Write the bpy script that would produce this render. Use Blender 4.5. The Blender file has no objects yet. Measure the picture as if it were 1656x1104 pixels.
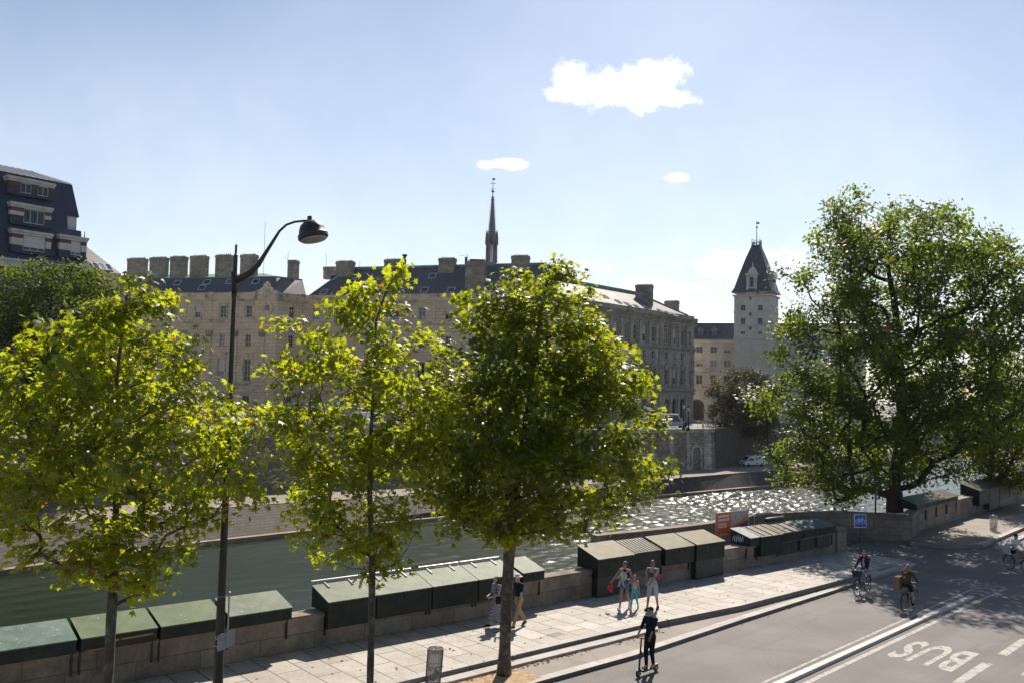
import bpy, bmesh, math, random
import numpy as np
from mathutils import Vector, Matrix
SC = bpy.context.scene
COL = SC.collection
R_ = math.radians
rnd = random.Random(11)
# ------------------------------------------------------------------ camera
F, PITCH, ROLL, CH = 1450.0, R_(3.16), R_(1.15), 7.9
cam = bpy.data.cameras.new('camera'); camo = bpy.data.objects.new('camera', cam); COL.objects.link(camo)
cam.sensor_width = 36.0; cam.lens = F * 36.0 / 1656.0; cam.clip_start = .1; cam.clip_end = 9000
camo.matrix_world = Matrix.Translation((0, 0, CH)) @ Matrix.Rotation(R_(90) + PITCH, 4, 'X') @ Matrix.Rotation(ROLL, 4, 'Z')
SC.camera = camo
# ------------------------------------------------------------------ light
SUN_AZ, SUN_EL = R_(13), R_(44)
SDIR = Vector((math.sin(SUN_AZ) * math.cos(SUN_EL), math.cos(SUN_AZ) * math.cos(SUN_EL), math.sin(SUN_EL)))
sl = bpy.data.lights.new('sun', 'SUN'); sl.energy = 5.0; sl.angle = R_(.5); sl.color = (1, .90, .77)
so = bpy.data.objects.new('sun', sl); COL.objects.link(so); so.rotation_euler = SDIR.to_track_quat('Z', 'Y').to_euler(); so.location = (30, 60, 80)
SC.view_settings.view_transform = 'Standard'; SC.view_settings.look = 'None'; SC.view_settings.gamma = 1
SC.view_settings.exposure = 0.5
SC.cycles.use_denoising = True
SC.cycles.max_bounces = 7; SC.cycles.transparent_max_bounces = 8; SC.cycles.diffuse_bounces = 3; SC.cycles.glossy_bounces = 2
SC.cycles.transmission_bounces = 4; SC.cycles.volume_bounces = 0
SKY_STRENGTH = .077
# pixel helpers: a pixel of the 1656 x 1104 survey photograph -> a point of the place
_c, _s = math.cos, math.sin
_r0 = Vector((1, 0, 0)); _f = Vector((0, _c(PITCH), _s(PITCH))); _u0 = Vector((0, -_s(PITCH), _c(PITCH)))
_r = _r0 * _c(ROLL) + _u0 * _s(ROLL); _u = _u0 * _c(ROLL) - _r0 * _s(ROLL)
EYE = Vector((0, 0, CH))
def ray(x, y): return _r * ((x - 828) / F) + _u * ((552 - y) / F) + _f
def G(x, y, z=0.0):
    d = ray(x, y); return EYE + d * ((z - CH) / d.z)
def D(x, y, Y):
    d = ray(x, y); return EYE + d * (Y / d.y)
def onplane(x, y, P, N):
    d = ray(x, y); t = ((Vector(P) - EYE).dot(N)) / d.dot(N); return EYE + d * t
# ------------------------------------------------------------------ world: sky and clouds
w = bpy.data.worlds.new('World'); SC.world = w; w.use_nodes = True
NT = w.node_tree; NT.nodes.clear()
class NB:
    def __init__(s, nt): s.nt = nt
    def n(s, t, **k):
        o = s.nt.nodes.new(t)
        for a, v in k.items(): setattr(o, a, v)
        return o
    def l(s, a, b): s.nt.links.new(a, b)
    def m(s, op, a, b=None, c=None, clamp=False):
        o = s.n('ShaderNodeMath', operation=op, use_clamp=clamp)
        for i, v in enumerate((a, b, c)):
            if v is None: continue
            if isinstance(v, (int, float)): o.inputs[i].default_value = v
            else: s.l(v, o.inputs[i])
        return o.outputs[0]
    def noise(s, vec, scale, detail=4, rough=.55, dim='3D'):
        o = s.n('ShaderNodeTexNoise', noise_dimensions=dim)
        if vec is not None: s.l(vec, o.inputs['Vector'])
        o.inputs['Scale'].default_value = scale; o.inputs['Detail'].default_value = detail; o.inputs['Roughness'].default_value = rough
        return o
    def ramp(s, fac, stops, interp='LINEAR'):
        o = s.n('ShaderNodeValToRGB'); o.color_ramp.interpolation = interp
        e = o.color_ramp.elements
        while len(e) < len(stops): e.new(.5)
        for i, (p, c) in enumerate(stops):
            e[i].position = p; e[i].color = (*c, 1) if len(c) == 3 else c
        s.l(fac, o.inputs[0]); return o.outputs[0]
    def mix(s, fac, a, b, mode='MIX'):
        o = s.n('ShaderNodeMix', data_type='RGBA', blend_type=mode)
        for i, v in ((0, fac), (6, a), (7, b)):
            if isinstance(v, (int, float)): o.inputs[i].default_value = v
            elif isinstance(v, tuple): o.inputs[i].default_value = (*v, 1) if len(v) == 3 else v
            else: s.l(v, o.inputs[i])
        return o.outputs[2]
B = NB(NT)
sky = B.n('ShaderNodeTexSky', sky_type='NISHITA'); sky.sun_disc = False; sky.sun_elevation = SUN_EL; sky.sun_rotation = SUN_AZ
sky.air_density = 1.0; sky.dust_density = .55; sky.ozone_density = 2.2; sky.altitude = 60
bg = B.n('ShaderNodeBackground'); bg.inputs[1].default_value = SKY_STRENGTH; B.l(sky.outputs[0], bg.inputs[0])
tc = B.n('ShaderNodeTexCoord'); sx = B.n('ShaderNodeSeparateXYZ'); B.l(tc.outputs['Generated'], sx.inputs[0])
ys = B.m('MAXIMUM', sx.outputs[1], .02)
a_ = B.m('DIVIDE', sx.outputs[0], ys); e_ = B.m('DIVIDE', sx.outputs[2], ys)
cv = B.n('ShaderNodeCombineXYZ'); B.l(a_, cv.inputs[0]); B.l(e_, cv.inputs[1])
nz = B.noise(cv.outputs[0], 13, 8, .62).outputs[0]
nz2 = B.noise(cv.outputs[0], 2.6, 6, .5).outputs[0]
CLOUDS = [  # x, y, half width, half height (survey pixels), density
    (925, 125, 42, 30, 1), (960, 140, 75, 34, 1), (1040, 128, 62, 32, 1), (1075, 122, 34, 26, 1), (1010, 152, 95, 24, 1), (1075, 158, 48, 17, .95), (1108, 163, 24, 9, .85), (895, 152, 26, 16, .9), (1040, 172, 40, 14, .7),
    (783, 267, 24, 9, 1.0), (826, 266, 32, 11, 1.1), (1095, 287, 34, 11, .95), (1150, 430, 48, 22, .95), (1200, 424, 60, 24, .9), (1270, 420, 60, 22, .85), (1050, 470, 70, 22, .7), (960, 432, 50, 12, .65), (1135, 466, 36, 12, .75)]
tot = None
for (x, y, hw, hh, dn) in CLOUDS:
    d = ray(x, y); ca, ce = d.x / d.y, d.z / d.y
    ra, re = hw / F, hh / F
    dx = B.m('DIVIDE', B.m('SUBTRACT', a_, ca), ra * 1.35); dy = B.m('DIVIDE', B.m('SUBTRACT', e_, ce), re * 1.35)
    q = B.m('SUBTRACT', 1.0, B.m('SQRT', B.m('ADD', B.m('MULTIPLY', dx, dx), B.m('MULTIPLY', dy, dy))))
    q = B.m('MULTIPLY', B.m('MAXIMUM', q, -1.0), dn)
    tot = q if tot is None else B.m('SMOOTH_MAX', tot, q, .12)
nz3 = B.noise(cv.outputs[0], 42, 9, .66).outputs[0]
val = B.m('ADD', tot, B.m('ADD', B.m('MULTIPLY', B.m('SUBTRACT', nz, .5), 1.5), B.m('MULTIPLY', B.m('SUBTRACT', nz3, .5), 1.7)))
mr = B.n('ShaderNodeMapRange', interpolation_type='SMOOTHSTEP'); B.l(val, mr.inputs[0]); mr.inputs[1].default_value = -.04; mr.inputs[2].default_value = .72
veil = B.n('ShaderNodeMapRange', interpolation_type='SMOOTHSTEP'); B.l(nz2, veil.inputs[0]); veil.inputs[1].default_value = .32; veil.inputs[2].default_value = .75
veil.inputs[4].default_value = .16
hz_ = B.m('MULTIPLY', B.m('SUBTRACT', 1.0, B.m('MULTIPLY', e_, 2.0), clamp=True), .42)
hz_ = B.m('ADD', hz_, B.m('MULTIPLY', veil.outputs[0], .75))
fwd = B.m('GREATER_THAN', sx.outputs[1], .05)
fac = B.m('MULTIPLY', B.m('MAXIMUM', mr.outputs[0], B.m('MAXIMUM', veil.outputs[0], hz_)), fwd)
bg2 = B.n('ShaderNodeBackground'); B.l(B.ramp(B.noise(cv.outputs[0], 19, 5, .5).outputs[0], [(.35, (.90, .93, .97)), (.62, (1, 1, 1))]), bg2.inputs[0]); bg2.inputs[1].default_value = .95
mxs = B.n('ShaderNodeMixShader'); B.l(fac, mxs.inputs[0]); B.l(bg.outputs[0], mxs.inputs[1]); B.l(bg2.outputs[0], mxs.inputs[2])
wo = B.n('ShaderNodeOutputWorld'); B.l(mxs.outputs[0], wo.inputs[0])
# ------------------------------------------------------------------ materials
def newmat(name):
    m = bpy.data.materials.new(name); m.use_nodes = True
    nt = m.node_tree; p = nt.nodes['Principled BSDF']; return m, NB(nt), p
def mat(name, col, rough=.7, var=.18, scale=3.0, bump=.0, bscale=20.0, metal=0.0, spec=.5, dirt=None, dscale=1.2, coat=0):
    m, b, p = newmat(name)
    tcn = b.n('ShaderNodeTexCoord'); v = tcn.outputs['Object']
    n1 = b.noise(v, scale, 5, .6).outputs[0]
    lo = tuple(max(0, c * (1 - var)) for c in col); hi = tuple(min(1, c * (1 + var)) for c in col)
    c = b.ramp(n1, [(.3, lo), (.7, hi)])
    if dirt:
        nd = b.noise(v, dscale, 6, .65).outputs[0]
        k = b.ramp(nd, [(.48, (0, 0, 0)), (.66, (1, 1, 1))])
        c = b.mix(k, c, dirt)
    b.l(c, p.inputs['Base Color'])
    p.inputs['Roughness'].default_value = rough; p.inputs['Metallic'].default_value = metal; p.inputs['Specular IOR Level'].default_value = spec
    if coat: p.inputs['Coat Weight'].default_value = coat
    if bump:
        bn = b.n('ShaderNodeBump'); bn.inputs['Strength'].default_value = bump; bn.inputs['Distance'].default_value = .02
        b.l(b.noise(v, bscale, 4, .6).outputs[0], bn.inputs['Height']); b.l(bn.outputs[0], p.inputs['Normal'])
    return m
def blocks(name, col, mortar, U, bw, bh, rough=.85, var=.25, msize=.02, horiz=False, V=None, stain=None, stain_amt=.6, bump=.5, sc2=.35):
    """coursed stone / slabs: rows run along U; on a wall the rows stack in z, on a floor (horiz) along V"""
    m, b, p = newmat(name)
    geo = b.n('ShaderNodeNewGeometry'); pos = geo.outputs['Position']
    def dot(vec):
        o = b.n('ShaderNodeVectorMath', operation='DOT_PRODUCT'); b.l(pos, o.inputs[0]); o.inputs[1].default_value = vec; return o.outputs['Value']
    cx = b.n('ShaderNodeCombineXYZ'); b.l(dot(U), cx.inputs[0]); b.l(dot(V if horiz else (0, 0, 1)), cx.inputs[1])
    br = b.n('ShaderNodeTexBrick'); b.l(cx.outputs[0], br.inputs['Vector'])
    br.inputs['Scale'].default_value = 1; br.inputs['Brick Width'].default_value = bw; br.inputs['Row Height'].default_value = bh
    br.inputs['Mortar Size'].default_value = msize; br.inputs['Mortar Smooth'].default_value = .3; br.inputs['Bias'].default_value = -.1
    br.offset = .43; br.squash = 1
    br.inputs['Color1'].default_value = (*[c * (1 - var) for c in col], 1); br.inputs['Color2'].default_value = (*[min(1, c * (1 + var)) for c in col], 1)
    br.inputs['Mortar'].default_value = (*mortar, 1)
    n1 = b.noise(pos, sc2, 7, .68).outputs[0]
    c = b.mix(b.ramp(n1, [(.42, (0, 0, 0)), (.68, (stain_amt,) * 3)]), br.outputs['Color'], stain or tuple(x * .45 for x in col))
    if not horiz:
        mpn = b.n('ShaderNodeMapping'); b.l(cx.outputs[0], mpn.inputs[0]); mpn.inputs['Scale'].default_value = (.55, .06, 1)
        c = b.mix(b.ramp(b.noise(mpn.outputs[0], 1.6, 6, .7).outputs[0], [(.5, (0, 0, 0)), (.75, (.5,) * 3)]), c, stain or tuple(x * .45 for x in col))
    n2 = b.noise(pos, 9, 4, .6).outputs[0]
    c = b.mix(1.0, c, b.ramp(n2, [(.25, (.78,) * 3), (.75, (1.15,) * 3)]), 'MULTIPLY')
    b.l(c, p.inputs['Base Color']); p.inputs['Roughness'].default_value = rough
    bn = b.n('ShaderNodeBump'); bn.inputs['Strength'].default_value = bump; bn.inputs['Distance'].default_value = .03
    hgt = b.m('ADD', b.m('MULTIPLY', br.outputs['Fac'], -1.0), b.m('MULTIPLY', b.noise(pos, 14, 5, .65).outputs[0], .5))
    b.l(hgt, bn.inputs['Height']); b.l(bn.outputs[0], p.inputs['Normal'])
    return m
def leafmat(name, base, trans, brown=.02, rough=.38, tmix=.5, spec=.5):
    m, b, p = newmat(name)
    geo = b.n('ShaderNodeNewGeometry'); ri = geo.outputs['Random Per Island']
    def v(c, k): return tuple(min(1, x * k) for x in c)
    c = b.ramp(ri, [(0, v(base, .55)), (.5, base), (1 - brown - .01, v(base, 1.5)), (1 - brown, (.16, .06, .02))])
    t = b.ramp(ri, [(0, v(trans, .7)), (.5, trans), (1 - brown - .01, v(trans, 1.25)), (1 - brown, (.5, .16, .02))])
    b.l(c, p.inputs['Base Color']); p.inputs['Roughness'].default_value = rough; p.inputs['Specular IOR Level'].default_value = spec
    tr = b.n('ShaderNodeBsdfTranslucent'); b.l(t, tr.inputs[0])
    mx = b.n('ShaderNodeMixShader'); mx.inputs[0].default_value = tmix
    b.l(p.outputs[0], mx.inputs[1]); b.l(tr.outputs[0], mx.inputs[2])
    b.l(mx.outputs[0], b.nt.nodes['Material Output'].inputs[0])
    return m
def glassmat(name, col, rough=.06):
    m, b, p = newmat(name)
    geo = b.n('ShaderNodeObjectInfo')
    c = b.ramp(geo.outputs['Random'], [(0, tuple(x * .5 for x in col)), (.7, col), (.85, tuple(min(1, x * 6 + .08) for x in col))])
    b.l(c, p.inputs['Base Color']); p.inputs['Roughness'].default_value = rough; p.inputs['Specular IOR Level'].default_value = .6
    return m
# ------------------------------------------------------------------ mesh builder
OFF = {}
def tag(o, label=None, cat=None, group=None, kind=None):
    if label: o['label'] = label
    if cat: o['category'] = cat
    if group: o['group'] = group
    if kind: o['kind'] = kind
    return o
def thing(name, loc, label, cat, group=None, rz=0.0, world=True):
    o = bpy.data.objects.new(name, None); COL.objects.link(o); o.location = loc; o.rotation_euler[2] = rz
    o.empty_display_size = .3
    OFF[o.name] = Vector(loc) if world else Vector((0, 0, 0))
    return tag(o, label, cat, group)
class MB:
    def __init__(s): s.v = []; s.f = []; s.m = []; s.cur = 0
    def add(s, vs, fs):
        k = len(s.v); s.v += [Vector(p) for p in vs]; s.f += [tuple(i + k for i in f) for f in fs]; s.m += [s.cur] * len(fs); return s
    def quad(s, a, b, c, d): return s.add([a, b, c, d], [(0, 1, 2, 3)])
    def poly(s, pts): return s.add(pts, [tuple(range(len(pts)))])
    def box(s, o, ux, uy, uz):
        o, ux, uy, uz = map(Vector, (o, ux, uy, uz))
        p = [o, o + ux, o + ux + uy, o + uy]; q = [x + uz for x in p]
        if ux.cross(uy).dot(uz) < 0: p.reverse(); q.reverse()
        return s.add(p + q, [(3, 2, 1, 0), (4, 5, 6, 7), (0, 1, 5, 4), (1, 2, 6, 5), (2, 3, 7, 6), (3, 0, 4, 7)])
    def cbox(s, c, sx, sy, sz, rz=0.0):
        """box centred in x,y standing on c.z"""
        ux = Vector((math.cos(rz), math.sin(rz), 0)); uy = Vector((-math.sin(rz), math.cos(rz), 0))
        return s.box(Vector(c) - ux * sx / 2 - uy * sy / 2, ux * sx, uy * sy, (0, 0, sz))
    def prism(s, base, top, cap=True):
        n = len(base); fs = [(i, (i + 1) % n, n + (i + 1) % n, n + i) for i in range(n)]
        if cap: fs += [tuple(range(n - 1, -1, -1)), tuple(range(n, 2 * n))]
        return s.add(list(base) + list(top), fs)
    def tube(s, pts, rad, n=8, cap=True):
        pts = [Vector(p) for p in pts]
        if isinstance(rad, (int, float)): rad = [rad] * len(pts)
        rings = []; prev = None
        for i, p in enumerate(pts):
            d = (pts[min(i + 1, len(pts) - 1)] - pts[max(i - 1, 0)]).normalized()
            if prev is None:
                a = Vector((0, 0, 1)) if abs(d.z) < .9 else Vector((1, 0, 0)); x = d.cross(a).normalized()
            else:
                x = (prev - d * prev.dot(d)).normalized()
            prev = x; y = d.cross(x)
            rings.append([p + (x * math.cos(2 * math.pi * k / n) + y * math.sin(2 * math.pi * k / n)) * rad[i] for k in range(n)])
        vs = [v for r in rings for v in r]; fs = []
        for i in range(len(pts) - 1):
            for k in range(n):
                fs.append((i * n + k, i * n + (k + 1) % n, (i + 1) * n + (k + 1) % n, (i + 1) * n + k))
        if cap: fs += [tuple(range(n - 1, -1, -1)), tuple((len(pts) - 1) * n + k for k in range(n))]
        return s.add(vs, fs)
    def lathe(s, c, prof, n=20, ax=None, cap=True):
        c = Vector(c); Q = Vector((0, 0, 1)).rotation_difference(Vector(ax)) if ax is not None else None
        vs = []
        for r, z in prof:
            for k in range(n):
                a = 2 * math.pi * k / n; v = Vector((r * math.cos(a), r * math.sin(a), z))
                if Q: v = Q @ v
                vs.append(c + v)
        fs = [(i * n + k, i * n + (k + 1) % n, (i + 1) * n + (k + 1) % n, (i + 1) * n + k) for i in range(len(prof) - 1) for k in range(n)]
        if cap: fs += [tuple(range(n - 1, -1, -1)), tuple((len(prof) - 1) * n + k for k in range(n))]
        return s.add(vs, fs)
    def torus(s, c, R, r, ax=(1, 0, 0), n=28, k=8):
        c = Vector(c); ax = Vector(ax).normalized(); a = Vector((0, 0, 1)) if abs(ax.z) < .9 else Vector((1, 0, 0))
        u = ax.cross(a).normalized(); v = ax.cross(u)
        vs = []; fs = []
        for i in range(n):
            t = 2 * math.pi * i / n; d = u * math.cos(t) + v * math.sin(t)
            for j in range(k):
                q = 2 * math.pi * j / k; vs.append(c + d * (R + r * math.cos(q)) + ax * (r * math.sin(q)))
        for i in range(n):
            for j in range(k):
                fs.append((i * k + j, i * k + (j + 1) % k, ((i + 1) % n) * k + (j + 1) % k, ((i + 1) % n) * k + j))
        return s.add(vs, fs)
    def ball(s, c, r, n=12, mtx=None):
        c = Vector(c); r = Vector((r, r, r)) if isinstance(r, (int, float)) else Vector(r)
        h = n // 2; vs = []; fs = []
        for i in range(1, h):
            t = math.pi * i / h
            for k in range(n):
                q = 2 * math.pi * k / n; v = Vector((r.x * math.sin(t) * math.cos(q), r.y * math.sin(t) * math.sin(q), r.z * math.cos(t)))
                vs.append(c + (mtx @ v if mtx else v))
        T_ = Vector((0, 0, r.z)); vs += [c + (mtx @ T_ if mtx else T_), c - (mtx @ T_ if mtx else T_)]
        a, b = len(vs) - 2, len(vs) - 1
        for i in range(h - 2):
            for k in range(n): fs.append((i * n + k, (i + 1) * n + k, (i + 1) * n + (k + 1) % n, i * n + (k + 1) % n))
        for k in range(n):
            fs.append((a, k, (k + 1) % n)); fs.append((b, (h - 2) * n + (k + 1) % n, (h - 2) * n + k))
        return s.add(vs, fs)
    def capsule(s, a, b, ra, rb, n=12):
        a, b = Vector(a), Vector(b); d = (b - a); L = d.length
        if L < 1e-5: return s.ball(a, ra, n)
        d /= L; pts = []; rad = []
        for t in (80, 50, 20, 0):
            pts.append(a - d * ra * math.sin(R_(t))); rad.append(ra * math.cos(R_(t)))
        for t in (0, 20, 50, 80):
            pts.append(b + d * rb * math.sin(R_(t))); rad.append(rb * math.cos(R_(t)))
        x = d.cross(Vector((0, 0, 1)) if abs(d.z) < .9 else Vector((1, 0, 0))).normalized(); y = d.cross(x)
        vs = [p + (x * math.cos(2 * math.pi * k / n) + y * math.sin(2 * math.pi * k / n)) * r for p, r in zip(pts, rad) for k in range(n)]
        fs = [(i * n + k, i * n + (k + 1) % n, (i + 1) * n + (k + 1) % n, (i + 1) * n + k) for i in range(7) for k in range(n)]
        fs += [tuple(range(n - 1, -1, -1)), tuple(7 * n + k for k in range(n))]
        return s.add(vs, fs)
    def build(s, name, mats, parent=None, smooth=False, loc=None, bevel=0, autosmooth=False):
        if not isinstance(mats, (list, tuple)): mats = [mats]
        if parent is not None: off = OFF.get(parent.name, Vector((0, 0, 0)))
        else:
            if loc is None:
                lo = Vector((min(v.x for v in s.v), min(v.y for v in s.v), min(v.z for v in s.v))); hi = Vector((max(v.x for v in s.v), max(v.y for v in s.v), 0))
                loc = Vector(((lo.x + hi.x) / 2, (lo.y + hi.y) / 2, lo.z))
            off = Vector(loc)
        me = bpy.data.meshes.new(name); me.from_pydata([tuple(v - off) for v in s.v], [], s.f)
        for m in mats: me.materials.append(m)
        if len(mats) > 1: me.polygons.foreach_set('material_index', s.m)
        if smooth: me.polygons.foreach_set('use_smooth', [True] * len(me.polygons))
        o = bpy.data.objects.new(name, me); COL.objects.link(o)
        if parent is not None: o.parent = parent; OFF[o.name] = off
        else: o.location = off; OFF[o.name] = off
        if autosmooth: me.set_sharp_from_angle(angle=R_(40))
        if bevel:
            bv = o.modifiers.new('bevel', 'BEVEL'); bv.width = bevel; bv.segments = 2; bv.limit_method = 'ANGLE'
        return o
def copy_tree(o, parent=None):
    c = o.copy(); COL.objects.link(c); OFF[c.name] = OFF.get(o.name, Vector((0, 0, 0)))
    if parent is not None: c.parent = parent
    for ch in list(o.children): copy_tree(ch, c)
    return c
def V3(p, z): return Vector((p[0], p[1], z))
# ------------------------------------------------------------------ palette
W0 = Vector((-8.83, 25.23, 0)); T = Vector((.769, .639, 0)).normalized(); N = Vector((-T.y, T.x, 0))
W1 = Vector((24.81, 55.2, 0)); T1 = Vector((17.36, 18.76, 0)).normalized(); N1 = Vector((-T1.y, T1.x, 0))
RD = Vector((.698, .716, 0)).normalized(); RN = Vector((-RD.y, RD.x, 0))     # the road
BD = Vector((.643, .766, 0)).normalized()                                    # river front of the palace
ZR, ZS = -.32, -.2
M = {}
def stone_floor(): return blocks('granite_slabs', (.42, .385, .345), (.07, .06, .05), N, 1.5, .8, .75, .14, .022, True, T, (.25, .215, .18), .7, .5, .9)
M['slabs'] = stone_floor()
M['kerb'] = blocks('granite_kerb', (.40, .375, .345), (.2, .18, .16), T, 1.1, 5, .75, .1, .015, True, N, (.24, .22, .2), .5, .3, 1.1)
def asphalt(name, col, patch):
    m, b, p = newmat(name)
    geo = b.n('ShaderNodeNewGeometry'); pos = geo.outputs['Position']
    c = b.ramp(b.noise(pos, .35, 6, .6).outputs[0], [(.3, tuple(x * .72 for x in col)), (.7, tuple(x * 1.2 for x in col))])
    c = b.mix(1.0, c, b.ramp(b.noise(pos, 60, 3, .7).outputs[0], [(.3, (.62,) * 3), (.7, (1.38,) * 3)]), 'MULTIPLY')
    # wear along the wheel tracks
    o = b.n('ShaderNodeVectorMath', operation='DOT_PRODUCT'); b.l(pos, o.inputs[0]); o.inputs[1].default_value = RN
    o2 = b.n('ShaderNodeVectorMath', operation='DOT_PRODUCT'); b.l(pos, o2.inputs[0]); o2.inputs[1].default_value = RD
    cx = b.n('ShaderNodeCombineXYZ'); b.l(b.m('MULTIPLY', o.outputs['Value'], 1.1), cx.inputs[0]); b.l(b.m('MULTIPLY', o2.outputs['Value'], .04), cx.inputs[1])
    c = b.mix(b.ramp(b.noise(cx.outputs[0], 1.0, 5, .55).outputs[0], [(.5, (0, 0, 0)), (.72, (.55,) * 3)]), c, patch)
    vo = b.n('ShaderNodeTexVoronoi', feature='DISTANCE_TO_EDGE'); vo.inputs['Scale'].default_value = .23
    wn = b.noise(pos, .8, 5, .7); va = b.n('ShaderNodeVectorMath', operation='ADD'); b.l(pos, va.inputs[0]); b.l(wn.outputs[1], va.inputs[1]); b.l(va.outputs[0], vo.inputs['Vector'])
    c = b.mix(b.ramp(vo.outputs[0], [(0, (.55,) * 3), (.006, (0, 0, 0))]), c, tuple(x * .45 for x in col))
    b.l(c, p.inputs['Base Color']); p.inputs['Roughness'].default_value = .82
    bn = b.n('ShaderNodeBump'); bn.inputs['Strength'].default_value = .35; bn.inputs['Distance'].default_value = .01
    b.l(b.noise(pos, 90, 3, .6).outputs[0], bn.inputs['Height']); b.l(bn.outputs[0], p.inputs['Normal'])
    return m
M['road'] = asphalt('asphalt', (.148, .136, .128), (.095, .088, .083))
M['strip'] = asphalt('pale_asphalt', (.235, .205, .175), (.19, .165, .14))
M['paint'] = mat('road_paint', (.36, .335, .30), .75, .25, 7, dirt=(.16, .148, .138), dscale=4)
M['wornpaint'] = mat('worn_road_paint', (.34, .32, .3), .7, .3, 5, dirt=(.16, .148, .14), dscale=3)
M['earth'] = mat('tree_pit_earth', (.42, .29, .17), .95, .25, 6, .6, 30, dirt=(.22, .14, .08), dscale=5)
M['wallstone'] = blocks('parapet_limestone', (.30, .235, .175), (.12, .09, .07), T, 1.75, .5, .9, .2, .012, stain=(.075, .058, .045), stain_amt=.85, bump=.5, sc2=.55)
M['wallstone2'] = blocks('right_parapet_limestone', (.30, .24, .185), (.13, .1, .08), T1, 1.7, .42, .9, .2, .012, stain=(.09, .07, .055), stain_amt=.8, bump=.5, sc2=.6)
M['curvestone'] = blocks('ramp_limestone', (.30, .23, .17), (.12, .09, .07), Vector((.95, .3, 0)), 1.5, .45, .9, .22, .012, stain=(.1, .075, .055), stain_amt=.85, bump=.5, sc2=.6)
QD = Vector((71, 48.4, 0)).normalized()
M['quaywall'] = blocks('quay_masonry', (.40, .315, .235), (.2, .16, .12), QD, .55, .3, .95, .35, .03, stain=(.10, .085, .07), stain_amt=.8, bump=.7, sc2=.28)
M['quayshade'] = blocks('shaded_quay_masonry', (.13, .1, .08), (.07, .055, .045), BD, .5, .28, .95, .35, .03, stain=(.05, .04, .03), stain_amt=.8, bump=.7, sc2=.28)  # masonry darkened: the turned-back wall's shade is put into its colour
M['dressed'] = blocks('dressed_stone', (.66, .58, .48), (.16, .14, .11), QD, 1.1, .45, .9, .2, .02, stain=(.18, .155, .13), stain_amt=.7, bump=.5, sc2=.4)
M['bank'] = blocks('bank_setts', (.085, .07, .058), (.05, .042, .036), QD, .55, .2, .9, .3, .03, stain=(.07, .06, .05), stain_amt=.7, bump=.9, sc2=.25)
M['lowquay'] = mat('low_quay_paving', (.25, .21, .165), .9, .2, .8, .3, 12, dirt=(.2, .17, .135), dscale=.5)
M['street'] = mat('island_street', (.30, .275, .245), .9, .15, .6, dirt=(.2, .185, .165), dscale=.3)
M['ground'] = mat('far_ground', (.16, .16, .13), .95, .2, .02)
def watermat():
    m, b, p = newmat('river_water')
    geo = b.n('ShaderNodeNewGeometry'); pos = geo.outputs['Position']
    c = b.ramp(b.noise(pos, .03, 4, .5).outputs[0], [(.3, (.010, .021, .009)), (.7, (.016, .030, .014))])
    b.l(c, p.inputs['Base Color']); p.inputs['Roughness'].default_value = .24; p.inputs['IOR'].default_value = 1.33
    bn = b.n('ShaderNodeBump'); bn.inputs['Strength'].default_value = .5; bn.inputs['Distance'].default_value = .05
    b.l(b.noise(pos, 5.0, 3, .6).outputs[0], bn.inputs['Height']); b.l(bn.outputs[0], p.inputs['Normal'])
    return m
M['water'] = watermat()
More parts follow.
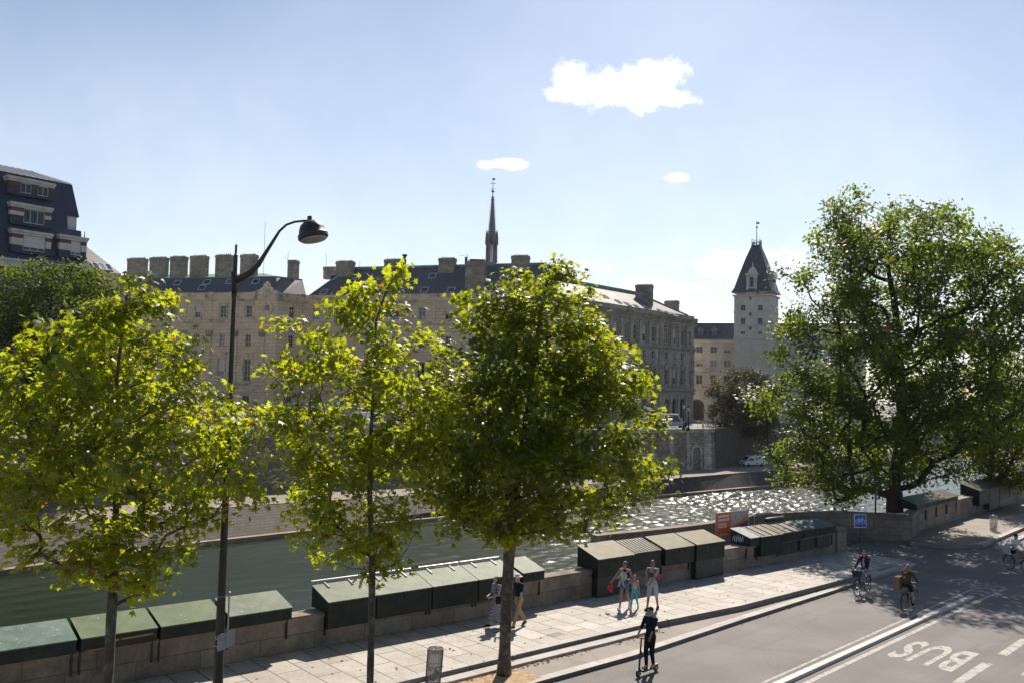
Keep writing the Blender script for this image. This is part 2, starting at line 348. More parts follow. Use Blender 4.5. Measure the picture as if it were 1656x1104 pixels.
# ------------------------------------------------------------------ setting: ground, river, banks
def flat(name, pts, z, m, kind='structure', parent=None):
    mb = MB(); mb.poly([V3(p, z) for p in pts]); o = mb.build(name, m, parent, loc=(pts[0][0], pts[0][1], z) if parent is None else None)
    if kind and parent is None: o['kind'] = kind
    return o
def slab(name, pts, z0, z1, m, kind='structure'):
    mb = MB(); mb.prism([V3(p, z0) for p in pts], [V3(p, z1) for p in pts]); o = mb.build(name, m)
    bm = bmesh.new(); bm.from_mesh(o.data); bmesh.ops.recalc_face_normals(bm, faces=bm.faces); bm.to_mesh(o.data); bm.free()
    if kind: o['kind'] = kind
    return o
flat('ground', [(-2500, -600), (2500, -600), (2500, 3500), (-2500, 3500)], -10.5, M['ground'])
def river():
    rs = np.random.RandomState(2); x = np.concatenate([np.arange(-75, 0, .5), np.arange(0, 70, .22), np.arange(70, 125.1, .5)]); y = np.concatenate([np.arange(14, 45, .42), np.arange(45, 152, .22), np.arange(152, 232, .5)])
    X, Yg = np.meshgrid(x, y); Z = np.zeros_like(X)
    for i in range(46):
        lam = .55 * 5.5 ** rs.uniform(); th = R_(-68) + rs.normal(0, .6); k = 2 * math.pi / lam; st_ = .088 * rs.uniform(.5, 1.3)
        Z += st_ / k * np.sin(k * (X * math.cos(th) + Yg * math.sin(th)) + rs.uniform(0, 6.28) + .6 * np.sin(X * .13 + i) + .5 * np.sin(Yg * .11 - i))
    patch = .75 + .35 * np.sin(X * .06 + .9 * np.sin(Yg * .05)) * np.sin(Yg * .045 + 1.2 * np.sin(X * .031))
    calm = np.clip((X / np.maximum(Yg, 1) + .08) / .33, .30, 1.0)
    ed = np.clip(np.minimum.reduce([X + 75, 125 - X, Yg - 14, 231.5 - Yg]) / 6, 0, 1)
    Z = Z * patch * calm * ed - 7.5
    nx, ny = len(x), len(y); V = np.stack([X, Yg, Z], 2).reshape(-1, 3)
    ii = np.arange(nx * ny).reshape(ny, nx); Fq = np.stack([ii[:-1, :-1], ii[:-1, 1:], ii[1:, 1:], ii[1:, :-1]], 2).reshape(-1, 4)
    x0, x1, y0, y1 = x[0], x[-1], y[0], y[-1]; n0 = len(V)
    ex = np.array([(-600, -200), (x0, -200), (x1, -200), (700, -200), (-600, y0), (700, y0), (-600, y1), (700, y1), (-600, 520), (x0, 520), (x1, 520), (700, 520)]); V = np.concatenate([V, np.c_[ex, np.full(12, -7.5)]])
    a, b, c, d = ii[0, 0], ii[0, -1], ii[-1, -1], ii[-1, 0]; e = lambda k: n0 + k
    Fq = np.concatenate([Fq, np.array([(e(0), e(1), a, e(4)), (e(1), e(2), b, a), (e(2), e(3), e(5), b), (e(4), a, d, e(6)), (b, e(5), e(7), c), (e(6), d, e(9), e(8)), (d, c, e(10), e(9)), (c, e(7), e(11), e(10))])])
    me = bpy.data.meshes.new('river'); me.vertices.add(len(V)); me.vertices.foreach_set('co', (V - np.array([0, 0, -7.5])).ravel().astype(np.float32)); me.loops.add(Fq.size); me.loops.foreach_set('vertex_index', Fq.ravel().astype(np.int32)); me.polygons.add(len(Fq))
    me.polygons.foreach_set('loop_start', np.arange(0, Fq.size, 4, dtype=np.int32)); me.polygons.foreach_set('loop_total', np.full(len(Fq), 4, np.int32)); me.polygons.foreach_set('use_smooth', np.ones(len(Fq), bool)); me.update(); me.materials.append(M['water'])
    o = bpy.data.objects.new('river', me); COL.objects.link(o); o.location = (0, 0, -7.5); o['kind'] = 'structure'
river()
wl = W0 - T * 90
near = [wl + N * .45, W0 + T * 34 + N * .45, (20.0, 51.9), (23.4, 52.6), W1 + N1 * .3, W1 + T1 * 260 + N1 * .3, (400, 150), (400, -120), (-200, -120)]
slab('embankment_road', near, -9.5, ZR, M['road'])
slab('lower_quay', [(6, 47.5), (13.5, 51.6), (17, 54.2), (21, 54.6), W1 + N1 * .2, W1 + T1 * 120 + N1 * .2, W1 + T1 * 118 + N1 * 4, (24, 62), (14, 58.5), (4, 50)], -10, -5.8, M['lowquay'])
rm = MB()
L_ = [(18.05, 47.25, ZR), (13.6, 43.7, -1.2), (8, 39.3, -2.6), (-2, 31.3, -4.5)]; R2_ = [(20.6, 51.9, ZR), (14.4, 50.3, -1.2), (8.2, 45.5, -2.6), (-3.0, 36.0, -4.5)]
for i in range(3): rm.quad(L_[i], L_[i + 1], R2_[i + 1], R2_[i])
o = rm.build('ramp', M['road']); o['kind'] = 'structure'
# pavement, step and strip
k1 = [G(712, 1087), G(860, 1050.5), G(1028, 1012), G(1200, 978), G(1384, 931)]
kd = (k1[-1] - k1[0]).normalized()
kA = [k1[0] - kd * 26, k1[0], k1[2], k1[3], k1[4]]
endp = [G(1440, 916), G(1472, 908), G(1481, 901), G(1462, 894)]
pv = [wl + T * 60] + [W0 + T * 33.9] + kA[::-1]
slab('pavement', [(p[0], p[1]) for p in pv], -.6, 0, M['slabs'])
mb = MB(); low = ZR + .025
tp_ = [(k1[-1], 0)] + [(p, low) for p in endp] + [(W0 + T * 35.5, low), (W0 + T * 33.9, 0)]
mb.prism([V3(p, -.6) for p, z in tp_], [V3(p, z) for p, z in tp_]); o = mb.build('dropped_pavement', M['slabs']); o['kind'] = 'structure'
kn = Vector((-kd.y, kd.x, 0))
mb = MB()
for a, b in zip(kA[:-1], kA[1:]): mb.prism([V3(a, -.5), V3(b, -.5), V3(b + kn * .32, -.5), V3(a + kn * .32, -.5)], [V3(a, .004), V3(b, .004), V3(b + kn * .32, .004), V3(a + kn * .32, .004)])
o = mb.build('pavement_kerb', M['kerb']); o['kind'] = 'structure'
st = [G(700, 1108, -.12), G(826, 1076, -.12), G(986, 1037, -.12), G(1064, 1016, -.12)]
stp = [k1[2] + kd * 1.5 + kn * .3, k1[0] + kn * .3 - kd * 26, st[0] - kd * 24] + st
slab('pavement_step', [(p[0], p[1]) for p in stp], -.6, -.12, M['kerb'])
k2 = [G(880, 1099, ZS), G(1025, 1059, ZS), G(1200, 1001, ZS), G(1350, 953.5, ZS), G(1457, 917.5, ZS)]
k2d = (k2[1] - k2[0]).normalized()
k2 = [k2[0] - k2d * 30] + k2
sp = [k1[0] + kn * .6 - kd * 26] + k2 + [G(1440, 914, ZS), k1[-1] + kn * .5]
slab('cycle_strip', [(p[0], p[1]) for p in sp], -.6, ZS, M['strip'])
mb = MB()
for a, b in zip(k2[:-1], k2[1:]):
    d = (b - a).normalized(); n = Vector((-d.y, d.x, 0)) * .33
    mb.prism([V3(a, -.5), V3(b, -.5), V3(b + n, -.5), V3(a + n, -.5)], [V3(a, ZS + .006), V3(b, ZS + .006), V3(b + n, ZS + .006), V3(a + n, ZS + .006)])
o = mb.build('road_kerb', M['kerb']); o['kind'] = 'structure'
pit = [G(640, 1140, ZS), G(700, 1112, ZS), G(800, 1087, ZS), G(834, 1080, ZS), G(876, 1094, ZS), G(800, 1125, ZS), G(700, 1165, ZS)]
flat('tree_pit', [(p.x, p.y) for p in pit], ZS + .008, M['earth'])
pit2 = [G(470, 1230, ZS), G(560, 1150, ZS), G(640, 1140, ZS), G(690, 1170, ZS), G(540, 1260, ZS)]
# pavement right of the ramp
zr2 = -.18
rp = [G(1471, 877, zr2), G(1525, 882, zr2), G(1590, 881, zr2), G(1656, 853, zr2)]
rp2 = [W1 + T1 * 150] + [W1, Vector((23.4, 52.5, 0))] + rp + [rp[3] + T1 * 120]
slab('right_pavement', [(p[0], p[1]) for p in rp2], -.6, zr2 + .03, M['strip'])
mb = MB()
a, b = rp[2], rp[3] + (rp[3] - rp[2]).normalized() * 60
d = (b - a).normalized(); n = Vector((-d.y, d.x, 0)) * .35
mb.prism([V3(a, -.5), V3(b, -.5), V3(b + n, -.5), V3(a + n, -.5)], [V3(a, zr2 + .036), V3(b, zr2 + .036), V3(b + n, zr2 + .036), V3(a + n, zr2 + .036)])
a2, b2 = a - n * 2.6, b - n * 2.6
mb.prism([V3(a2, -.5), V3(b2, -.5), V3(b2 + n, -.5), V3(a2 + n, -.5)], [V3(a2, -.2), V3(b2, -.2), V3(b2 + n, -.2), V3(a2 + n, -.2)])
o = mb.build('right_kerb', M['kerb']); o['kind'] = 'structure'
# divider and painted markings
ea, eb = G(1271.6, 1101, ZR + .1), G(1575.8, 963, ZR + .1); dd = (eb - ea).normalized(); dn = Vector((-dd.y, dd.x, 0))
ea = ea - dd * 22
wdv = (G(1247, 1104, ZR + .1) - G(1271.6, 1101, ZR + .1)).dot(dn)
dv = MB(); dv.prism([V3(ea, -.5), V3(eb, -.5), V3(eb + dn * wdv + dd * .1, -.5), V3(ea + dn * wdv, -.5)], [V3(ea, ZR + .1), V3(eb, ZR + .1), V3(eb + dn * wdv, ZR + .1), V3(ea + dn * wdv, ZR + .1)])
M['divider'] = blocks('divider_granite', (.52, .49, .46), (.3, .28, .26), RD, .95, 5, .7, .08, .01, True, RN, (.36, .33, .3), .5, .25, 1.2)
o = dv.build('lane_divider', M['divider']); o['kind'] = 'structure'
rm_ = MB()
zp = ZR + .005
def stripe(a, b, wd):
    d = (b - a).normalized(); n = Vector((-d.y, d.x, 0)) * wd / 2
    rm_.quad(V3(a - n, zp), V3(b - n, zp), V3(b + n, zp), V3(a + n, zp))
def GP(x, y): return G(x, y, zp)
c5 = lambda u, v: GP(1350 + u / 5.412, 870 + v / 5.412)
pL = GP(1232, 1104); pR = GP(1303, 1104); qL = c5(1095, 490); qR = c5(1497, 434)
stripe(pL - (qL - pL).normalized() * 22, qL, .10); stripe(qL + (c5(1285, 408) - qL).normalized() * .05, c5(1285, 408), .12)
stripe(pR - (qR - pR).normalized() * 22, qR, .17)
stripe(c5(1300, 408), c5(1490, 428), .2)
for a, b, c in (((1258, 436), (1368, 434), (1415, 466)), ((1212, 460), (1306, 458), (1360, 490)), ((1196, 481), (1262, 480), (1312, 506))):
    stripe(c5(*a), c5(*b), .2); stripe(c5(b[0] + 4, b[1] + 3), c5(*c), .2)
ob = rm_.build('lane_marking', M['paint']); ob['kind'] = 'structure'
rm_ = MB()
pA = lambda u, v: GP(1200 + u / 3.632, 900 + v / 3.632)
for q in (((1232, 735), (1410, 617), (1475, 628), (1300, 741)), ((1500, 568), (1635, 480), (1715, 470), (1560, 580))):
    rm_.poly([pA(*p) for p in q])
rm_.poly([GP(1650, 1090), GP(1700, 1052), GP(1722, 1060), GP(1675, 1100)])
ob = rm_.build('lane_dash', M['paint']); ob['kind'] = 'structure'
fc = bpy.data.curves.new('bus_lettering', 'FONT'); fc.body = 'BUS'; fc.offset = .024; fc.space_character = 1.12; fc.fill_mode = 'FRONT'
ft = bpy.data.objects.new('bus_text_source', fc); COL.objects.link(ft); bpy.context.view_layer.update()
fm = bpy.data.meshes.new_from_object(ft.evaluated_get(bpy.context.evaluated_depsgraph_get())); bpy.data.objects.remove(ft)
co = np.array([v.co[:] for v in fm.vertices]); lo = co.min(0); hi = co.max(0)
s_end, b_end = pA(832, 575), pA(1228, 676); s_far, b_far = pA(1050, 492), pA(1398, 566)
# the word reads from the far side: its first letter is the one on the right, its foot is far away
for v, (x, y, z) in zip(fm.vertices, co):
    u = (x - lo[0]) / (hi[0] - lo[0]); t = (y - lo[1]) / (hi[1] - lo[1])
    near_ = b_end.lerp(s_end, u); far_ = b_far.lerp(s_far + (s_end - b_end) * .05, u); v.co = far_.lerp(near_, t)
    v.co.z = zp
fm.materials.append(M['paint']); fm.name = 'bus_lettering'
bo = bpy.data.objects.new('bus_lettering', fm); COL.objects.link(bo); bo['kind'] = 'structure'
c0 = Vector(fm.vertices[0].co); 
for v in fm.vertices: v.co -= c0
bo.location = c0
# worn cycle symbols on the asphalt
rm_ = MB()
def bikemark(c, d, sc):
    d = d.normalized(); n = Vector((-d.y, d.x, 0)) * 1.0
    def P(u, v, dz=0): q = c + n * u * sc + d * v * sc * 1.6; return V3(q, zp + dz)
    for k, u in enumerate((-.55, .55)):
        for i in range(16):
            a, b = 2 * math.pi * i / 16, 2 * math.pi * (i + 1) / 16
            rm_.quad(P(u + .26 * math.cos(a), .26 * math.sin(a)), P(u + .26 * math.cos(b), .26 * math.sin(b)), P(u + .36 * math.cos(b), .36 * math.sin(b)), P(u + .36 * math.cos(a), .36 * math.sin(a)))
    for k, (a, b) in enumerate((((-.5, .05), (-.2, .55)), ((-.2, .55), (.4, .5)), ((.05, .02), (.42, .48)), ((.55, .0), (.35, .75)), ((-.3, .7), (-.1, .72)))):
        a, b = Vector((*a, 0)), Vector((*b, 0)); e = (b - a).normalized(); e = Vector((-e.y, e.x, 0)) * .05
        rm_.quad(*[P(q.x, q.y, .003 + .002 * k) for q in (a - e, b - e, b + e, a + e)])
bikemark(GP(1568, 942), -RD, .9); bikemark(GP(1560, 900), Vector((.9, .4, 0)), .8)
ob = rm_.build('cycle_marking', M['wornpaint']); ob['kind'] = 'structure'
# island: street block, low quay, sloping bank
isl = [(-95, 20), (-49.4, 88.8), (-35.4, 109.5), (35.6, 157.9), (44, 170.6), (75, 216), (150, 300), (150, 640), (-500, 640), (-500, 20)]
slab('island_street', isl, -10, 1.95, M['street'])
bt = [(-92, 14), (-39.5, 83.5), (-30.6, 94.8), (-25.9, 99.1), (23, 136.6), (30, 143), (36.9, 149.5), (47, 157.5), (95, 222)]
we = [(-88, 9), (-36.1, 78.5), (-29.9, 86.9), (-21, 95.6), (22.9, 135.6), (30.6, 141.8), (37.8, 148.0), (48.2, 156.1), (96, 220)]
slab('low_quay', bt + [(130, 300), (75, 217), (44, 171), (35.6, 158.3), (-35.4, 110), (-49.6, 89.3), (-96, 20.5)], -10, -5, M['lowquay'])
mb = MB(); mb.cur = 0
for i in range(len(bt) - 1):
    lo0, lo1 = Vector((*we[i], -7.05)), Vector((*we[i + 1], -7.05))
    mb.cur = 0; mb.quad(lo0, lo1, V3(bt[i + 1], -5.0), V3(bt[i], -5.0))
    mb.quad(V3(bt[i], -5.0), V3(bt[i + 1], -5.0), V3(bt[i + 1], -4.94), V3(bt[i], -4.94))
    w0, w1 = Vector((*we[i], 0)), Vector((*we[i + 1], 0)); d = (w1 - w0).normalized(); n = Vector((d.y, -d.x, 0)) * .7
    mb.cur = 1; mb.quad(V3(w0 + n, -7.06), V3(w1 + n, -7.06), V3(w1, -7.05), V3(w0, -7.05)); mb.quad(V3(w0 + n, -9), V3(w1 + n, -9), V3(w1 + n, -7.06), V3(w0 + n, -7.06))
M['plinth'] = mat('bank_plinth', (.33, .235, .15), .9, .25, .8, .4, 8, dirt=(.16, .12, .08), dscale=.6)
o = mb.build('sloping_bank', [M['bank'], M['plinth']]); o['kind'] = 'structure'
# ------------------------------------------------------------------ quay wall of the island
qt = thing('quay_wall', (0, 133, -5), 'high masonry quay wall of pale stone across the river with upright dressed strips', 'wall')
mb = MB()
Qp = [Vector((-95, 20, 0)), Vector((-49.4, 88.8, 0)), Vector((-35.4, 109.5, 0)), Vector((35.6, 157.9, 0))]
for a, b in zip(Qp[:-1], Qp[1:]):
    d = (b - a).normalized(); n = Vector((d.y, -d.x, 0))
    mb.prism([V3(a + n * .6, -6), V3(b + n * .6, -6), V3(b, -6), V3(a, -6)], [V3(a + n * .25, 1.5), V3(b + n * .25, 1.5), V3(b, 1.5), V3(a, 1.5)])
mb.build('wall', M['quaywall'], qt)
mb = MB()
for a, b in zip(Qp[:-1], Qp[1:]):
    d = (b - a).normalized(); n = Vector((d.y, -d.x, 0))
    mb.box(V3(a - n * .35, 1.5), b - a, n * .78, (0, 0, .62))
cp = mb.build('coping', M['dressed'], qt)
qn = Vector((QD.y, -QD.x, 0)); pa, pb = Qp[2], Qp[3]
for px in (1057, 1087, 1114, 1145):
    h = onplane(px, 730, pb + qn * .5, qn); wd = .9 if px < 1140 else 2.0
    mb = MB()
    for k in range(10):
        z = -5 + k * .65; q = .14 if k % 2 else 0
        f = (1.5 - (z + .325)) / 7.5 * .35
        mb.box(V3(h - QD * (wd / 2 - q) - qn * .4 + qn * f, z), QD * (wd - 2 * q), qn * .2, (0, 0, .65))
    mb.build('dressed_strip', M['dressed'], qt)
h = onplane(1126, 745, pb + qn * .5, qn); mb = MB()
for k in range(9):
    a0, a1 = math.pi * k / 9, math.pi * (k + 1) / 9
    pts = [h + QD * r * math.cos(a) + Vector((0, 0, -h.z - 2.0 + r * math.sin(a))) + qn * .07 for r, a in ((1.0, a0), (1.0, a1), (1.35, a1), (1.35, a0))]
    mb.prism([p - qn * .3 for p in pts], [p + qn * .1 for p in pts])
for sg in (-1, 1): mb.box(h + QD * (sg * 1.17 - .17) + Vector((0, 0, -h.z - 4.95)) - qn * .2, QD * .34, qn * .37, (0, 0, 2.93))
mb.build('blind_arch', M['dressed'], qt)
mb = MB()
Qb = [Vector((35.6, 157.9, 0)), Vector((44, 170.6, 0)), Vector((75, 216, 0)), Vector((140, 300, 0))]
for a, b in zip(Qb[:-1], Qb[1:]):
    d = (b - a).normalized(); n = Vector((d.y, -d.x, 0)); mb.box(V3(a + n * .02 + d * .3, -6), b - a, n * .3, (0, 0, 8.1))
tag(mb.build('recessed_wall', M['quayshade']), 'dark shaded brick retaining wall behind the small white van on the low quay', 'wall')
# parapet block above the quay wall, left of the corner
mb = MB(); a = onplane(985, 700, pb, qn); b = onplane(1060, 695, pb, qn)
mb.box(V3(a - QD * 62, 2.13), (b - a) + QD * 62, -qn * .5, (0, 0, 1.0))
tag(mb.build('quay_parapet', M['dressed']), 'low pale stone parapet along the street edge above the quay wall', 'parapet')
# ------------------------------------------------------------------ near parapets
mb = MB(); mb.box(V3(wl + T * 40, -.6), T * (33.35 + 50), N * .5, (0, 0, 1.5)); 
pw = thing('stone_parapet', W0 + T * 14, 'long weathered limestone parapet along the paved walk carrying the green book boxes', 'parapet')
mb.build('wall', M['wallstone'], pw)
mb = MB(); mb.box(V3(wl + T * 40 - N * .05, .902), T * (33.3 + 50), N * .6, (0, 0, .13)); mb.build('coping', M['wallstone'], pw)
mb = MB(); mb.box(V3(W0 + T * 33.36 - N * .12, -.6), T * .85, N * .85, (0, 0, 1.75)); mb.build('end_pier', M['wallstone'], pw)
cw = [(4.2, 42.5), (9.8, 46.6), (13.1, 50.0), (16.3, 52.35), (18.6, 53.05), (20.9, 52.75), (23.35, 52.45)]
def smooth_poly(p, n=4):
    out = []
    for i in range(len(p) - 1):
        p0, p1, p2, p3 = [Vector((*p[max(0, min(len(p) - 1, j))], 0)) for j in (i - 1, i, i + 1, i + 2)]
        for k in range(n):
            t = k / n; out.append(.5 * ((2 * p1) + (-p0 + p2) * t + (2 * p0 - 5 * p1 + 4 * p2 - p3) * t * t + (-p0 + 3 * p1 - 3 * p2 + p3) * t ** 3))
    out.append(Vector((*p[-1], 0))); return out
cs = smooth_poly(cw)
def ribbon(mb, pts, th, z0, z1, side=1):
    L = []; Rr = []
    for i, p in enumerate(pts):
        d = (pts[min(i + 1, len(pts) - 1)] - pts[max(0, i - 1)]).normalized(); n = Vector((-d.y, d.x, 0)) * side
        L.append(p); Rr.append(p + n * th)
    for i in range(len(pts) - 1):
        mb.prism([V3(L[i], z0), V3(L[i + 1], z0), V3(Rr[i + 1], z0), V3(Rr[i], z0)], [V3(L[i], z1), V3(L[i + 1], z1), V3(Rr[i + 1], z1), V3(Rr[i], z1)])
mb = MB(); ribbon(mb, cs, .5, -6, 1.08)
t_ = thing('curved_parapet', (18.6, 53.2, 0), 'curved stone parapet sweeping round the ramp behind the blue cycle sign', 'parapet')
mb.build('wall', M['curvestone'], t_); mb = MB(); ribbon(mb, [p + Vector((0, 0, 0)) for p in cs], .56, 1.083, 1.22); mb.build('coping', M['curvestone'], t_)
t_ = thing('quay_parapet', W1, 'straight limestone parapet at the right beyond the ramp under the far book boxes', 'parapet')
mb = MB(); c_ = Vector((23.37, 52.45, 0)); e_ = W1 + T1 * 1.2
mb.prism([V3(p, -.6) for p in (c_, e_, e_ + N1 * .55, c_ + Vector((-.35, .65, 0)))], [V3(p, 1.2) for p in (c_, e_, e_ + N1 * .55, c_ + Vector((-.35, .65, 0)))])
mb.box(V3(e_, -.6), T1 * 150, N1 * .5, (0, 0, 1.65)); mb.build('wall', M['wallstone2'], t_)
mb = MB(); mb.box(V3(e_ - N1 * .05, 1.053), T1 * 150, N1 * .6, (0, 0, .13)); mb.build('coping', M['wallstone2'], t_)
# ------------------------------------------------------------------ buildings of the island
AD = Vector((49, -14.6, 0)).normalized()        # west fronts run this way
LD_ = (Vector((-44.8, 170, 0)) - Vector((-67, 175.8, 0))).normalized()
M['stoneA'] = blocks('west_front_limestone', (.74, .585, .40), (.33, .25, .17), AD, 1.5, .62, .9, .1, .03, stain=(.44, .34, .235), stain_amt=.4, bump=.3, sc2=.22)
M['stoneB'] = blocks('shaded_river_limestone', (.52, .44, .345), (.24, .2, .16), BD, 1.3, .5, .9, .12, .015, stain=(.19, .165, .14), stain_amt=.7, bump=.35, sc2=.22)  # greyer than the west fronts: this facade's shade is put into the colour
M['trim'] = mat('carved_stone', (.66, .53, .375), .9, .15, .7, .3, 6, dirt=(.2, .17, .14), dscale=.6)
M['trimB'] = mat('dark_carved_stone', (.35, .305, .25), .9, .15, .7, .3, 6, dirt=(.15, .13, .11), dscale=.6)  # dark carved stone; on the river front the tone stands in for shade
M['slate'] = blocks('slate_roof', (.095, .101, .116), (.05, .054, .06), AD, .35, .22, .5, .3, .02, stain=(.11, .11, .115), stain_amt=.5, bump=.25, sc2=.3)
M['slateB'] = blocks('sunlit_slate_roof', (.12, .116, .112), (.07, .068, .065), BD, .35, .22, .62, .25, .02, stain=(.24, .225, .2), stain_amt=.6, bump=.25, sc2=.35)  # paler slate: sun on the river-facing slopes is put into the colour
M['copper'] = mat('green_copper', (.13, .27, .20), .6, .25, .8, dirt=(.08, .14, .11), dscale=.5)
M['lead'] = mat('lead_flashing', (.18, .185, .19), .5, .2, 2)
M['chimney'] = blocks('chimney_stone', (.40, .345, .265), (.2, .17, .13), AD, .9, .4, .9, .18, .02, stain=(.11, .095, .07), stain_amt=.7, bump=.4, sc2=.5)
M['pots'] = mat('chimney_pots', (.12, .075, .055), .8, .3, 3)
M['glass'] = glassmat('window_glass', (.018, .022, .028))
M['wframe'] = mat('window_paint', (.58, .55, .50), .5, .15, 2)
M['wframeD'] = mat('grey_window_paint', (.22, .21, .2), .5, .15, 2)
M['blind'] = mat('white_blind', (.60, .59, .56), .7, .08, 3)
M['skyl'] = mat('skylight_frame', (.52, .53, .54), .4, .1, 2)
M['skyg'] = glassmat('skylight_glass', (.03, .035, .045), .03)
M['iron'] = mat('black_iron', (.012, .012, .014), .45, .3, 6)
M['doordark'] = mat('dark_timber', (.035, .028, .022), .7, .3, 2)
WCACHE = {}
def window_mesh(w, h, nv, nh, m, arched=False):
    """frame and pane meshes; x across, z up, the outside at -y, origin at the sill middle"""
    key = (round(w, 2), round(h, 2), nv, nh, m.name)
    if key in WCACHE: return WCACHE[key]
    b = MB(); f = .09
    b.box((-w / 2, 0, 0), (f, 0, 0), (0, .08, 0), (0, 0, h)); b.box((w / 2 - f, 0, 0), (f, 0, 0), (0, .08, 0), (0, 0, h))
    b.box((-w / 2 + f, 0, 0), (w - 2 * f, 0, 0), (0, .08, 0), (0, 0, f)); b.box((-w / 2 + f, 0, h - f), (w - 2 * f, 0, 0), (0, .08, 0), (0, 0, f))
    for i in range(1, nv):
        x = -w / 2 + w * i / nv; b.box((x - .035, .012, f), (.07, 0, 0), (0, .05, 0), (0, 0, h - 2 * f))
    for j in range(1, nh):
        z = h * j / nh; b.box((-w / 2 + f, .02, z - .025), (w - 2 * f, 0, 0), (0, .04, 0), (0, 0, .05))
    fr = b.build('window', m); p = MB(); p.quad((-w / 2 + .03, .05, .03), (w / 2 - .03, .05, .03), (w / 2 - .03, .05, h - .03), (-w / 2 + .03, .05, h - .03)); pa_ = p.build('pane', M['glass'])
    bl = MB(); bl.box((-w / 2 + .1, .03, h * .45), (w - .2, 0, 0), (0, .012, 0), (0, 0, h * .55 - .1)); bl_ = bl.build('blind', M['blind'])
    for o in (fr, pa_, bl_): COL.objects.unlink(o)
    # shift mesh data back to the sill origin
    r = []
    for o in (fr, pa_, bl_):
        me = o.data; me.transform(Matrix.Translation(o.location)); r.append(me); bpy.data.objects.remove(o)
    WCACHE[key] = r; return r
def put_window(parent, P, ang, w, h, nv=2, nh=3, m=None, blind=False):
    ms = window_mesh(w, h, nv, nh, m or M['wframe'])
    o = bpy.data.objects.new('window', ms[0]); COL.objects.link(o); o.parent = parent; o.location = Vector(P) - OFF[parent.name]; o.rotation_euler[2] = ang
    p = bpy.data.objects.new('pane', ms[1]); COL.objects.link(p); p.parent = o
    if blind:
        q = bpy.data.objects.new('blind', ms[2]); COL.objects.link(q); q.parent = o
    return o
class Facade:
    """wall plane from P along U (outward normal n) with rectangular openings"""
    def __init__(s, P, U, L, z0, z1, n):
        s.P = Vector((P[0], P[1], 0)); s.U = Vector((U[0], U[1], 0)).normalized(); s.L = L; s.z0 = z0; s.z1 = z1; s.n = n
        s.holes = []; s.ang = math.atan2(s.U.y, s.U.x)
        if Vector((-s.U.y, s.U.x, 0)).dot(n) > 0: s.ang += math.pi
    def at(s, u, z, o=0): return s.P + s.U * u + s.n * o + Vector((0, 0, z))
    def uz(s, px, py, o=0):
        p = onplane(px, py, s.P + s.n * o, s.n); return (p - s.P).dot(s.U), p.z
    def u(s, px, o=0): return s.uz(px, 600, o)[0]
    def z(s, px, py, o=0): return s.uz(px, py, o)[1]
    def hole(s, uc, w, za, zb): s.holes.append((uc - w / 2, uc + w / 2, za, zb))
    def wall(s, mb, depth=.3):
        us = sorted({0, s.L} | {round(x, 3) for h in s.holes for x in h[:2]}); zs = sorted({s.z0, s.z1} | {round(x, 3) for h in s.holes for x in h[2:]})
        for i in range(len(us) - 1):
            for j in range(len(zs) - 1):
                uc, zc = (us[i] + us[i + 1]) / 2, (zs[j] + zs[j + 1]) / 2
                if any(h[0] < uc < h[1] and h[2] < zc < h[3] for h in s.holes): continue
                mb.quad(s.at(us[i], zs[j]), s.at(us[i + 1], zs[j]), s.at(us[i + 1], zs[j + 1]), s.at(us[i], zs[j + 1]))
        for a, b, c, d in s.holes:
            k = -depth
            mb.quad(s.at(a, c), s.at(b, c), s.at(b, c, k), s.at(a, c, k)); mb.quad(s.at(a, d), s.at(b, d), s.at(b, d, k), s.at(a, d, k))
            mb.quad(s.at(a, c), s.at(a, d), s.at(a, d, k), s.at(a, c, k)); mb.quad(s.at(b, c), s.at(b, d), s.at(b, d, k), s.at(b, c, k))
    def bar(s, mb, u0, u1, z0, z1, out, back=.05): mb.box(s.at(u0, z0, -back), s.U * (u1 - u0), s.n * (out + back), (0, 0, z1 - z0))
    def win(s, parent, uc, za, w, h, nv=2, nh=3, m=None, blind=False, depth=.26): return put_window(parent, s.at(uc, za, -depth), s.ang, w, h, nv, nh, m, blind)
def outward(U):
    n = Vector((U.y, -U.x, 0)).normalized(); return n
def slab_chimney(parent, c, U, ln, wd, z0, z1, m, pots=True):
    b = MB(); V_ = Vector((-U.y, U.x, 0)); c = Vector((c[0], c[1], 0))
    def bx(l, w_, a, d): b.box(c - U * l / 2 - V_ * w_ / 2 + Vector((0, 0, a)), U * l, V_ * w_, (0, 0, d - a))
    bx(ln, wd, z0, z1 - .75); bx(ln + .14, wd + .14, z1 - .75, z1 - .55); bx(ln + .34, wd + .34, z1 - .55, z1 - .3); bx(ln + .2, wd + .2, z1 - .3, z1)
    for sg in (-1, 1): b.box(c + U * (sg * (ln / 2 - .22)) - U * .28 - V_ * (wd / 2 + .07) + Vector((0, 0, z0)), U * .56, V_ * (wd + .14), (0, 0, z1 - .75 - z0))
    ch = b.build('chimney', m, parent)
    if pots:
        p = MB(); k = max(2, int(ln / .42))
        for i in range(k): p.lathe(c + U * ((i + .5) / k - .5) * (ln - .2) + Vector((0, 0, z1)), [(.12, 0), (.10, .22 + .1 * rnd.random())], 8)
        p.build('chimney_pots', M['pots'], ch)
    return ch
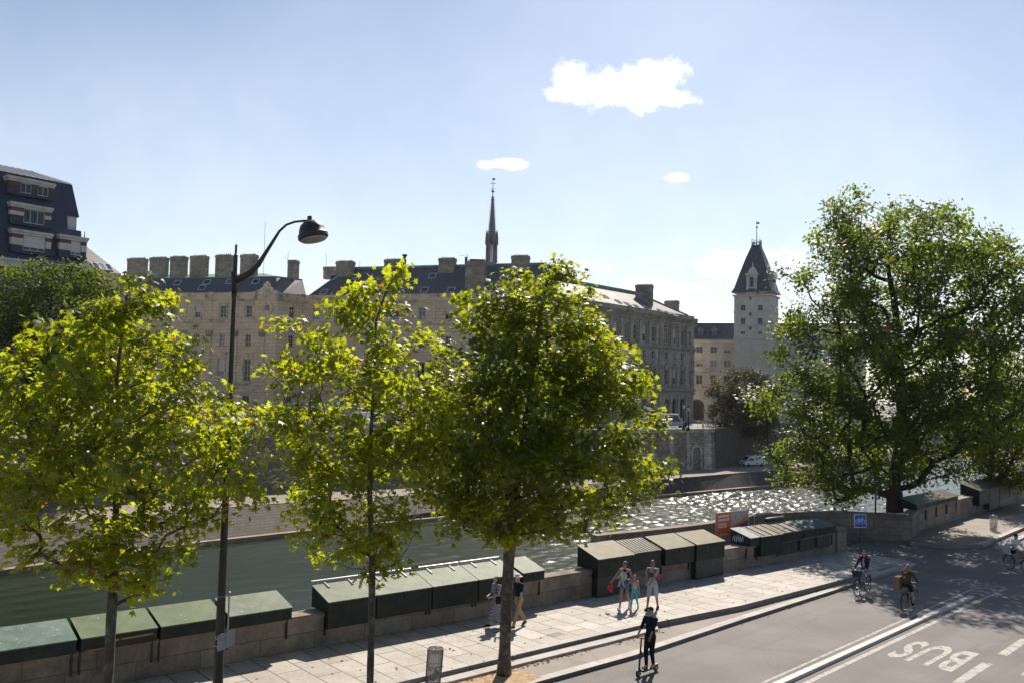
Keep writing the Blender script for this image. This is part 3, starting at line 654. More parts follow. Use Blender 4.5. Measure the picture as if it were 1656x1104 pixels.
def skylight(parent, P, U, up, w=1.0, h=1.2):
    """roof window lying on a slope: U along the eave, up along the slope"""
    U = U.normalized(); up = up.normalized(); n = U.cross(up)
    if n.z < 0: n = -n
    o = Vector(P) + n * .05; b = MB(); f = .12
    b.box(o - U * w / 2, U * w, up * f, n * .12); b.box(o - U * w / 2 + up * (h - f), U * w, up * f, n * .12)
    b.box(o - U * w / 2 + up * f, U * f, up * (h - 2 * f), n * .12); b.box(o + U * (w / 2 - f) + up * f, U * f, up * (h - 2 * f), n * .12)
    s_ = b.build('skylight', M['skyl'], parent); g = MB(); a = o - U * (w / 2 - f) + up * f + n * .06
    g.quad(a, a + U * (w - 2 * f), a + U * (w - 2 * f) + up * (h - 2 * f), a + up * (h - 2 * f)); g.build('pane', M['skyg'], s_); return s_
ZI = 1.95
# --- west wing with the corner pavilion --------------------------------------------------------
C1 = Vector((-44.8, 170, 0)); nA = outward(LD_); nB = outward(BD)
wing = thing('palace_wing', (-60, 172, ZI), 'limestone palace wing with a row of tall slab chimneys and a round corner medallion', 'building')
LW = 46.0; P0 = C1 - LD_ * LW
fa = Facade(P0, LD_, LW, ZI, 25, nA)
zc = fa.z(440, 481.5); zbal = fa.z(440, 473); zs1 = fa.z(440, 517.5); zs1b = fa.z(440, 531.5); zlo = fa.z(440, 620); zband = fa.z(440, 632)
fa.z1 = zc
z1a, z1b = fa.z(400, 513.5), fa.z(400, 494); z2a, z2b = fa.z(396, 559), fa.z(396, 540); z3a, z3b = fa.z(395, 616), fa.z(395, 580.5); z4a, z4b = fa.z(389, 651), fa.z(389, 639)
pitch = (fa.u(399) - fa.u(357)); uc0 = fa.u(399)
cols = [uc0 - pitch * k for k in range(9)]
for k, uc in enumerate(cols):
    fa.hole(uc, 1.25, z1a, z1b); fa.hole(uc, 1.15, z2a, z2b); fa.hole(uc, 1.45, z3a, z3b); fa.hole(uc, 1.4, z4a, z4b)
fr_ = Facade(C1, BD, 6.4, ZI, zc, nB)
um = fr_.u(469)
for za, zb, w_ in ((z1a, z1b, 1.2), (z2a, z2b, 1.15), (z3a, z3b, 1.4), (z4a, z4b, 1.3)): fr_.hole(um, w_, za, zb)
mb = MB(); fa.wall(mb); fr_.wall(mb)
P2 = C1 + BD * 6.4
mb.quad(V3(P0, ZI), V3(P0 - nA * 20, ZI), V3(P0 - nA * 20, zc), V3(P0, zc))
mb.build('wall', M['stoneA'], wing)
tr = MB()
for f_, a, b in ((fa, 0, fa.L + .3), (fr_, .02, fr_.L)):
    f_.bar(tr, a, b, zc - .62, zc - .3, .28); f_.bar(tr, a, b, zc - .3, zc, .6); f_.bar(tr, a, b, zs1 - .35, zs1 + .1, .4); f_.bar(tr, a, b, zs1 - .6, zs1 - .35, .2)
    f_.bar(tr, a, b, zs1b - .2, zs1b, .15); f_.bar(tr, a, b, zlo - .35, zlo, .28); f_.bar(tr, a, b, zband - .2, zband + .25, .4)
    f_.bar(tr, a, b, z1a - .45, z1a - .28, .14); f_.bar(tr, a, b, ZI, ZI + 1.0, .2)
tr.build('cornice', M['trim'], wing)
bl_ = MB()
for f_, a, b in ((fa, 0, fa.L + .45), (fr_, 0, fr_.L)):
    f_.bar(bl_, a, b, zc, zc + .3, .45); f_.bar(bl_, a, b, zbal - .2, zbal, .42)
    f_.bar(bl_, a, b, zc + .3, zbal - .2, .3)
    for k in range(int((b - a) / 4.7)): f_.bar(bl_, b - 1 - k * 4.7, b - .1 - k * 4.7, zc + .3, zbal + .12, .48)
bl_.build('balustrade', M['trim'], wing)
for k, uc in enumerate(cols[:7]):
    pl = MB()
    for f_ in (fa,):
        f_.bar(pl, uc - 1.05, uc - .82, z1a - .3, z1b + .5, .1); f_.bar(pl, uc + .82, uc + 1.05, z1a - .3, z1b + .5, .1); f_.bar(pl, uc - 1.05, uc + 1.05, z1b + .5, z1b + .8, .14)
        pl.build('window_surround', M['trim'], wing); pl = MB()
        f_.bar(pl, uc - 1.0, uc - .8, z3a, z3b + .55, .12); f_.bar(pl, uc + .8, uc + 1.0, z3a, z3b + .55, .12)
        f_.bar(pl, uc - 1.35, uc + 1.35, z3b + 1.05, z3b + 1.3, .5); f_.bar(pl, uc - 1.1, uc + 1.1, z3b + .55, z3b + 1.05, .15)
        pl.build('window_hood', M['trim'], wing); pl = MB()
        f_.bar(pl, uc - 1.1, uc + 1.1, z3a - .3, z3a - .12, .25); pl.build('window_sill', M['trim'], wing); pl = MB(); f_.bar(pl, uc - .85, uc + .85, z2a - .22, z2a - .08, .18)
    pl.build('window_sill', M['trim'], wing)
for k, uc in enumerate(cols[:7]):
    up_ = uc - pitch / 2 if k else None
    for q in ([uc - pitch / 2] + ([uc + pitch / 2 + .25] if k == 0 else [])):
        p_ = MB(); fa.bar(p_, q - .5, q + .5, zlo, zs1b - 1.6, .22); o_ = p_.build('pilaster', M['stoneA'], wing)
        c_ = MB(); zt = zs1b - .3
        for i in range(5): fa.bar(c_, q - .5 - .1 * i * .5, q + .5 + .1 * i * .5, zt - 1.25 + i * .22, zt - 1.25 + i * .22 + .2, .26 + .07 * i)
        for sx_ in (-.45, 0, .45): c_.ball(fa.at(q + sx_, zt - .75, .38), (.2, .2, .35), 8)
        c_.build('capital', M['trimB'], o_)
        s_ = MB(); fa.bar(s_, q - .45, q + .45, zs1 + .1, zc - .62, .1); s_.build('upper_pilaster', M['stoneA'], wing)
# medallion and carved crest at the corner
um_ = fa.u(428.5); zm = fa.z(428.5, 498)
md = MB()
rot = lambda r, a, o: fa.at(um_ + r * math.cos(a), zm + r * math.sin(a), o)
for r0, r1, o in ((.95, 1.3, .22), (.55, .95, .12)):
    for i in range(24):
        a, b = 2 * math.pi * i / 24, 2 * math.pi * (i + 1) / 24
        pts = [rot(r0, a, o), rot(r0, b, o), rot(r1, b, o), rot(r1, a, o)]; md.prism([p - nA * (o + .05) for p in pts], pts)
md.build('medallion', M['trim'], wing); md = MB(); md.ball(fa.at(um_, zm, .05), (.5, .3, .5), 12); md.ball(fa.at(um_, zm + .12, .3), (.24, .24, .32), 10); md.ball(fa.at(um_, zm - .3, .22), (.36, .2, .22), 10)
md.build('portrait_bust', M['trimB'], wing)
cr = MB(); u0 = fa.u(428)
for i, (du, dz, r) in enumerate(((0, .9, .75), (-.9, .45, .5), (.9, .45, .5), (-1.6, .2, .35), (1.6, .2, .35), (0, 1.75, .35), (-.5, 1.35, .3), (.5, 1.35, .3), (-2.1, .1, .25), (2.1, .1, .25))):
    cr.ball(fa.at(u0 + du, zbal + dz, .2), (r, .3, r), 10)
fa.bar(cr, u0 - 2.3, u0 + 2.3, zbal - .1, zbal + .25, .4); cr.build('carved_crest', M['trim'], wing)
for k, uc in enumerate(cols[:8]):
    fa.win(wing, uc, z1a, 1.25, z1b - z1a, 2, 3, None, k % 3 == 2); fa.win(wing, uc, z2a, 1.15, z2b - z2a, 2, 3); fa.win(wing, uc, z3a, 1.45, z3b - z3a, 2, 4, None, k == 1); fa.win(wing, uc, z4a, 1.4, z4b - z4a, 2, 2, M['wframeD'])
for za, zb, w_ in ((z1a, z1b, 1.2), (z2a, z2b, 1.15), (z3a, z3b, 1.4), (z4a, z4b, 1.3)): fr_.win(wing, um, za, w_, zb - za, 2, 3)
# roof of the wing: steep slate, shallow copper
zr0 = zc + .3; zbr = D(437, 447, 173)[2]; ztop = D(430, 439, 177)[2]
i1 = 3.2; ipk = 8.5
e0 = P0; e1 = C1; b0 = P0 - nA * i1; b1 = C1 - nA * i1 - LD_ * 2.2; e2 = P2 + nB * 0; b2 = P2 - nB * 2.6 - LD_ * .3
r0, r1 = P0 - nA * ipk, C1 - nA * ipk - LD_ * 8; r2 = P2 + BD * 6 - nB * 8 - LD_ * 3
rf = MB(); rf.quad(V3(e0, zr0), V3(e1, zr0), V3(b1, zbr), V3(b0, zbr)); rf.build('roof', M['slate'], wing)
rf = MB(); rf.quad(V3(e1, zr0), V3(e2 + BD * .5, zr0), V3(b2 + BD * 1.5, zbr), V3(b1, zbr)); rside = rf.build('side_roof', M['slateB'], wing)
rf = MB(); rf.quad(V3(b0, zbr), V3(b1, zbr), V3(r1, ztop), V3(r0, ztop)); rf.poly([V3(b1, zbr), V3(b2 + BD * 1.5, zbr), V3(r2, ztop - .3), V3(r1, ztop)])
rf.box(V3(b0 + nA * .06, zbr - .08), b1 - b0, -nA * .4, (0, 0, .2)); rf.box(V3(b1, zbr - .08), (b2 - b1) + BD * 1.5, -nB * .4, (0, 0, .2))
rf.build('copper_roof', M['copper'], wing)
upA = (b0 - e0 + Vector((0, 0, zbr - zr0)))
for px, py in ((285, 462), (333, 461), (370, 460), (412, 460), (325, 470)):
    nrm = LD_.cross(upA).normalized(); q = onplane(px, py, V3(e0, zr0), nrm); skylight(wing, q, LD_, upA, 1.5, 1.35)
for x0, x1, yt in ((206, 240, 419), (242, 274, 417.5), (275, 305, 416), (307, 339, 415), (348, 379, 413.5), (388, 419, 413)):
    a, b = onplane(x0, yt, P0 - nA * 4.6, nA), onplane(x1, yt, P0 - nA * 4.6, nA); c = (a + b) / 2
    slab_chimney(wing, (c.x, c.y), LD_, (b - a).length - 1.15, 1.2, zbr - .4, a.z, M['chimney'])
a, b = D(467, 420.5, 176.5), D(480, 420.5, 176.5); slab_chimney(wing, ((a.x + b.x) / 2, 177.3), LD_, 1.5, 1.6, zr0 + .8, a.z, M['chimney'], False)
a = D(429, 359, 178); mb = MB(); mb.tube([V3(a, zbr), a], .035, 5); mb.build('aerial', M['iron'], wing)
a = D(466, 407, 178); mb = MB(); mb.tube([V3(a, zbr), a], .035, 5); mb.tube([a + Vector((-.45, 0, -.8)), a + Vector((-.45, 0, -1.5)), a + Vector((0, 0, -1.6))], .03, 5); mb.build('aerial', M['iron'], wing)
# --- middle wing ------------------------------------------------------------------------------
CX = Vector((8.0, 160.0, 0)); nM = outward((CX - P2).normalized()); MD_ = (CX - P2).normalized()
mid = thing('palace_wing', (-15, 168, ZI), 'middle palace wing with steep dark slate roof and many skylights behind the plane trees', 'building')
fm_ = Facade(P2, MD_, (CX - P2).length, ZI, zc, nM)
colsM = [fm_.u(680 + 43 * k) for k in range(-4, 5)]
colsM = [c for c in colsM if 1.5 < c < fm_.L - 1.5]
for uc in colsM:
    for za, zb, w_ in ((z1a, z1b, 1.4), (z2a, z2b, 1.2), (z3a, z3b, 1.5), (z4a - 1.2, z4b, 1.6)): fm_.hole(uc, w_, za, zb)
mb = MB(); fm_.wall(mb); mb.build('wall', M['stoneA'], mid)
tr = MB(); a, b = .1, fm_.L + .3
fm_.bar(tr, a, b, zc - .62, zc - .3, .28); fm_.bar(tr, a, b, zc - .3, zc, .6); fm_.bar(tr, a, b, zs1 - .35, zs1 + .1, .4); fm_.bar(tr, a, b, zs1b - .2, zs1b, .15); fm_.bar(tr, a, b, zlo - .35, zlo, .28); fm_.bar(tr, a, b, zband - .2, zband + .25, .4)
tr.build('cornice', M['trim'], mid)
tr = MB(); fm_.bar(tr, a, b, zc, zc + .3, .45); fm_.bar(tr, a, b, zc + .3, zbal - .2, .3); fm_.bar(tr, a, b, zbal - .2, zbal, .42); tr.build('balustrade', M['trim'], mid)
for k, uc in enumerate(colsM):
    fm_.win(mid, uc, z1a, 1.4, z1b - z1a, 2, 3, None, k % 4 == 1); fm_.win(mid, uc, z2a, 1.2, z2b - z2a, 2, 3); fm_.win(mid, uc, z3a, 1.5, z3b - z3a, 2, 4); fm_.win(mid, uc, z4a - 1.2, 1.6, z4b - z4a + 1.2, 2, 3, M['wframeD'])
    s_ = MB(); q = uc + 2.3; fm_.bar(s_, q - .45, q + .45, zs1 + .1, zc - .62, .14); s_.build('pilaster', M['stoneA'], mid)
    s_ = MB(); q = uc + 2.3; fm_.bar(s_, q - .45, q + .45, zlo, zs1b - .2, .2); s_.build('pilaster', M['stoneA'], mid)
ztm = D(620, 437.5, 180)[2]; im = 6.0
e0 = P2; e1 = CX; b0 = P2 - nM * im + MD_ * 6.0; b1 = CX - nM * im - MD_ * 4
rf = MB(); rf.quad(V3(e0, zr0), V3(e1, zr0), V3(b1, ztm), V3(b0, ztm)); rf.poly([V3(e0, zr0), V3(b0, ztm), V3(P2 - nM * 11, zr0)]); rf.build('roof', M['slate'], mid)
rf = MB(); rf.box(V3(b0 + nM * .15, ztm - .1), b1 - b0, -nM * 6, (0, 0, .45)); rf.tube([V3(e0, zr0 + .05), V3(b0, ztm + .1)], .18, 6); rf.build('copper_ridge', M['copper'], mid)
upM = (CX - nM * im - CX) + Vector((0, 0, ztm - zr0)); nrm = MD_.cross(upM).normalized()
for px, py in ((537, 453), (576, 453), (656, 452), (698, 451), (522, 477), (564, 476), (646, 475), (685, 474), (728, 474), (610, 476), (760, 476)):
    q = onplane(px, py, V3(e0, zr0), nrm); skylight(mid, q, MD_, upM, 1.5, 1.5)
for x0, x1, yt, yb, Y, pt in ((544, 574, 423, 465, 178, 1), (622, 650, 420, 455, 181, 1), (710, 738, 418, 465, 172, 1), (753, 787, 423, 470, 167, 1), (524, 545, 432, 440, 186, 0)):
    a, b = D(x0, yt, Y), D(x1, yt, Y); zb = D(x0, yb, Y).z - 1.5; c = (a + b) / 2
    slab_chimney(mid, (c.x, c.y), MD_, (b - a).length - .3, 1.3, max(zb, zr0), a.z, M['chimney'], bool(pt))
# metal flue
a = D(654, 436, 180); top = D(654, 412, 180).z; mb = MB(); h_ = top - a.z
mb.lathe(a - Vector((0, 0, 1)), [(.75, 0), (.7, 1.9), (.35, 2.0), (.33, h_ * .6 + 1), (.6, h_ * .66 + 1), (.3, h_ * .72 + 1), (.28, h_ * .85 + 1), (.55, h_ * .9 + 1), (.5, h_ + 1)], 12); mb.build('metal_flue', M['iron'], mid)
for px, yt, Y in ((528, 411, 186), (582, 421, 186), (756, 411, 182)):
    a = D(px, yt, Y); mb = MB(); mb.tube([V3(a, ztm), a], .035, 5)
    if px == 756: mb.tube([a + Vector((-1.7, 0, -.3)), a + Vector((.3, 0, -.5))], .03, 5)
    mb.build('aerial', M['iron'], mid)
a = D(772, 425, 172); mb = MB(); mb.cbox(V3(a, a.z - 2), 2.6, 2, 2.3); mb.cbox(V3(a, a.z + .3), 3.0, 2.3, .2); mb.tube([a + Vector((-2.2, 0, -2)), a + Vector((-2.2, 0, 1.0))], .25, 8); mb.build('roof_vent', M['iron'], mid)
# --- river front ------------------------------------------------------------------------------
riv = thing('palace_wing', (25, 180, ZI), 'shaded limestone river front with pedimented windows, arched doors and pale slate roof receding right', 'building')
fb = Facade(CX, BD, 47.5, ZI, zc, nB); fb.L = fb.u(1121)
zcb = fb.z(1115, 518); fb.z1 = zcb
Z = lambda py: fb.z(1078, py)
w1a, w1b = Z(554.5), Z(531); w2a, w2b = Z(581), Z(568); w3a, w3b = Z(620.5), Z(597); w4a, w4b = Z(673), Z(644); zsb1 = Z(558.5); zsb2 = Z(627); zsb3 = Z(634)
pxs = [994.5, 1010.8, 1026, 1041, 1056, 1077.7, 1090.4, 1103]
colsB = [fb.u(p) for p in pxs]; stp_ = colsB[1] - colsB[0]
more = [colsB[0] - stp_ * k for k in range(1, 9)]
colsB = [c for c in more[::-1] if c > 1.5] + colsB
lastu = fb.u(1115.5)
for uc in colsB:
    fb.hole(uc, 1.5, w1a, w1b); fb.hole(uc, 1.3, w2a, w2b); fb.hole(uc, 1.5, w3a, w3b); fb.hole(uc, 1.9, ZI + .4, w4b)
fb.hole(lastu, 1.0, w1a, w1b); fb.hole(lastu, 1.0, w3a, w3b)
mb = MB(); fb.wall(mb, .4); e1 = CX + BD * fb.L
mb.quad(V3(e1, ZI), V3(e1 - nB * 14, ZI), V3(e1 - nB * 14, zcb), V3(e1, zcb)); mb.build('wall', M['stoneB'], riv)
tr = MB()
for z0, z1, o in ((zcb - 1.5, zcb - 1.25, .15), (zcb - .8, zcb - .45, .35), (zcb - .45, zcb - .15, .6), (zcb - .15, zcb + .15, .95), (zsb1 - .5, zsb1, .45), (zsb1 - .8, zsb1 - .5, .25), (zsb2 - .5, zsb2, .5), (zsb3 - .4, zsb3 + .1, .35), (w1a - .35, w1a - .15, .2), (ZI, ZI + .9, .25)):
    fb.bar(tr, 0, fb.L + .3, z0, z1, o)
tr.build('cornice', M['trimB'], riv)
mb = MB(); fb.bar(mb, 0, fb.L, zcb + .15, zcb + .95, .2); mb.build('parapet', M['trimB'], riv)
edges = [(colsB[i] + colsB[i + 1]) / 2 for i in range(len(colsB) - 1)] + [(colsB[-1] + lastu) / 2]
for q in edges:
    s_ = MB(); fb.bar(s_, q - .38, q + .38, zsb1, zcb - 1.5, .38); fb.bar(s_, q - .5, q + .5, zcb - 2.0, zcb - 1.5, .46); fb.bar(s_, q - .48, q + .48, zsb1, zsb1 + .5, .44); s_.build('pilaster', M['stoneB'], riv)
    g = MB(); fb.bar(g, q - .4, q + .4, ZI + .9, zsb3 - .4, .3); g.build('pier', M['stoneB'], riv)
qn_ = [(colsB[-4] + colsB[-3]) / 2, fb.L - .5]
mb = MB()
for q in qn_:
    z = zsb3 + .2; k = 0
    while z < zsb1 - .9: fb.bar(mb, q - .55 - .12 * (k % 2), q + .55 + .12 * (k % 2), z, z + .46, .25); z += .5; k += 1
mb.build('quoins', M['trimB'], riv)
for i, uc in enumerate(colsB):
    pd = MB()
    fb.bar(pd, uc - 1.0, uc - .78, w3a, w3b + .4, .22); fb.bar(pd, uc + .78, uc + 1.0, w3a, w3b + .4, .22); fb.bar(pd, uc - 1.25, uc + 1.25, w3b + .4, w3b + .7, .45)
    b0_ = [fb.at(uc - 1.25, w3b + .7, .45), fb.at(uc + 1.25, w3b + .7, .45), fb.at(uc, w3b + 1.5, .45)]; pd.prism([p - nB * .5 for p in b0_], b0_)
    pd.build('pediment', M['trimB'], riv); pd = MB()
    fb.bar(pd, uc - 1.05, uc - .8, w1a, w1b + .3, .12); fb.bar(pd, uc + .8, uc + 1.05, w1a, w1b + .3, .12); fb.bar(pd, uc - 1.15, uc + 1.15, w1b + .3, w1b + .6, .22)
    pd.build('window_surround', M['trimB'], riv); pd = MB()
    fb.bar(pd, uc - 1.2, uc + 1.2, w3a - .4, w3a - .1, .35); pd.build('window_sill', M['trimB'], riv); pd = MB(); fb.bar(pd, uc - .85, uc + .85, w2a - .25, w2a - .08, .2); pd.build('window_sill', M['trimB'], riv); pd = MB()
    # arched heads of the ground floor
    for k in range(8):
        a0, a1 = math.pi * k / 8, math.pi * (k + 1) / 8; pts = [fb.at(uc + r * math.cos(a), w4b - .95 + r * math.sin(a), .16) for r, a in ((.95, a0), (.95, a1), (1.25, a1), (1.25, a0))]
        pd.prism([p - nB * .3 for p in pts], pts)
        c_ = [fb.at(uc + .97 * math.cos(a), w4b - .95 + .97 * math.sin(a), -.02) for a in (a0, a1)]; tp = [fb.at(uc + .97 * math.cos(a), w4b + .03, -.02) for a in (a1, a0)]
        q4 = c_ + tp; pd.prism([p - nB * .3 for p in q4], q4)
    pd.build('arch_surround', M['trimB'], riv)
for i, uc in enumerate(colsB):
    fb.win(riv, uc, w1a, 1.5, w1b - w1a, 2, 3, None, i % 3 == 1); fb.win(riv, uc, w2a, 1.3, w2b - w2a, 2, 2); fb.win(riv, uc, w3a, 1.5, w3b - w3a, 2, 4, None, i % 4 == 2); fb.win(riv, uc, ZI + .4, 1.9, w4b - ZI - .4, 2, 4, M['wframeD'], depth=.38)
fb.win(riv, lastu, w1a, 1.0, w1b - w1a); fb.win(riv, lastu, w3a, 1.0, w3b - w3a)
# roof
zrb = D(1000, 458.5, 176).z; zrr = D(1060, 477, 192).z
zt_ = (zrb + zrr) / 2; ib = 7.0; zr_ = zcb + .9
a0, a1 = CX, CX + BD * fb.u(1112); t0, t1 = CX - nB * ib + BD * 4.0, CX + BD * (fb.u(1112) - 9) - nB * ib
rf = MB(); rf.quad(V3(a0, zr_), V3(a1, zr_), V3(t1, zt_), V3(t0, zt_)); rf.poly([V3(a1, zr_), V3(a1 - nB * 14, zr_), V3(t1 - nB * 1, zt_), V3(t1, zt_)]); rf.build('roof', M['slateB'], riv)
rf = MB(); rf.poly([V3(a0, zr_), V3(t0, zt_), V3(CX - nB * 14 + BD * 2, zr_)]); rf.build('hip_roof', M['slate'], riv)
rf = MB(); rf.box(V3(t0 + nB * .2, zt_ - .15), t1 - t0, -nB * 3, (0, 0, .7)); rf.tube([V3(a0, zr_ + .1), V3(t0, zt_ + .2)], .16, 6); rf.tube([V3(a1, zr_ + .1), V3(t1, zt_ + .2)], .16, 6); rf.build('copper_ridge', M['copper'], riv)
upB = (-nB * ib) + Vector((0, 0, zt_ - zr_)); nrm = BD.cross(upB).normalized()
for px, py in ((983, 480), (1004, 488), (1019, 492), (1034, 496), (1050, 499), (1072, 503), (1083.5, 506), (1094, 509)):
    skylight(riv, onplane(px, py + 3, V3(a0, zr_), nrm), BD, upB, 1.3, 1.5)
for x0, x1, yt, yb, dq in ((1028, 1056, 461, 492, 4.0), (1075, 1098, 487, 510, 8.0), (828, 856, 414, 432, 9.0)):
    c = onplane((x0 + x1) / 2, (yt + yb) / 2, CX - nB * dq, nB); a = D(x0, yt, c.y); b = D(x1, yt, c.y)
    slab_chimney(riv, (c.x, c.y), MD_, (b - a).length - .2, 1.5, max(zr_, D(x0, yb, c.y).z - 1), a.z, M['chimney'])
# set-back end bay
eb_ = thing('annex_bay', V3(e1 - nB * 1.6 + BD * 1.5, ZI), 'narrow set back limestone bay at the right end of the river front', 'building')
f2 = Facade(e1 - nB * 1.6 + BD * .02, BD, 3.2, ZI, zcb - 1.0, nB); f2.hole(1.4, 1.0, w1a, w1b - .6); f2.hole(1.4, 1.0, w3a, w3b); mb = MB(); f2.wall(mb); e2_ = f2.at(3.2, 0)
mb.quad(V3(e2_, ZI), V3(e2_ - nB * 10, ZI), V3(e2_ - nB * 10, f2.z1), V3(e2_, f2.z1)); f2.bar(mb, 0, 3.4, f2.z1, f2.z1 + .4, .6); f2.bar(mb, 0, 3.4, zsb1 - .5, zsb1, .45); f2.bar(mb, 0, 3.3, zsb2 - .5, zsb2, .45)
mb.build('wall', M['stoneB'], eb_); f2.win(eb_, 1.4, w1a, 1.0, w1b - .6 - w1a); f2.win(eb_, 1.4, w3a, 1.0, w3b - w3a)
mb = MB(); mb.poly([f2.at(0, f2.z1 + .4, .4), f2.at(3.4, f2.z1 + .4, .4), f2.at(3.0, f2.z1 + 2.0, -4), f2.at(0, f2.z1 + 2.0, -4)]); mb.build('roof', M['slate'], eb_)
# --- cream wing and pointed tower -------------------------------------------------------------
M['cream'] = blocks('cream_limestone', (.72, .655, .55), (.42, .37, .3), AD, 1.2, .5, .9, .06, .012, stain=(.42, .36, .29), stain_amt=.4, bump=.2, sc2=.2)
M['creamtrim'] = mat('cream_trim', (.70, .61, .49), .9, .1, .8, dirt=(.4, .34, .28), dscale=.4)
cw_ = thing('cream_building', (44, 205, ZI), 'cream stone building with dark slate roof and two small dormers left of the pointed tower', 'building')
pA_ = D(1113, 600, 209); AD2 = Vector((.975, -.22, 0)).normalized(); nA2 = outward(AD2)
fc_ = Facade((pA_.x, pA_.y), AD2, 38, ZI, 24, nA2)
zc3 = fc_.z(1160, 550); fc_.z1 = zc3
c3 = [fc_.u(p) for p in (1131, 1154, 1176, 1200, 1225, 1262, 1290, 1318, 1346)]
rows3 = [(fc_.z(1154, 570.5), fc_.z(1154, 560)), (fc_.z(1154, 593), fc_.z(1154, 582)), (fc_.z(1154, 621), fc_.z(1154, 606))]
for i, uc in enumerate(c3):
    for za, zb in rows3: fc_.hole(uc, 1.5, za, zb)
ua = fc_.u(1128); fc_.hole(ua, 3.2, ZI, fc_.z(1128, 645)); fc_.hole(fc_.u(1152), 1.8, ZI + 1, fc_.z(1128, 655))
mb = MB(); fc_.wall(mb, .35); mb.quad(fc_.at(38, ZI), fc_.at(38, ZI, -15), fc_.at(38, zc3, -15), fc_.at(38, zc3)); mb.build('wall', M['cream'], cw_)
tr = MB(); fc_.bar(tr, 0, 38, zc3 - .5, zc3, .6); fc_.bar(tr, 0, 38, fc_.z(1154, 576) - .15, fc_.z(1154, 576) + .15, .12); fc_.bar(tr, 0, 38, fc_.z(1154, 628) - .3, fc_.z(1154, 628) + .3, .35); fc_.bar(tr, 0, 38, fc_.z(1154, 600), fc_.z(1154, 600) + .25, .15)
fc_.bar(tr, c3[0] - 2.6, c3[0] + 2.3, fc_.z(1131, 600) - .1, fc_.z(1131, 600) + .9, .9)
for uc in c3:
    for za, zb in rows3: fc_.bar(tr, uc - 1.0, uc + 1.0, za - .3, za - .1, .15); fc_.bar(tr, uc - 1.0, uc - .8, za - .1, zb + .1, .06); fc_.bar(tr, uc + .8, uc + 1.0, za - .1, zb + .1, .06)
tr.build('cornice', M['creamtrim'], cw_)
mb = MB(); fc_.bar(mb, ua - 1.6, ua + 1.6, ZI, fc_.z(1128, 645), -.9, 1.2)
for k in range(8):
    a0, a1 = math.pi * k / 8, math.pi * (k + 1) / 8; q4 = [fc_.at(ua + 1.62 * math.cos(a), fc_.z(1128, 645) - 1.6 + 1.62 * math.sin(a), -.03) for a in (a0, a1)] + [fc_.at(ua + 1.62 * math.cos(a), fc_.z(1128, 645) + .02, -.03) for a in (a1, a0)]
    mb.prism([p - nA2 * .3 for p in q4], q4)
mb.m = [0] * 6 + [1] * (len(mb.m) - 6); mb.build('archway', [M['doordark'], M['cream']], cw_)
for i, uc in enumerate(c3):
    for j, (za, zb) in enumerate(rows3): fc_.win(cw_, uc, za, 1.5, zb - za, 2, 2, None, (i + 2 * j) % 5 == 2)
fc_.win(cw_, fc_.u(1152), ZI + 1, 1.8, fc_.z(1128, 655) - ZI - 1, 2, 3, M['wframeD'])
zt3 = fc_.z(1160, 526) + .8
mb = MB(); mb.quad(fc_.at(0, zc3, .3), fc_.at(38, zc3, .3), fc_.at(38, zt3, -3.2), fc_.at(0, zt3, -3.2)); mb.build('roof', M['slate'], cw_)
mb = MB(); mb.quad(fc_.at(0, zt3, -3.2), fc_.at(38, zt3, -3.2), fc_.at(38, zt3 + .9, -9), fc_.at(0, zt3 + .9, -9)); fc_.bar(mb, 0, 38, zc3, zc3 + .35, .45); mb.build('zinc_roof', M['lead'], cw_)
mb = MB(); fc_.bar(mb, -.5, 2.0, zt3, zt3 + 1.0, -4, 6); mb.build('chimney', M['chimney'], cw_)
for px in (1133, 1155.5):
    u_, z_ = fc_.uz(px, 544, -.8); mb = MB(); fc_.bar(mb, u_ - .6, u_ + .6, z_, z_ + 1.35, -.6, 2.4); b0_ = [fc_.at(u_ - .95, z_ + 1.35, -.4), fc_.at(u_ + .95, z_ + 1.35, -.4), fc_.at(u_, z_ + 2.3, -.4)]; mb.prism([p - nA2 * 2.4 for p in b0_], b0_)
    d_ = mb.build('dormer', M['lead'], cw_); mb = MB(); mb.quad(fc_.at(u_ - .4, z_ + .2, -.58), fc_.at(u_ + .4, z_ + .2, -.58), fc_.at(u_ + .4, z_ + 1.15, -.58), fc_.at(u_ - .4, z_ + 1.15, -.58)); mb.build('pane', M['glass'], d_)
tw = thing('pointed_tower', (50, 200, ZI), 'tall cream stone tower with steep flared slate roof and iron crest behind the cream building', 'tower')
YT = 203.0
tl, tm, trt = D(1187, 520, YT), D(1243, 520, YT - 1.8), D(1257, 520, YT + 2.5)
TA = Vector((math.sin(R_(119)), math.cos(R_(119)), 0)); WT = 8.1; TBd = Vector((-TA.y, TA.x, 0))
ft_ = Facade((tl.x, tl.y), TA, WT, ZI, 30, -TBd); zte = ft_.z(1215, 476.5); ft_.z1 = zte
ft2 = Facade((tl + TA * WT)[:2], TBd, WT, ZI, zte, TA)
tw_rows = [(1201, 502.5, 493.5), (1229, 502.5, 493.5), (1201, 524.5, 514.5), (1229, 524.5, 514.5), (1201, 540, 536), (1229, 540, 536)]
for px, a, b in tw_rows: ft_.hole(ft_.u(px), 1.05, ft_.z(px, a), ft_.z(px, b))
for py in (482.5, 508, 530.5): ft_.hole(ft_.u(1213), .6, ft_.z(1213, py + 3), ft_.z(1213, py - 2.5))
for q in (2.8, 6.4):
    for a, b in ((502.5, 493.5), (524.5, 514.5)): ft2.hole(q, .9, ft_.z(1229, a), ft_.z(1229, b))
mb = MB(); ft_.wall(mb, .3); ft2.wall(mb, .3)
f3 = Facade((tl.x, tl.y), TBd, WT, ZI, zte, -TA); f3.wall(mb); mb.build('wall', M['cream'], tw)
tr = MB()
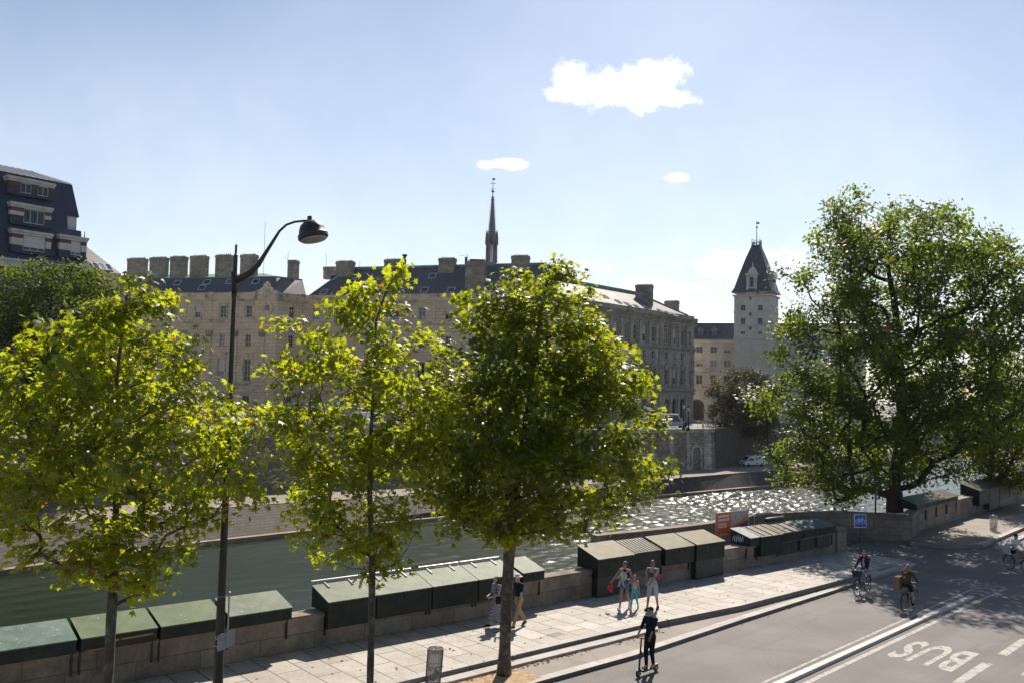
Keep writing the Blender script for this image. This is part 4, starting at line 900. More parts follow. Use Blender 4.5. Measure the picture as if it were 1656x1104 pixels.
for f_ in (ft_, ft2):
    for py, o, t_h in ((505, .12, .2), (527, .12, .2), (548, .2, .4)): z_ = ft_.z(1215, py); f_.bar(tr, -.1, WT + .1, z_, z_ + t_h, o)
    f_.bar(tr, -.3, WT + .3, zte - .35, zte, .35)
tr.build('string_course', M['creamtrim'], tw)
for px, a, b in tw_rows: ft_.win(tw, ft_.u(px), ft_.z(px, a), 1.05, ft_.z(px, b) - ft_.z(px, a), 2, 2, M['wframeD'])
for py in (482.5, 508, 530.5): ft_.win(tw, ft_.u(1213), ft_.z(1213, py + 3), .6, ft_.z(1213, py - 2.5) - ft_.z(1213, py + 3), 1, 1, M['wframeD'])
cT = tl + TA * WT / 2 + TBd * WT / 2
prof = [(1.14, 477.5), (1.0, 470), (.85, 455), (.70, 440), (.48, 420), (.27, 404), (.24, 401), (.24, 400)]
mb = MB()
ring = lambda k, z: [V3(cT + TA * sx_ * WT / 2 * k + TBd * sy_ * WT / 2 * k, z) for sx_, sy_ in ((-1, -1), (1, -1), (1, 1), (-1, 1))]
zz = [(k, D(1220, y, YT + 4).z) for k, y in prof]
for (k0, z0), (k1_, z1) in zip(zz[:-1], zz[1:]):
    a, b = ring(k0, z0), ring(k1_, z1)
    for i in range(4): mb.quad(a[i], a[(i + 1) % 4], b[(i + 1) % 4], b[i])
mb.poly(ring(*zz[-1])); mb.poly(ring(zz[0][0], zz[0][1])[::-1]); mb.build('roof', M['slate'], tw)
mb = MB(); zt = zz[-1][1]; rg = ring(.22, zt); 
for i in range(4):
    a, b = rg[i], rg[(i + 1) % 4]
    for t in (0, .33, .66): p = a.lerp(b, t); mb.tube([p, p + Vector((0, 0, 1.3 if t == 0 else .8))], .07, 5)
    mb.tube([a + Vector((0, 0, .55)), b + Vector((0, 0, .55))], .06, 5); mb.tube([a + Vector((0, 0, 1.3)), b + Vector((0, 0, .5))], .05, 5)
pz = D(1226, 363, YT + 4).z; mb.tube([V3(cT, zt), V3(cT, pz)], [.12, .05], 6); mb.ball(V3(cT, pz - 1.2), .25, 8); mb.ball(V3(cT + Vector((.25, 0, 0)), pz - .2), (.45, .06, .25), 8); mb.tube([V3(cT, pz - .1), V3(cT, pz + .4)], .05, 5)
mb.build('iron_crest', M['iron'], tw)
dm = MB(); du = ft_.u(1215); zd0, zd1 = ft_.z(1215, 476), ft_.z(1215, 445)
ft_.bar(dm, du - 1.15, du + 1.15, zd0, zd1, .15, 2.6); ft_.bar(dm, du - 1.4, du + 1.4, zd1, zd1 + .4, .4, 2.8); dm.lathe(ft_.at(du, zd1 + .4, -.9), [(1.1, 0), (1.0, .6), (.6, 1.2), (.2, 1.5), (.12, 2.2), (.02, 2.8)], 10)
for sg in (-1, 1): ft_.bar(dm, du + sg * .95 - .2, du + sg * .95 + .2, zd0, zd1, .3, .2)
d_ = dm.build('dormer', M['creamtrim'], tw); dm = MB(); ft_.bar(dm, du - .4, du + .4, zd0 + 1.6, zd1 - .5, .165, 0); dm.build('window', M['glass'], d_)
dm = MB(); ft2.bar(dm, WT / 2 - 1, WT / 2 + 1, zd0, zd1 - .2, .1, 2.4); ft2.bar(dm, WT / 2 - 1.3, WT / 2 + 1.3, zd1 - .2, zd1 + .2, .4, 2.6); dm.ball(ft2.at(WT / 2, zd1 + .7, -.6), (.8, .8, .7), 8); dm.build('dormer', M['creamtrim'], tw)
dm = MB()
for u_ in (.9,): f3.bar(dm, WT / 2 - .9, WT / 2 + .9, zd0 + 1.2, zd1 - .8, -.2, 1.6); f3.bar(dm, WT / 2 - 1.2, WT / 2 + 1.2, zd1 - .8, zd1 - .4, .1, 1.8)
dm.build('dormer', M['creamtrim'], tw)
# pale church tower glimpsed through the poplar
ch = thing('church_tower', (225, 600, 0), 'pale square church tower glimpsed through the leaves of the big right tree', 'tower')
a, b = D(1366, 560, 600), D(1393, 560, 600); zt = D(1380, 486, 600).z; wq = (b - a).length
mb = MB(); c = (a + b) / 2; mb.cbox(V3(c, 0), wq, wq, zt, .2)
for sx_ in (-1, 1): mb.cbox(V3(c + Vector((sx_ * wq * .42, -wq * .5, 0)), 0), wq * .18, wq * .2, zt + .8, .2)
mb.cbox(V3(c, zt), wq * 1.06, wq * 1.06, 1.2, .2); mb.build('shaft', M['creamtrim'], ch)
mb = MB(); mb.cbox(V3(c + Vector((.2 * wq * .5, -wq * .53, 0)) + Vector((-wq * .2, 0, 0)), zt - 16), wq * .2, .4, 13, .2); mb.cbox(V3(c + Vector((.3 * wq, -wq * .46, 0)), zt - 16), wq * .2, .4, 13, .2); mb.build('belfry_opening', M['doordark'], ch)
# --- spire ------------------------------------------------------------------------------------
YS = 275.0; sp_ = thing('church_spire', D(793, 600, YS), 'thin grey gothic openwork spire topped with a cross rising behind the palace roof', 'spire')
M['leadsp'] = mat('spire_lead', (.15, .15, .165), .6, .25, .5, dirt=(.06, .055, .06), dscale=.4)
cS = D(793, 500, YS); mpp = YS / F; Zs = lambda y: D(793, y, YS).z
mb = MB(); Rb = 9.5 * mpp; R1_ = 6.3 * mpp
def octa(r, z, n=8, ph=.39): return [V3(cS + Vector((r * math.cos(2 * math.pi * k / n + ph), r * math.sin(2 * math.pi * k / n + ph), 0)), z) for k in range(n)]
zA, zB, zC, zD_, zE = Zs(425), Zs(404), Zs(396), Zs(384), Zs(318)
a = octa(Rb * .88, Zs(470)); b = octa(Rb * .88, zA)
for i in range(8): mb.quad(a[i], a[(i + 1) % 8], b[(i + 1) % 8], b[i])
mb.poly(b)
for z0, z1, r0_, r1_ in ((zA, zC + 1.5, Rb * .9, Rb * .82),):
    a = octa(r0_, z0); b = octa(r1_, z1)
    for i in range(8):
        mb.tube([a[i], b[i]], .38, 6); m0 = (a[i] + a[(i + 1) % 8]) / 2; m1 = (b[i] + b[(i + 1) % 8]) / 2
        mb.tube([m0, m1], .14, 5); mb.tube([b[i] - Vector((0, 0, 1.6)), m1 - Vector((0, 0, .5))], .16, 5); mb.tube([b[(i + 1) % 8] - Vector((0, 0, 1.6)), m1 - Vector((0, 0, .5))], .16, 5)
a = octa(Rb * .95, zC + .8); b = octa(Rb * .95, zC + 2.0); mb.prism(a, b)
mb.build('lantern', M['leadsp'], sp_)
mb = MB(); a = octa(R1_ * 1.08, zC + 1.5); b = octa(R1_, zD_ + .5); mb.prism(a, b); c = octa(.28, zE); mb.prism(b, c)
for i in range(8):
    for k in range(16): p = b[i].lerp(c[i], (k + .5) / 16); o = (p - V3(cS, p.z)).normalized(); mb.box(p - Vector((.09, .09, .1)), (.18, 0, 0), (0, .18, 0), o * .3 + Vector((0, 0, .28)))
mb.build('steeple', M['leadsp'], sp_)
mb = MB()
for p in octa(Rb * .98, zC): mb.lathe(p, [(.42, 0), (.36, 2.0), (.4, 2.1), (.04, 4.6)], 6)
for p in octa(Rb * .72, zD_ - 1.2, 8, 0): mb.lathe(p, [(.3, -1.0), (.26, 1.4), (.03, 3.4)], 6)
mb.build('pinnacles', M['leadsp'], sp_)
mb = MB(); zt = Zs(290); mb.tube([V3(cS, zE - .5), V3(cS, zt)], [.16, .06], 6); mb.lathe(V3(cS, zE - 1.4), [(.3, 0), (.75, .3), (.3, .6)], 8); mb.lathe(V3(cS, Zs(312)), [(.15, 0), (.6, .5), (.15, .9)], 8)
for dz, l in ((Zs(297), .9), (Zs(306), .6)): mb.tube([V3(cS - Vector((l, 0, 0)), dz), V3(cS + Vector((l, 0, 0)), dz)], .08, 5); mb.tube([V3(cS - Vector((0, l, 0)), dz), V3(cS + Vector((0, l, 0)), dz)], .08, 5)
mb.ball(V3(cS + Vector((.2, 0, 0)), zt), (.5, .1, .35), 8); mb.build('cross', M['iron'], sp_)
# --- tall slate fronted house at the left ---------------------------------------------------------
M['navy'] = blocks('navy_slate', (.030, .041, .086), (.016, .021, .045), BD, .3, .2, .55, .25, .02, stain=(.03, .038, .062), stain_amt=.5, bump=.2, sc2=.4)
M['brick'] = blocks('red_brick', (.22, .07, .045), (.16, .11, .09), BD, .24, .08, .9, .25, .012, stain=(.12, .045, .035), bump=.2)
M['whitest'] = mat('white_stone_trim', (.62, .58, .52), .8, .08, 2, dirt=(.45, .42, .38), dscale=1)
M['rubble'] = blocks('rubble_stone', (.33, .28, .22), (.2, .17, .14), BD, .7, .4, .95, .3, .04, stain=(.2, .17, .14), bump=.6)
ho = thing('slate_house', (-58, 112, ZI), 'tall navy slate fronted house with white framed dormers at the far left edge', 'building')
HX = Vector((-52.4, 109.6, 0)); HB = Vector((.60, .80, 0)).normalized(); nH = outward(HB)
fh = Facade(HX - HB * 26, HB, 26, ZI, 30, nH)
zeL = lambda px, py, o=0: fh.uz(px, py, o)
ze = fh.z(110, 428)   # eave
u_e = fh.u(141); u_a = fh.u(127); u_b = fh.u(102); u_c0 = fh.u(122); u_c1 = fh.u(113)
z368 = fh.z(100, 368); z347 = fh.z(110, 347); zt_h = fh.z(108, 293)
mb = MB()
wallz = ze - .3
mb.prism([fh.at(0, ZI), fh.at(u_e - .4, ZI), fh.at(u_e - .4, ZI, -14), fh.at(0, ZI, -14)], [fh.at(0, wallz), fh.at(u_e - .4, wallz), fh.at(u_e - .4, wallz, -14), fh.at(0, wallz, -14)]); mb.build('wall', M['rubble'], ho)
mb = MB(); fh.bar(mb, 0, fh.u(50), wallz - 1.75, wallz - .85, .08); mb.build('brick_band', M['brick'], ho)
mb = MB(); fh.bar(mb, 0, u_e - .2, wallz - .85, wallz - .1, .3); fh.bar(mb, 0, u_e, wallz - .1, wallz + .15, .6); mb.build('cornice', M['whitest'], ho)
mb = MB()
def blockp(u1, z0, u2, z1, o0, o1): mb.prism([fh.at(0, z0, o0), fh.at(u1, z0, o0), fh.at(u1, z0, -13), fh.at(0, z0, -13)], [fh.at(0, z1, o1), fh.at(u2, z1, o1), fh.at(u2, z1, -12), fh.at(0, z1, -12)])
za0 = wallz + .15
blockp(u_e, za0, fh.u(126), za0 + 1.1, .55, -.1); blockp(fh.u(126), za0 + 1.1, fh.u(124), z368, -.1, -.5); blockp(u_b, z368, u_b, z347, -.5, -.8); blockp(u_c0, z347, u_c1, zt_h, -.8, -1.6)
mb.build('slate_front', M['navy'], ho)
mb = MB(); mb.prism([fh.at(0, zt_h, -1.5), fh.at(u_c1 + .1, zt_h, -1.5), fh.at(u_c1, zt_h, -12), fh.at(0, zt_h, -12)], [fh.at(0, zt_h + 1.9, -7), fh.at(u_c1 - 2.6, zt_h + 1.9, -7), fh.at(u_c1 - 2.6, zt_h + 1.9, -8), fh.at(0, zt_h + 1.9, -8)])
mb.build('zinc_roof', M['lead'], ho)
mb = MB()
for k in range(16): u_ = u_c1 - .3 - k * .75; mb.tube([fh.at(u_, zt_h + .06, -1.4), fh.at(min(u_, u_c1 - 2.6), zt_h + 1.95, -7)], .06, 5)
mb.build('roof_seams', M['skyl'], ho)
mb = MB(); mb.cbox(V3(fh.at(u_b + .7, 0, -1.8), z368), 1.2, 1.6, z347 - z368, fh.ang); mb.build('pier', M['whitest'], ho)
# dormers: lintel px range, y top; window px range and y range
M['navyj'] = mat('slate_hung_jamb', (.035, .042, .062), .6, .2, 2)
def dormer(x0, x1, ytop, wins, depth=.5, white=0.0, shut=False):
    u0_, z1_ = fh.uz(x0, ytop + (0), depth); u1_ = fh.u(x1, depth); zb_ = min(fh.z(wn[0], wn[3], depth) for wn in wins); ow = depth
    b = MB(); fh.bar(b, u0_, u1_, z1_ - .3, z1_, ow + .25, 2.2); fh.bar(b, u0_ + .1, u1_ - .1, z1_ - .55, z1_ - .32, ow + .12, 2.2)
    d_ = b.build('dormer', M['whitest'], ho); us = [(fh.u(wn[0], depth), fh.u(wn[1], depth)) for wn in wins]
    b = MB(); cuts = [u0_ + .15] + [x for p in us for x in p] + [u1_ - .15]
    b2 = MB(); b4 = MB()
    for i in range(0, len(cuts), 2):
        if cuts[i + 1] - cuts[i] > .05:
            fh.bar(b, cuts[i], cuts[i + 1], z1_ - 1.0, z1_ - .55, ow, 1.8); zq = z1_ - 1.0 - white; (fh.bar(b2, cuts[i], cuts[i + 1], zq, z1_ - 1.0, ow, 1.8) if white else None); fh.bar(b4, cuts[i], cuts[i + 1], zb_ - .3, zq, ow - .05, 1.75)
    b.build('brick_jamb', M['brick'], d_); (b2.build('stone_jamb', M['whitest'], d_) if b2.v else None); b4.build('slate_jamb', M['navyj'], d_)
    b3 = MB(); fh.bar(b3, u0_ + .1, u1_ - .1, zb_ - .35, zb_ - .1, ow + .08, 1.8); b3.build('sill', M['navyj'], d_)
    for (xa, xb, ya, yb), (ua_, ub_) in zip(wins, us):
        zw0, zw1 = fh.z(xa, yb, depth), min(fh.z(xa, ya, depth), z1_ - .55)
        o = put_window(ho, fh.at((ua_ + ub_) / 2, zw0, ow - .15), fh.ang, ub_ - ua_, zw1 - zw0, 2 if xb - xa < 25 else 3, 1)
        if shut:
            q = MB(); fh.bar(q, ua_ + .08, ub_ - .08, zw0 + .4, zw1 - .05, ow - .10, .0); q.build('shutter', M['blind'], ho)
dormer(11, 75, 283, [(19, 37, 291.5, 308.5), (47, 65, 296.5, 313.5)], -.5)
dormer(16, 73, 325.5, [(26, 61, 335, 358)], -.1, .45)
dormer(17, 75, 369, [(27, 64, 378, 403)], .3, .8, shut=True)
dormer(95, 133, 378.5, [(105, 122, 386, 411)], .3, .8, shut=True)
# pale sunlit hipped roof behind it
hr = thing('hipped_house', (-52, 128, ZI), 'house with pale sunlit hipped slate roof and finial behind the navy slate house', 'building')
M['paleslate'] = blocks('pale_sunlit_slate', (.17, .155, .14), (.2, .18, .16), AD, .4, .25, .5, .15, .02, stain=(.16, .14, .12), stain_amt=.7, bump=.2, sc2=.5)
pk = D(136, 396, 130); er = D(196, 443, 126); el = D(131, 450, 122)
mb = MB(); bk = er + Vector((-5.6, 12, 0)); mb.poly([pk, V3(el, er.z), V3(er, er.z)]); mb.poly([pk, V3(er, er.z), V3(bk, er.z)]); mb.poly([pk, V3(el - Vector((8, -2, 0)), er.z), V3(el, er.z)]); mb.build('roof', M['paleslate'], hr)
mb = MB(); e_off = er.z; pts = [V3(el - Vector((8, -2, 0)), 0), V3(el, 0), V3(er, 0), V3(bk, 0)]; mb.prism([V3(p, ZI) for p in pts], [V3(p, e_off) for p in pts]); mb.build('wall', M['stoneA'], hr)
mb = MB(); mb.lathe(pk - Vector((0, 0, .3)), [(.35, 0), (.3, .5), (.12, .7), (.25, 1.0), (.07, 1.3), (.05, 2.2)], 8); mb.build('finial', M['iron'], hr)
upv = (pk - (el + er) / 2); upv = Vector((upv.x, upv.y, pk.z - er.z)); eU = Vector((er.x - el.x, er.y - el.y, 0)); nrm = (V3(er, er.z) - V3(el, er.z)).cross(pk - V3(el, er.z)).normalized()
for px, py in ((158, 437), (168, 438), (179, 439)): skylight(hr, onplane(px, py, pk, nrm), eU, upv, .9, 2.2)
# ------------------------------------------------------------------ trees
M['bark'] = mat('plane_bark', (.085, .065, .048), .9, .3, 7, .7, 25, dirt=(.20, .175, .135), dscale=5)
M['barkdark'] = mat('dark_bark', (.045, .036, .028), .95, .3, 4, .8, 14)
M['leafA'] = leafmat('plane_leaf', (.038, .062, .009), (.57, .63, .014), .006, .42, .54)
M['leafB'] = leafmat('dense_plane_leaf', (.032, .054, .009), (.48, .55, .014), .006, .42, .50)
M['leafC'] = leafmat('poplar_leaf', (.036, .055, .014), (.28, .37, .024), .004, .45, .45, .3)
M['leafD'] = leafmat('evergreen_leaf', (.034, .054, .013), (.23, .31, .02), .0, .55, .38, .2)
M['leafE'] = leafmat('olive_leaf', (.055, .052, .022), (.13, .12, .035), .008, .6, .35, .2)
M['leafF'] = leafmat('yellow_green_leaf', (.075, .090, .018), (.36, .39, .03), .006, .5, .45, .25)
PLANE = [(-90, .34), (-50, .5), (-14, .74), (12, .40), (38, .92), (64, .44), (90, 1.05), (116, .44), (142, .92), (168, .40), (194, .74), (230, .5)]
PL2 = np.array([[0, 0]] + [[r * math.cos(R_(a)), r * math.sin(R_(a))] for a, r in PLANE])
PTRI = [(0, 1 + i, 1 + (i + 1) % 12) for i in range(12)]
RH2 = np.array([[0, -.55], [.42, -.05], [0, .62], [-.42, -.05]]); RTRI = [(0, 1, 2), (0, 2, 3)]
OV2 = np.array([[0, -.6], [.34, -.25], [.4, .1], [0, .65], [-.4, .1], [-.34, -.25]]); OTRI = [(0, 1, 2), (0, 2, 3), (0, 3, 4), (0, 4, 5)]
def leaf_mesh(name, pts, nrm, size, shape, tris, m, parent, rs):
    n = len(pts); k = len(shape)
    nrm = nrm / np.linalg.norm(nrm, axis=1, keepdims=True)
    az = rs.uniform(0, 2 * math.pi, n); tip = np.stack([np.cos(az), np.sin(az), rs.normal(-.5, .35, n)], 1)
    tip -= nrm * (tip * nrm).sum(1, keepdims=True); tip /= np.linalg.norm(tip, axis=1, keepdims=True) + 1e-9
    sd = np.cross(tip, nrm)
    sz = size * rs.uniform(.65, 1.2, n)
    fold = rs.uniform(.05, .45, n)
    X = shape[None, :, 0, None] * sd[:, None, :]; Y = shape[None, :, 1, None] * tip[:, None, :]
    Zf = (-np.abs(shape[:, 0])[None, :, None] * fold[:, None, None] - (np.maximum(shape[:, 1], 0) ** 2)[None, :, None] * .18) * nrm[:, None, :]
    V = (pts[:, None, :] + sz[:, None, None] * (X + Y + Zf)).reshape(-1, 3)
    off = OFF[parent.name]; V = V - np.array(off[:])
    Fc = (np.array(tris)[None] + (np.arange(n) * k)[:, None, None]).reshape(-1, 3)
    me = bpy.data.meshes.new(name); me.vertices.add(len(V)); me.vertices.foreach_set('co', V.ravel().astype(np.float32))
    me.loops.add(Fc.size); me.loops.foreach_set('vertex_index', Fc.ravel().astype(np.int32)); me.polygons.add(len(Fc))
    me.polygons.foreach_set('loop_start', np.arange(0, Fc.size, 3, dtype=np.int32)); me.polygons.foreach_set('loop_total', np.full(len(Fc), 3, np.int32))
    me.update(); me.materials.append(m)
    o = bpy.data.objects.new(name, me); COL.objects.link(o); o.parent = parent; OFF[o.name] = off; return o
def tree(name, label, trunk, outline, Y, nclump, per, lsize, m, shape='plane', rc=.5, dk=.75, bark=None, r0=.13, seed=1, group=None, bias=.45, gaps=.0, flatz=.7, up=.9, cat='tree', lat=.35, forks=None, sprays=.07, tight=.5):
    """trunk: list of points; outline: (py, x left, x right) of the crown in the survey photograph at distance Y"""
    rs = np.random.RandomState(seed); trunk = [Vector(p) for p in trunk]
    t = thing(name, trunk[0], label, cat, group)
    ol = []
    for py, xl, xr in outline:
        a, b = D(xl, py, Y), D(xr, py, Y); ol.append(((a.z + b.z) / 2, a.x, b.x))
    ol.sort(); zs = np.array([o[0] for o in ol]); xl = np.array([o[1] for o in ol]); xr = np.array([o[2] for o in ol])
    cl = []
    zz = np.linspace(zs[0], zs[-1], 200); wd = np.interp(zz, zs, xr) - np.interp(zz, zs, xl); pw = wd ** 1.35 + .02; pw /= pw.sum()
    yc_ = lambda z: np.interp(z, [p.z for p in trunk], [p.y for p in trunk])
    tries = 0; vox = {}
    while len(cl) < nclump and tries < nclump * 30:
        tries += 1
        z = rs.choice(zz, p=pw) + rs.normal(0, .05); L_, R__ = np.interp(z, zs, xl), np.interp(z, zs, xr)
        c, a = (L_ + R__) / 2, (R__ - L_) / 2; th = rs.uniform(0, 2 * math.pi); rho = rs.uniform(0, 1) ** bias
        spray = rs.uniform() < sprays
        if spray: rho = rs.uniform(1.0, 1.22); z += rs.uniform(-.1, .35) * rc
        x = c + max(a - rc * .30, .05) * rho * math.cos(th); y = yc_(z) + a * dk * rho * math.sin(th)
        if rs.uniform() < gaps:
            k = (int(math.floor(x / (rc * 2.2))), int(math.floor(y / (rc * 2.2))), int(math.floor(z / (rc * 2.2))))
            if (hash(k) ^ seed * 7919) % 100 < 45: continue
        if any((x - q[0]) ** 2 + (y - q[1]) ** 2 + (z - q[2]) ** 2 < (rc * .62) ** 2 for q in cl): 
            if rs.uniform() < .8: continue
        cl.append((x, y, z))
    # skeleton
    nodes = []; par = []; 
    for i, p in enumerate(trunk):
        if i == 0: nodes.append(p.copy()); par.append(-1); continue
        st = max(2, int((p - trunk[i - 1]).length / .35))
        for k in range(1, st + 1): nodes.append(trunk[i - 1].lerp(p, k / st)); par.append(len(nodes) - 2)
    ntr = len(nodes); tip_n = []
    ax = lambda z: Vector((np.interp(z, [p.z for p in trunk], [p.x for p in trunk]), yc_(z), z))
    order = sorted(cl, key=lambda q: (Vector(q) - ax(q[2])).length)
    first = zs[0] - .2
    for q in order:
        q = Vector(q); best = None; bc = 1e9; dq = (q - ax(q.z)).length
        P = np.array([n[:] for n in nodes]); dv = np.array(q[:]) - P; ds = np.linalg.norm(dv, axis=1)
        slope = dv[:, 2] / (ds + 1e-6); cost = ds * (1 + 1.6 * np.maximum(0, lat - slope) ** 1.0) + 30 * (P[:, 2] < min(first, q.z - .1) - .6)
        j = int(cost.argmin()); a = nodes[j]; L = (q - a).length; st = max(2, int(L / (.35 * max(1, rc)))); prev = j
        bow = Vector((rs.normal(0, .06), rs.normal(0, .06), -.10 * L if L > 1 else 0)) * 1.0
        for k in range(1, st + 1):
            tt = k / st; nodes.append(a.lerp(q, tt) + bow * math.sin(math.pi * tt) + Vector(rs.normal(0, .018 * rc * 2, 3))); par.append(prev); prev = len(nodes) - 1
        tip_n.append(prev)
    n = len(nodes); w_ = np.zeros(n)
    for i in tip_n: w_[i] += 1
    for i in range(n - 1, -1, -1):
        if par[i] >= 0: w_[par[i]] += w_[i]
    top = max(w_[0], 1); rad = np.maximum(r0 * (w_ / top) ** .46, .006 * max(1, rc))
    for i in range(ntr): rad[i] = max(rad[i], r0 * (1 - .75 * i / ntr) * .9)
    kids = [[] for _ in range(n)]
    for i, p in enumerate(par):
        if p >= 0: kids[p].append(i)
    mbt, mbb = MB(), MB()
    starts = [(0, -1)]
    while starts:
        i, p = starts.pop(); ch_ = [p, i] if p >= 0 else [i]; cur = i; istr = i < ntr and (p < 0)
        while kids[cur]:
            ks = sorted(kids[cur], key=lambda k: -w_[k])
            nx = next((k for k in ks if k < ntr), ks[0]) if cur < ntr else ks[0]
            for k in ks:
                if k != nx: starts.append((k, cur))
            ch_.append(nx); cur = nx
        if len(ch_) < 2: continue
        rr = [rad[k] for k in ch_]
        if p >= 0: rr[0] = rr[1]
        if istr:
            pts = [nodes[k] for k in ch_]; rr = [r * (1 + .35 * math.exp(-j * 1.2)) * (1 + .05 * math.sin(j * 2.1)) for j, r in enumerate(rr)]
            mbt.tube(pts, rr, 12)
        else: (mbb).tube([nodes[k] for k in ch_], rr, 5 if rr[0] < .05 * max(1, rc) else 7)
    tk = mbt.build('trunk', bark or M['bark'], t, True); 
    if mbb.v: mbb.build('limbs', bark or M['bark'], tk, True)
    # leaves
    P = []; NB_ = []
    for q in cl:
        k = int(per * rs.uniform(.55, 1.35)); g = rs.normal(0, tight, (k, 3)) * rc * np.array([1, 1, flatz]); P.append(np.array(q) + g); NB_.append(np.repeat(rs.normal(0, .5, (1, 3)), k, 0))
    P = np.concatenate(P); NB_ = np.concatenate(NB_); cen = np.array([np.interp(P[:, 2], zs, (xl + xr) / 2), yc_(P[:, 2]), P[:, 2]]).T
    outv = P - cen; outv /= np.linalg.norm(outv, axis=1, keepdims=True) + 1e-6
    nr = rs.normal(0, .45, P.shape) + NB_ + np.array([0, 0, up]) + outv * .35
    sh, tr_ = {'plane': (PL2, PTRI), 'rhomb': (RH2, RTRI), 'oval': (OV2, OTRI)}[shape]
    leaf_mesh('crown', P, nr, lsize, sh, tr_, m, t, rs)
    return t
def gd(x, y, z=0): return G(x, y, z)
g_ = 'young plane trees along the pavement'
T3b = G(815, 1090, ZS); T2b = T3b - T * 4.4 + Vector((.05, -.1, 0)); T1b = T3b - T * 10.4
def trunk_px(base, pts, Y): return [base] + [D(x, y, Y) for x, y in pts]
Y3, Y2, Y1 = T3b.y, 22.3, 18.3
b2 = D(600, 1104, Y2); b2 = Vector((b2.x - .02, Y2, ZS)); b1 = D(176, 1104, Y1); b1 = Vector((b1.x - .05, Y1, ZS))
tree('plane_tree', 'plane tree nearest the left edge whose trunk stands before the pale green box lids', trunk_px(b1, [(178, 1040), (181, 980), (186, 900), (188, 800), (186, 700), (190, 600), (200, 520), (207, 455)], Y1),
     [(425, 200, 216), (455, 165, 235), (490, 140, 300), (520, 90, 300), (560, 30, 325), (610, -60, 350), (660, -80, 405), (700, -90, 440), (750, -80, 440), (800, -60, 420), (840, -20, 350), (880, 10, 320), (925, 75, 300), (965, 130, 250)], Y1, 470, 31, .112, M['leafA'], 'plane', .36, .7, r0=.10, seed=3, group=g_, bias=.5, gaps=.8)
tree('plane_tree', 'thinnest and airiest plane tree standing just right of the street lamp', trunk_px(b2, [(601, 1000), (602, 900), (598, 800), (600, 700), (606, 600), (608, 520), (625, 470), (640, 445)], Y2),
     [(432, 625, 655), (455, 585, 665), (480, 535, 660), (520, 460, 690), (560, 445, 730), (600, 405, 745), (650, 405, 750), (700, 425, 750), (750, 440, 740), (790, 430, 720), (840, 440, 700), (885, 455, 680), (915, 500, 690), (935, 590, 640)], Y2, 300, 29, .122, M['leafA'], 'plane', .38, .7, r0=.085, seed=5, group=g_, bias=.6, gaps=.75)
tree('plane_tree', 'densest plane tree with thick leaning trunk in the sandy pit beside the walking couple', trunk_px(T3b, [(818, 1000), (823, 900), (830, 830), (838, 760), (850, 690), (862, 600), (875, 500), (890, 430)], Y3),
     [(405, 880, 910), (435, 855, 935), (470, 770, 975), (510, 735, 990), (550, 720, 1000), (600, 690, 1040), (650, 655, 1055), (700, 640, 1045), (750, 640, 1070), (790, 655, 1060), (820, 680, 1010), (845, 690, 985), (866, 740, 930)], Y3, 640, 44, .132, M['leafB'], 'plane', .44, .85, r0=.165, seed=8, group=g_, bias=.5, gaps=.85)
# the big poplar on the lower quay and its neighbours
b4 = Vector((D(1447, 830, 56.5).x, 56.5, -5.8)); Y4 = 56.5
tree('poplar_tree', 'huge spreading poplar with dark trunk rising behind the curved parapet', [b4, D(1447, 830, Y4), D(1446, 780, Y4), D(1460, 700, Y4), D(1455, 600, Y4), D(1448, 500, Y4), D(1430, 400, Y4)],
     [(312, 1378, 1392), (330, 1340, 1480), (352, 1330, 1545), (380, 1310, 1600), (420, 1285, 1650), (460, 1268, 1680), (510, 1272, 1700), (550, 1240, 1720), (600, 1228, 1710), (650, 1226, 1680), (700, 1230, 1620), (740, 1240, 1590), (765, 1250, 1560), (785, 1262, 1430), (812, 1285, 1375)], Y4, 760, 105, .225, M['leafC'], 'rhomb', 1.05, .85, M['barkdark'], r0=.5, seed=12, bias=.42, gaps=.95, flatz=.8, tight=.40, sprays=.03)
b5 = D(1600, 800, 70); b5.z = -5.8
tree('poplar_tree', 'bright yellow green tree at the right edge behind the dark book boxes', [b5, D(1600, 800, 70), D(1605, 700, 70), D(1610, 620, 70)],
     [(575, 1590, 1640), (610, 1560, 1680), (660, 1540, 1720), (710, 1535, 1740), (750, 1545, 1720), (785, 1560, 1650)], 70, 190, 110, .22, M['leafF'], 'rhomb', 1.1, .8, M['barkdark'], r0=.3, seed=14, bias=.5, gaps=.5)
b6 = D(60, 700, 92); b6.z = 1.95
tree('quay_tree', 'dark bushy tree across the river below the navy slate house at far left', [b6, D(65, 640, 92), D(75, 560, 92), D(85, 470, 92)],
     [(428, 60, 120), (445, 20, 170), (480, -20, 190), (530, -40, 200), (600, -60, 170), (650, -60, 160), (690, -40, 130)], 92, 300, 130, .30, M['leafD'], 'rhomb', 1.35, .8, M['barkdark'], r0=.35, seed=17, bias=.5, gaps=.2)
b6 = D(150, 700, 98); b6.z = 1.95
tree('quay_tree', 'smaller dark tree across the river left of the palace front', [b6, D(155, 620, 98), D(160, 500, 98)],
     [(440, 150, 175), (470, 120, 205), (540, 110, 225), (620, 110, 230), (690, 130, 210)], 98, 150, 110, .32, M['leafD'], 'rhomb', 1.3, .8, M['barkdark'], r0=.28, seed=18, bias=.5, gaps=.2)
b7 = D(1195, 690, 172); b7.z = 1.95
tree('quay_tree', 'olive brown rounded tree hanging over the dark wall above the white van', [b7, D(1196, 660, 172), D(1200, 620, 172)],
     [(592, 1180, 1215), (605, 1165, 1240), (630, 1148, 1262), (660, 1142, 1268), (690, 1150, 1265), (708, 1165, 1255)], 172, 170, 120, .36, M['leafE'], 'rhomb', 1.5, .8, M['barkdark'], r0=.3, seed=19, bias=.5, gaps=.2)
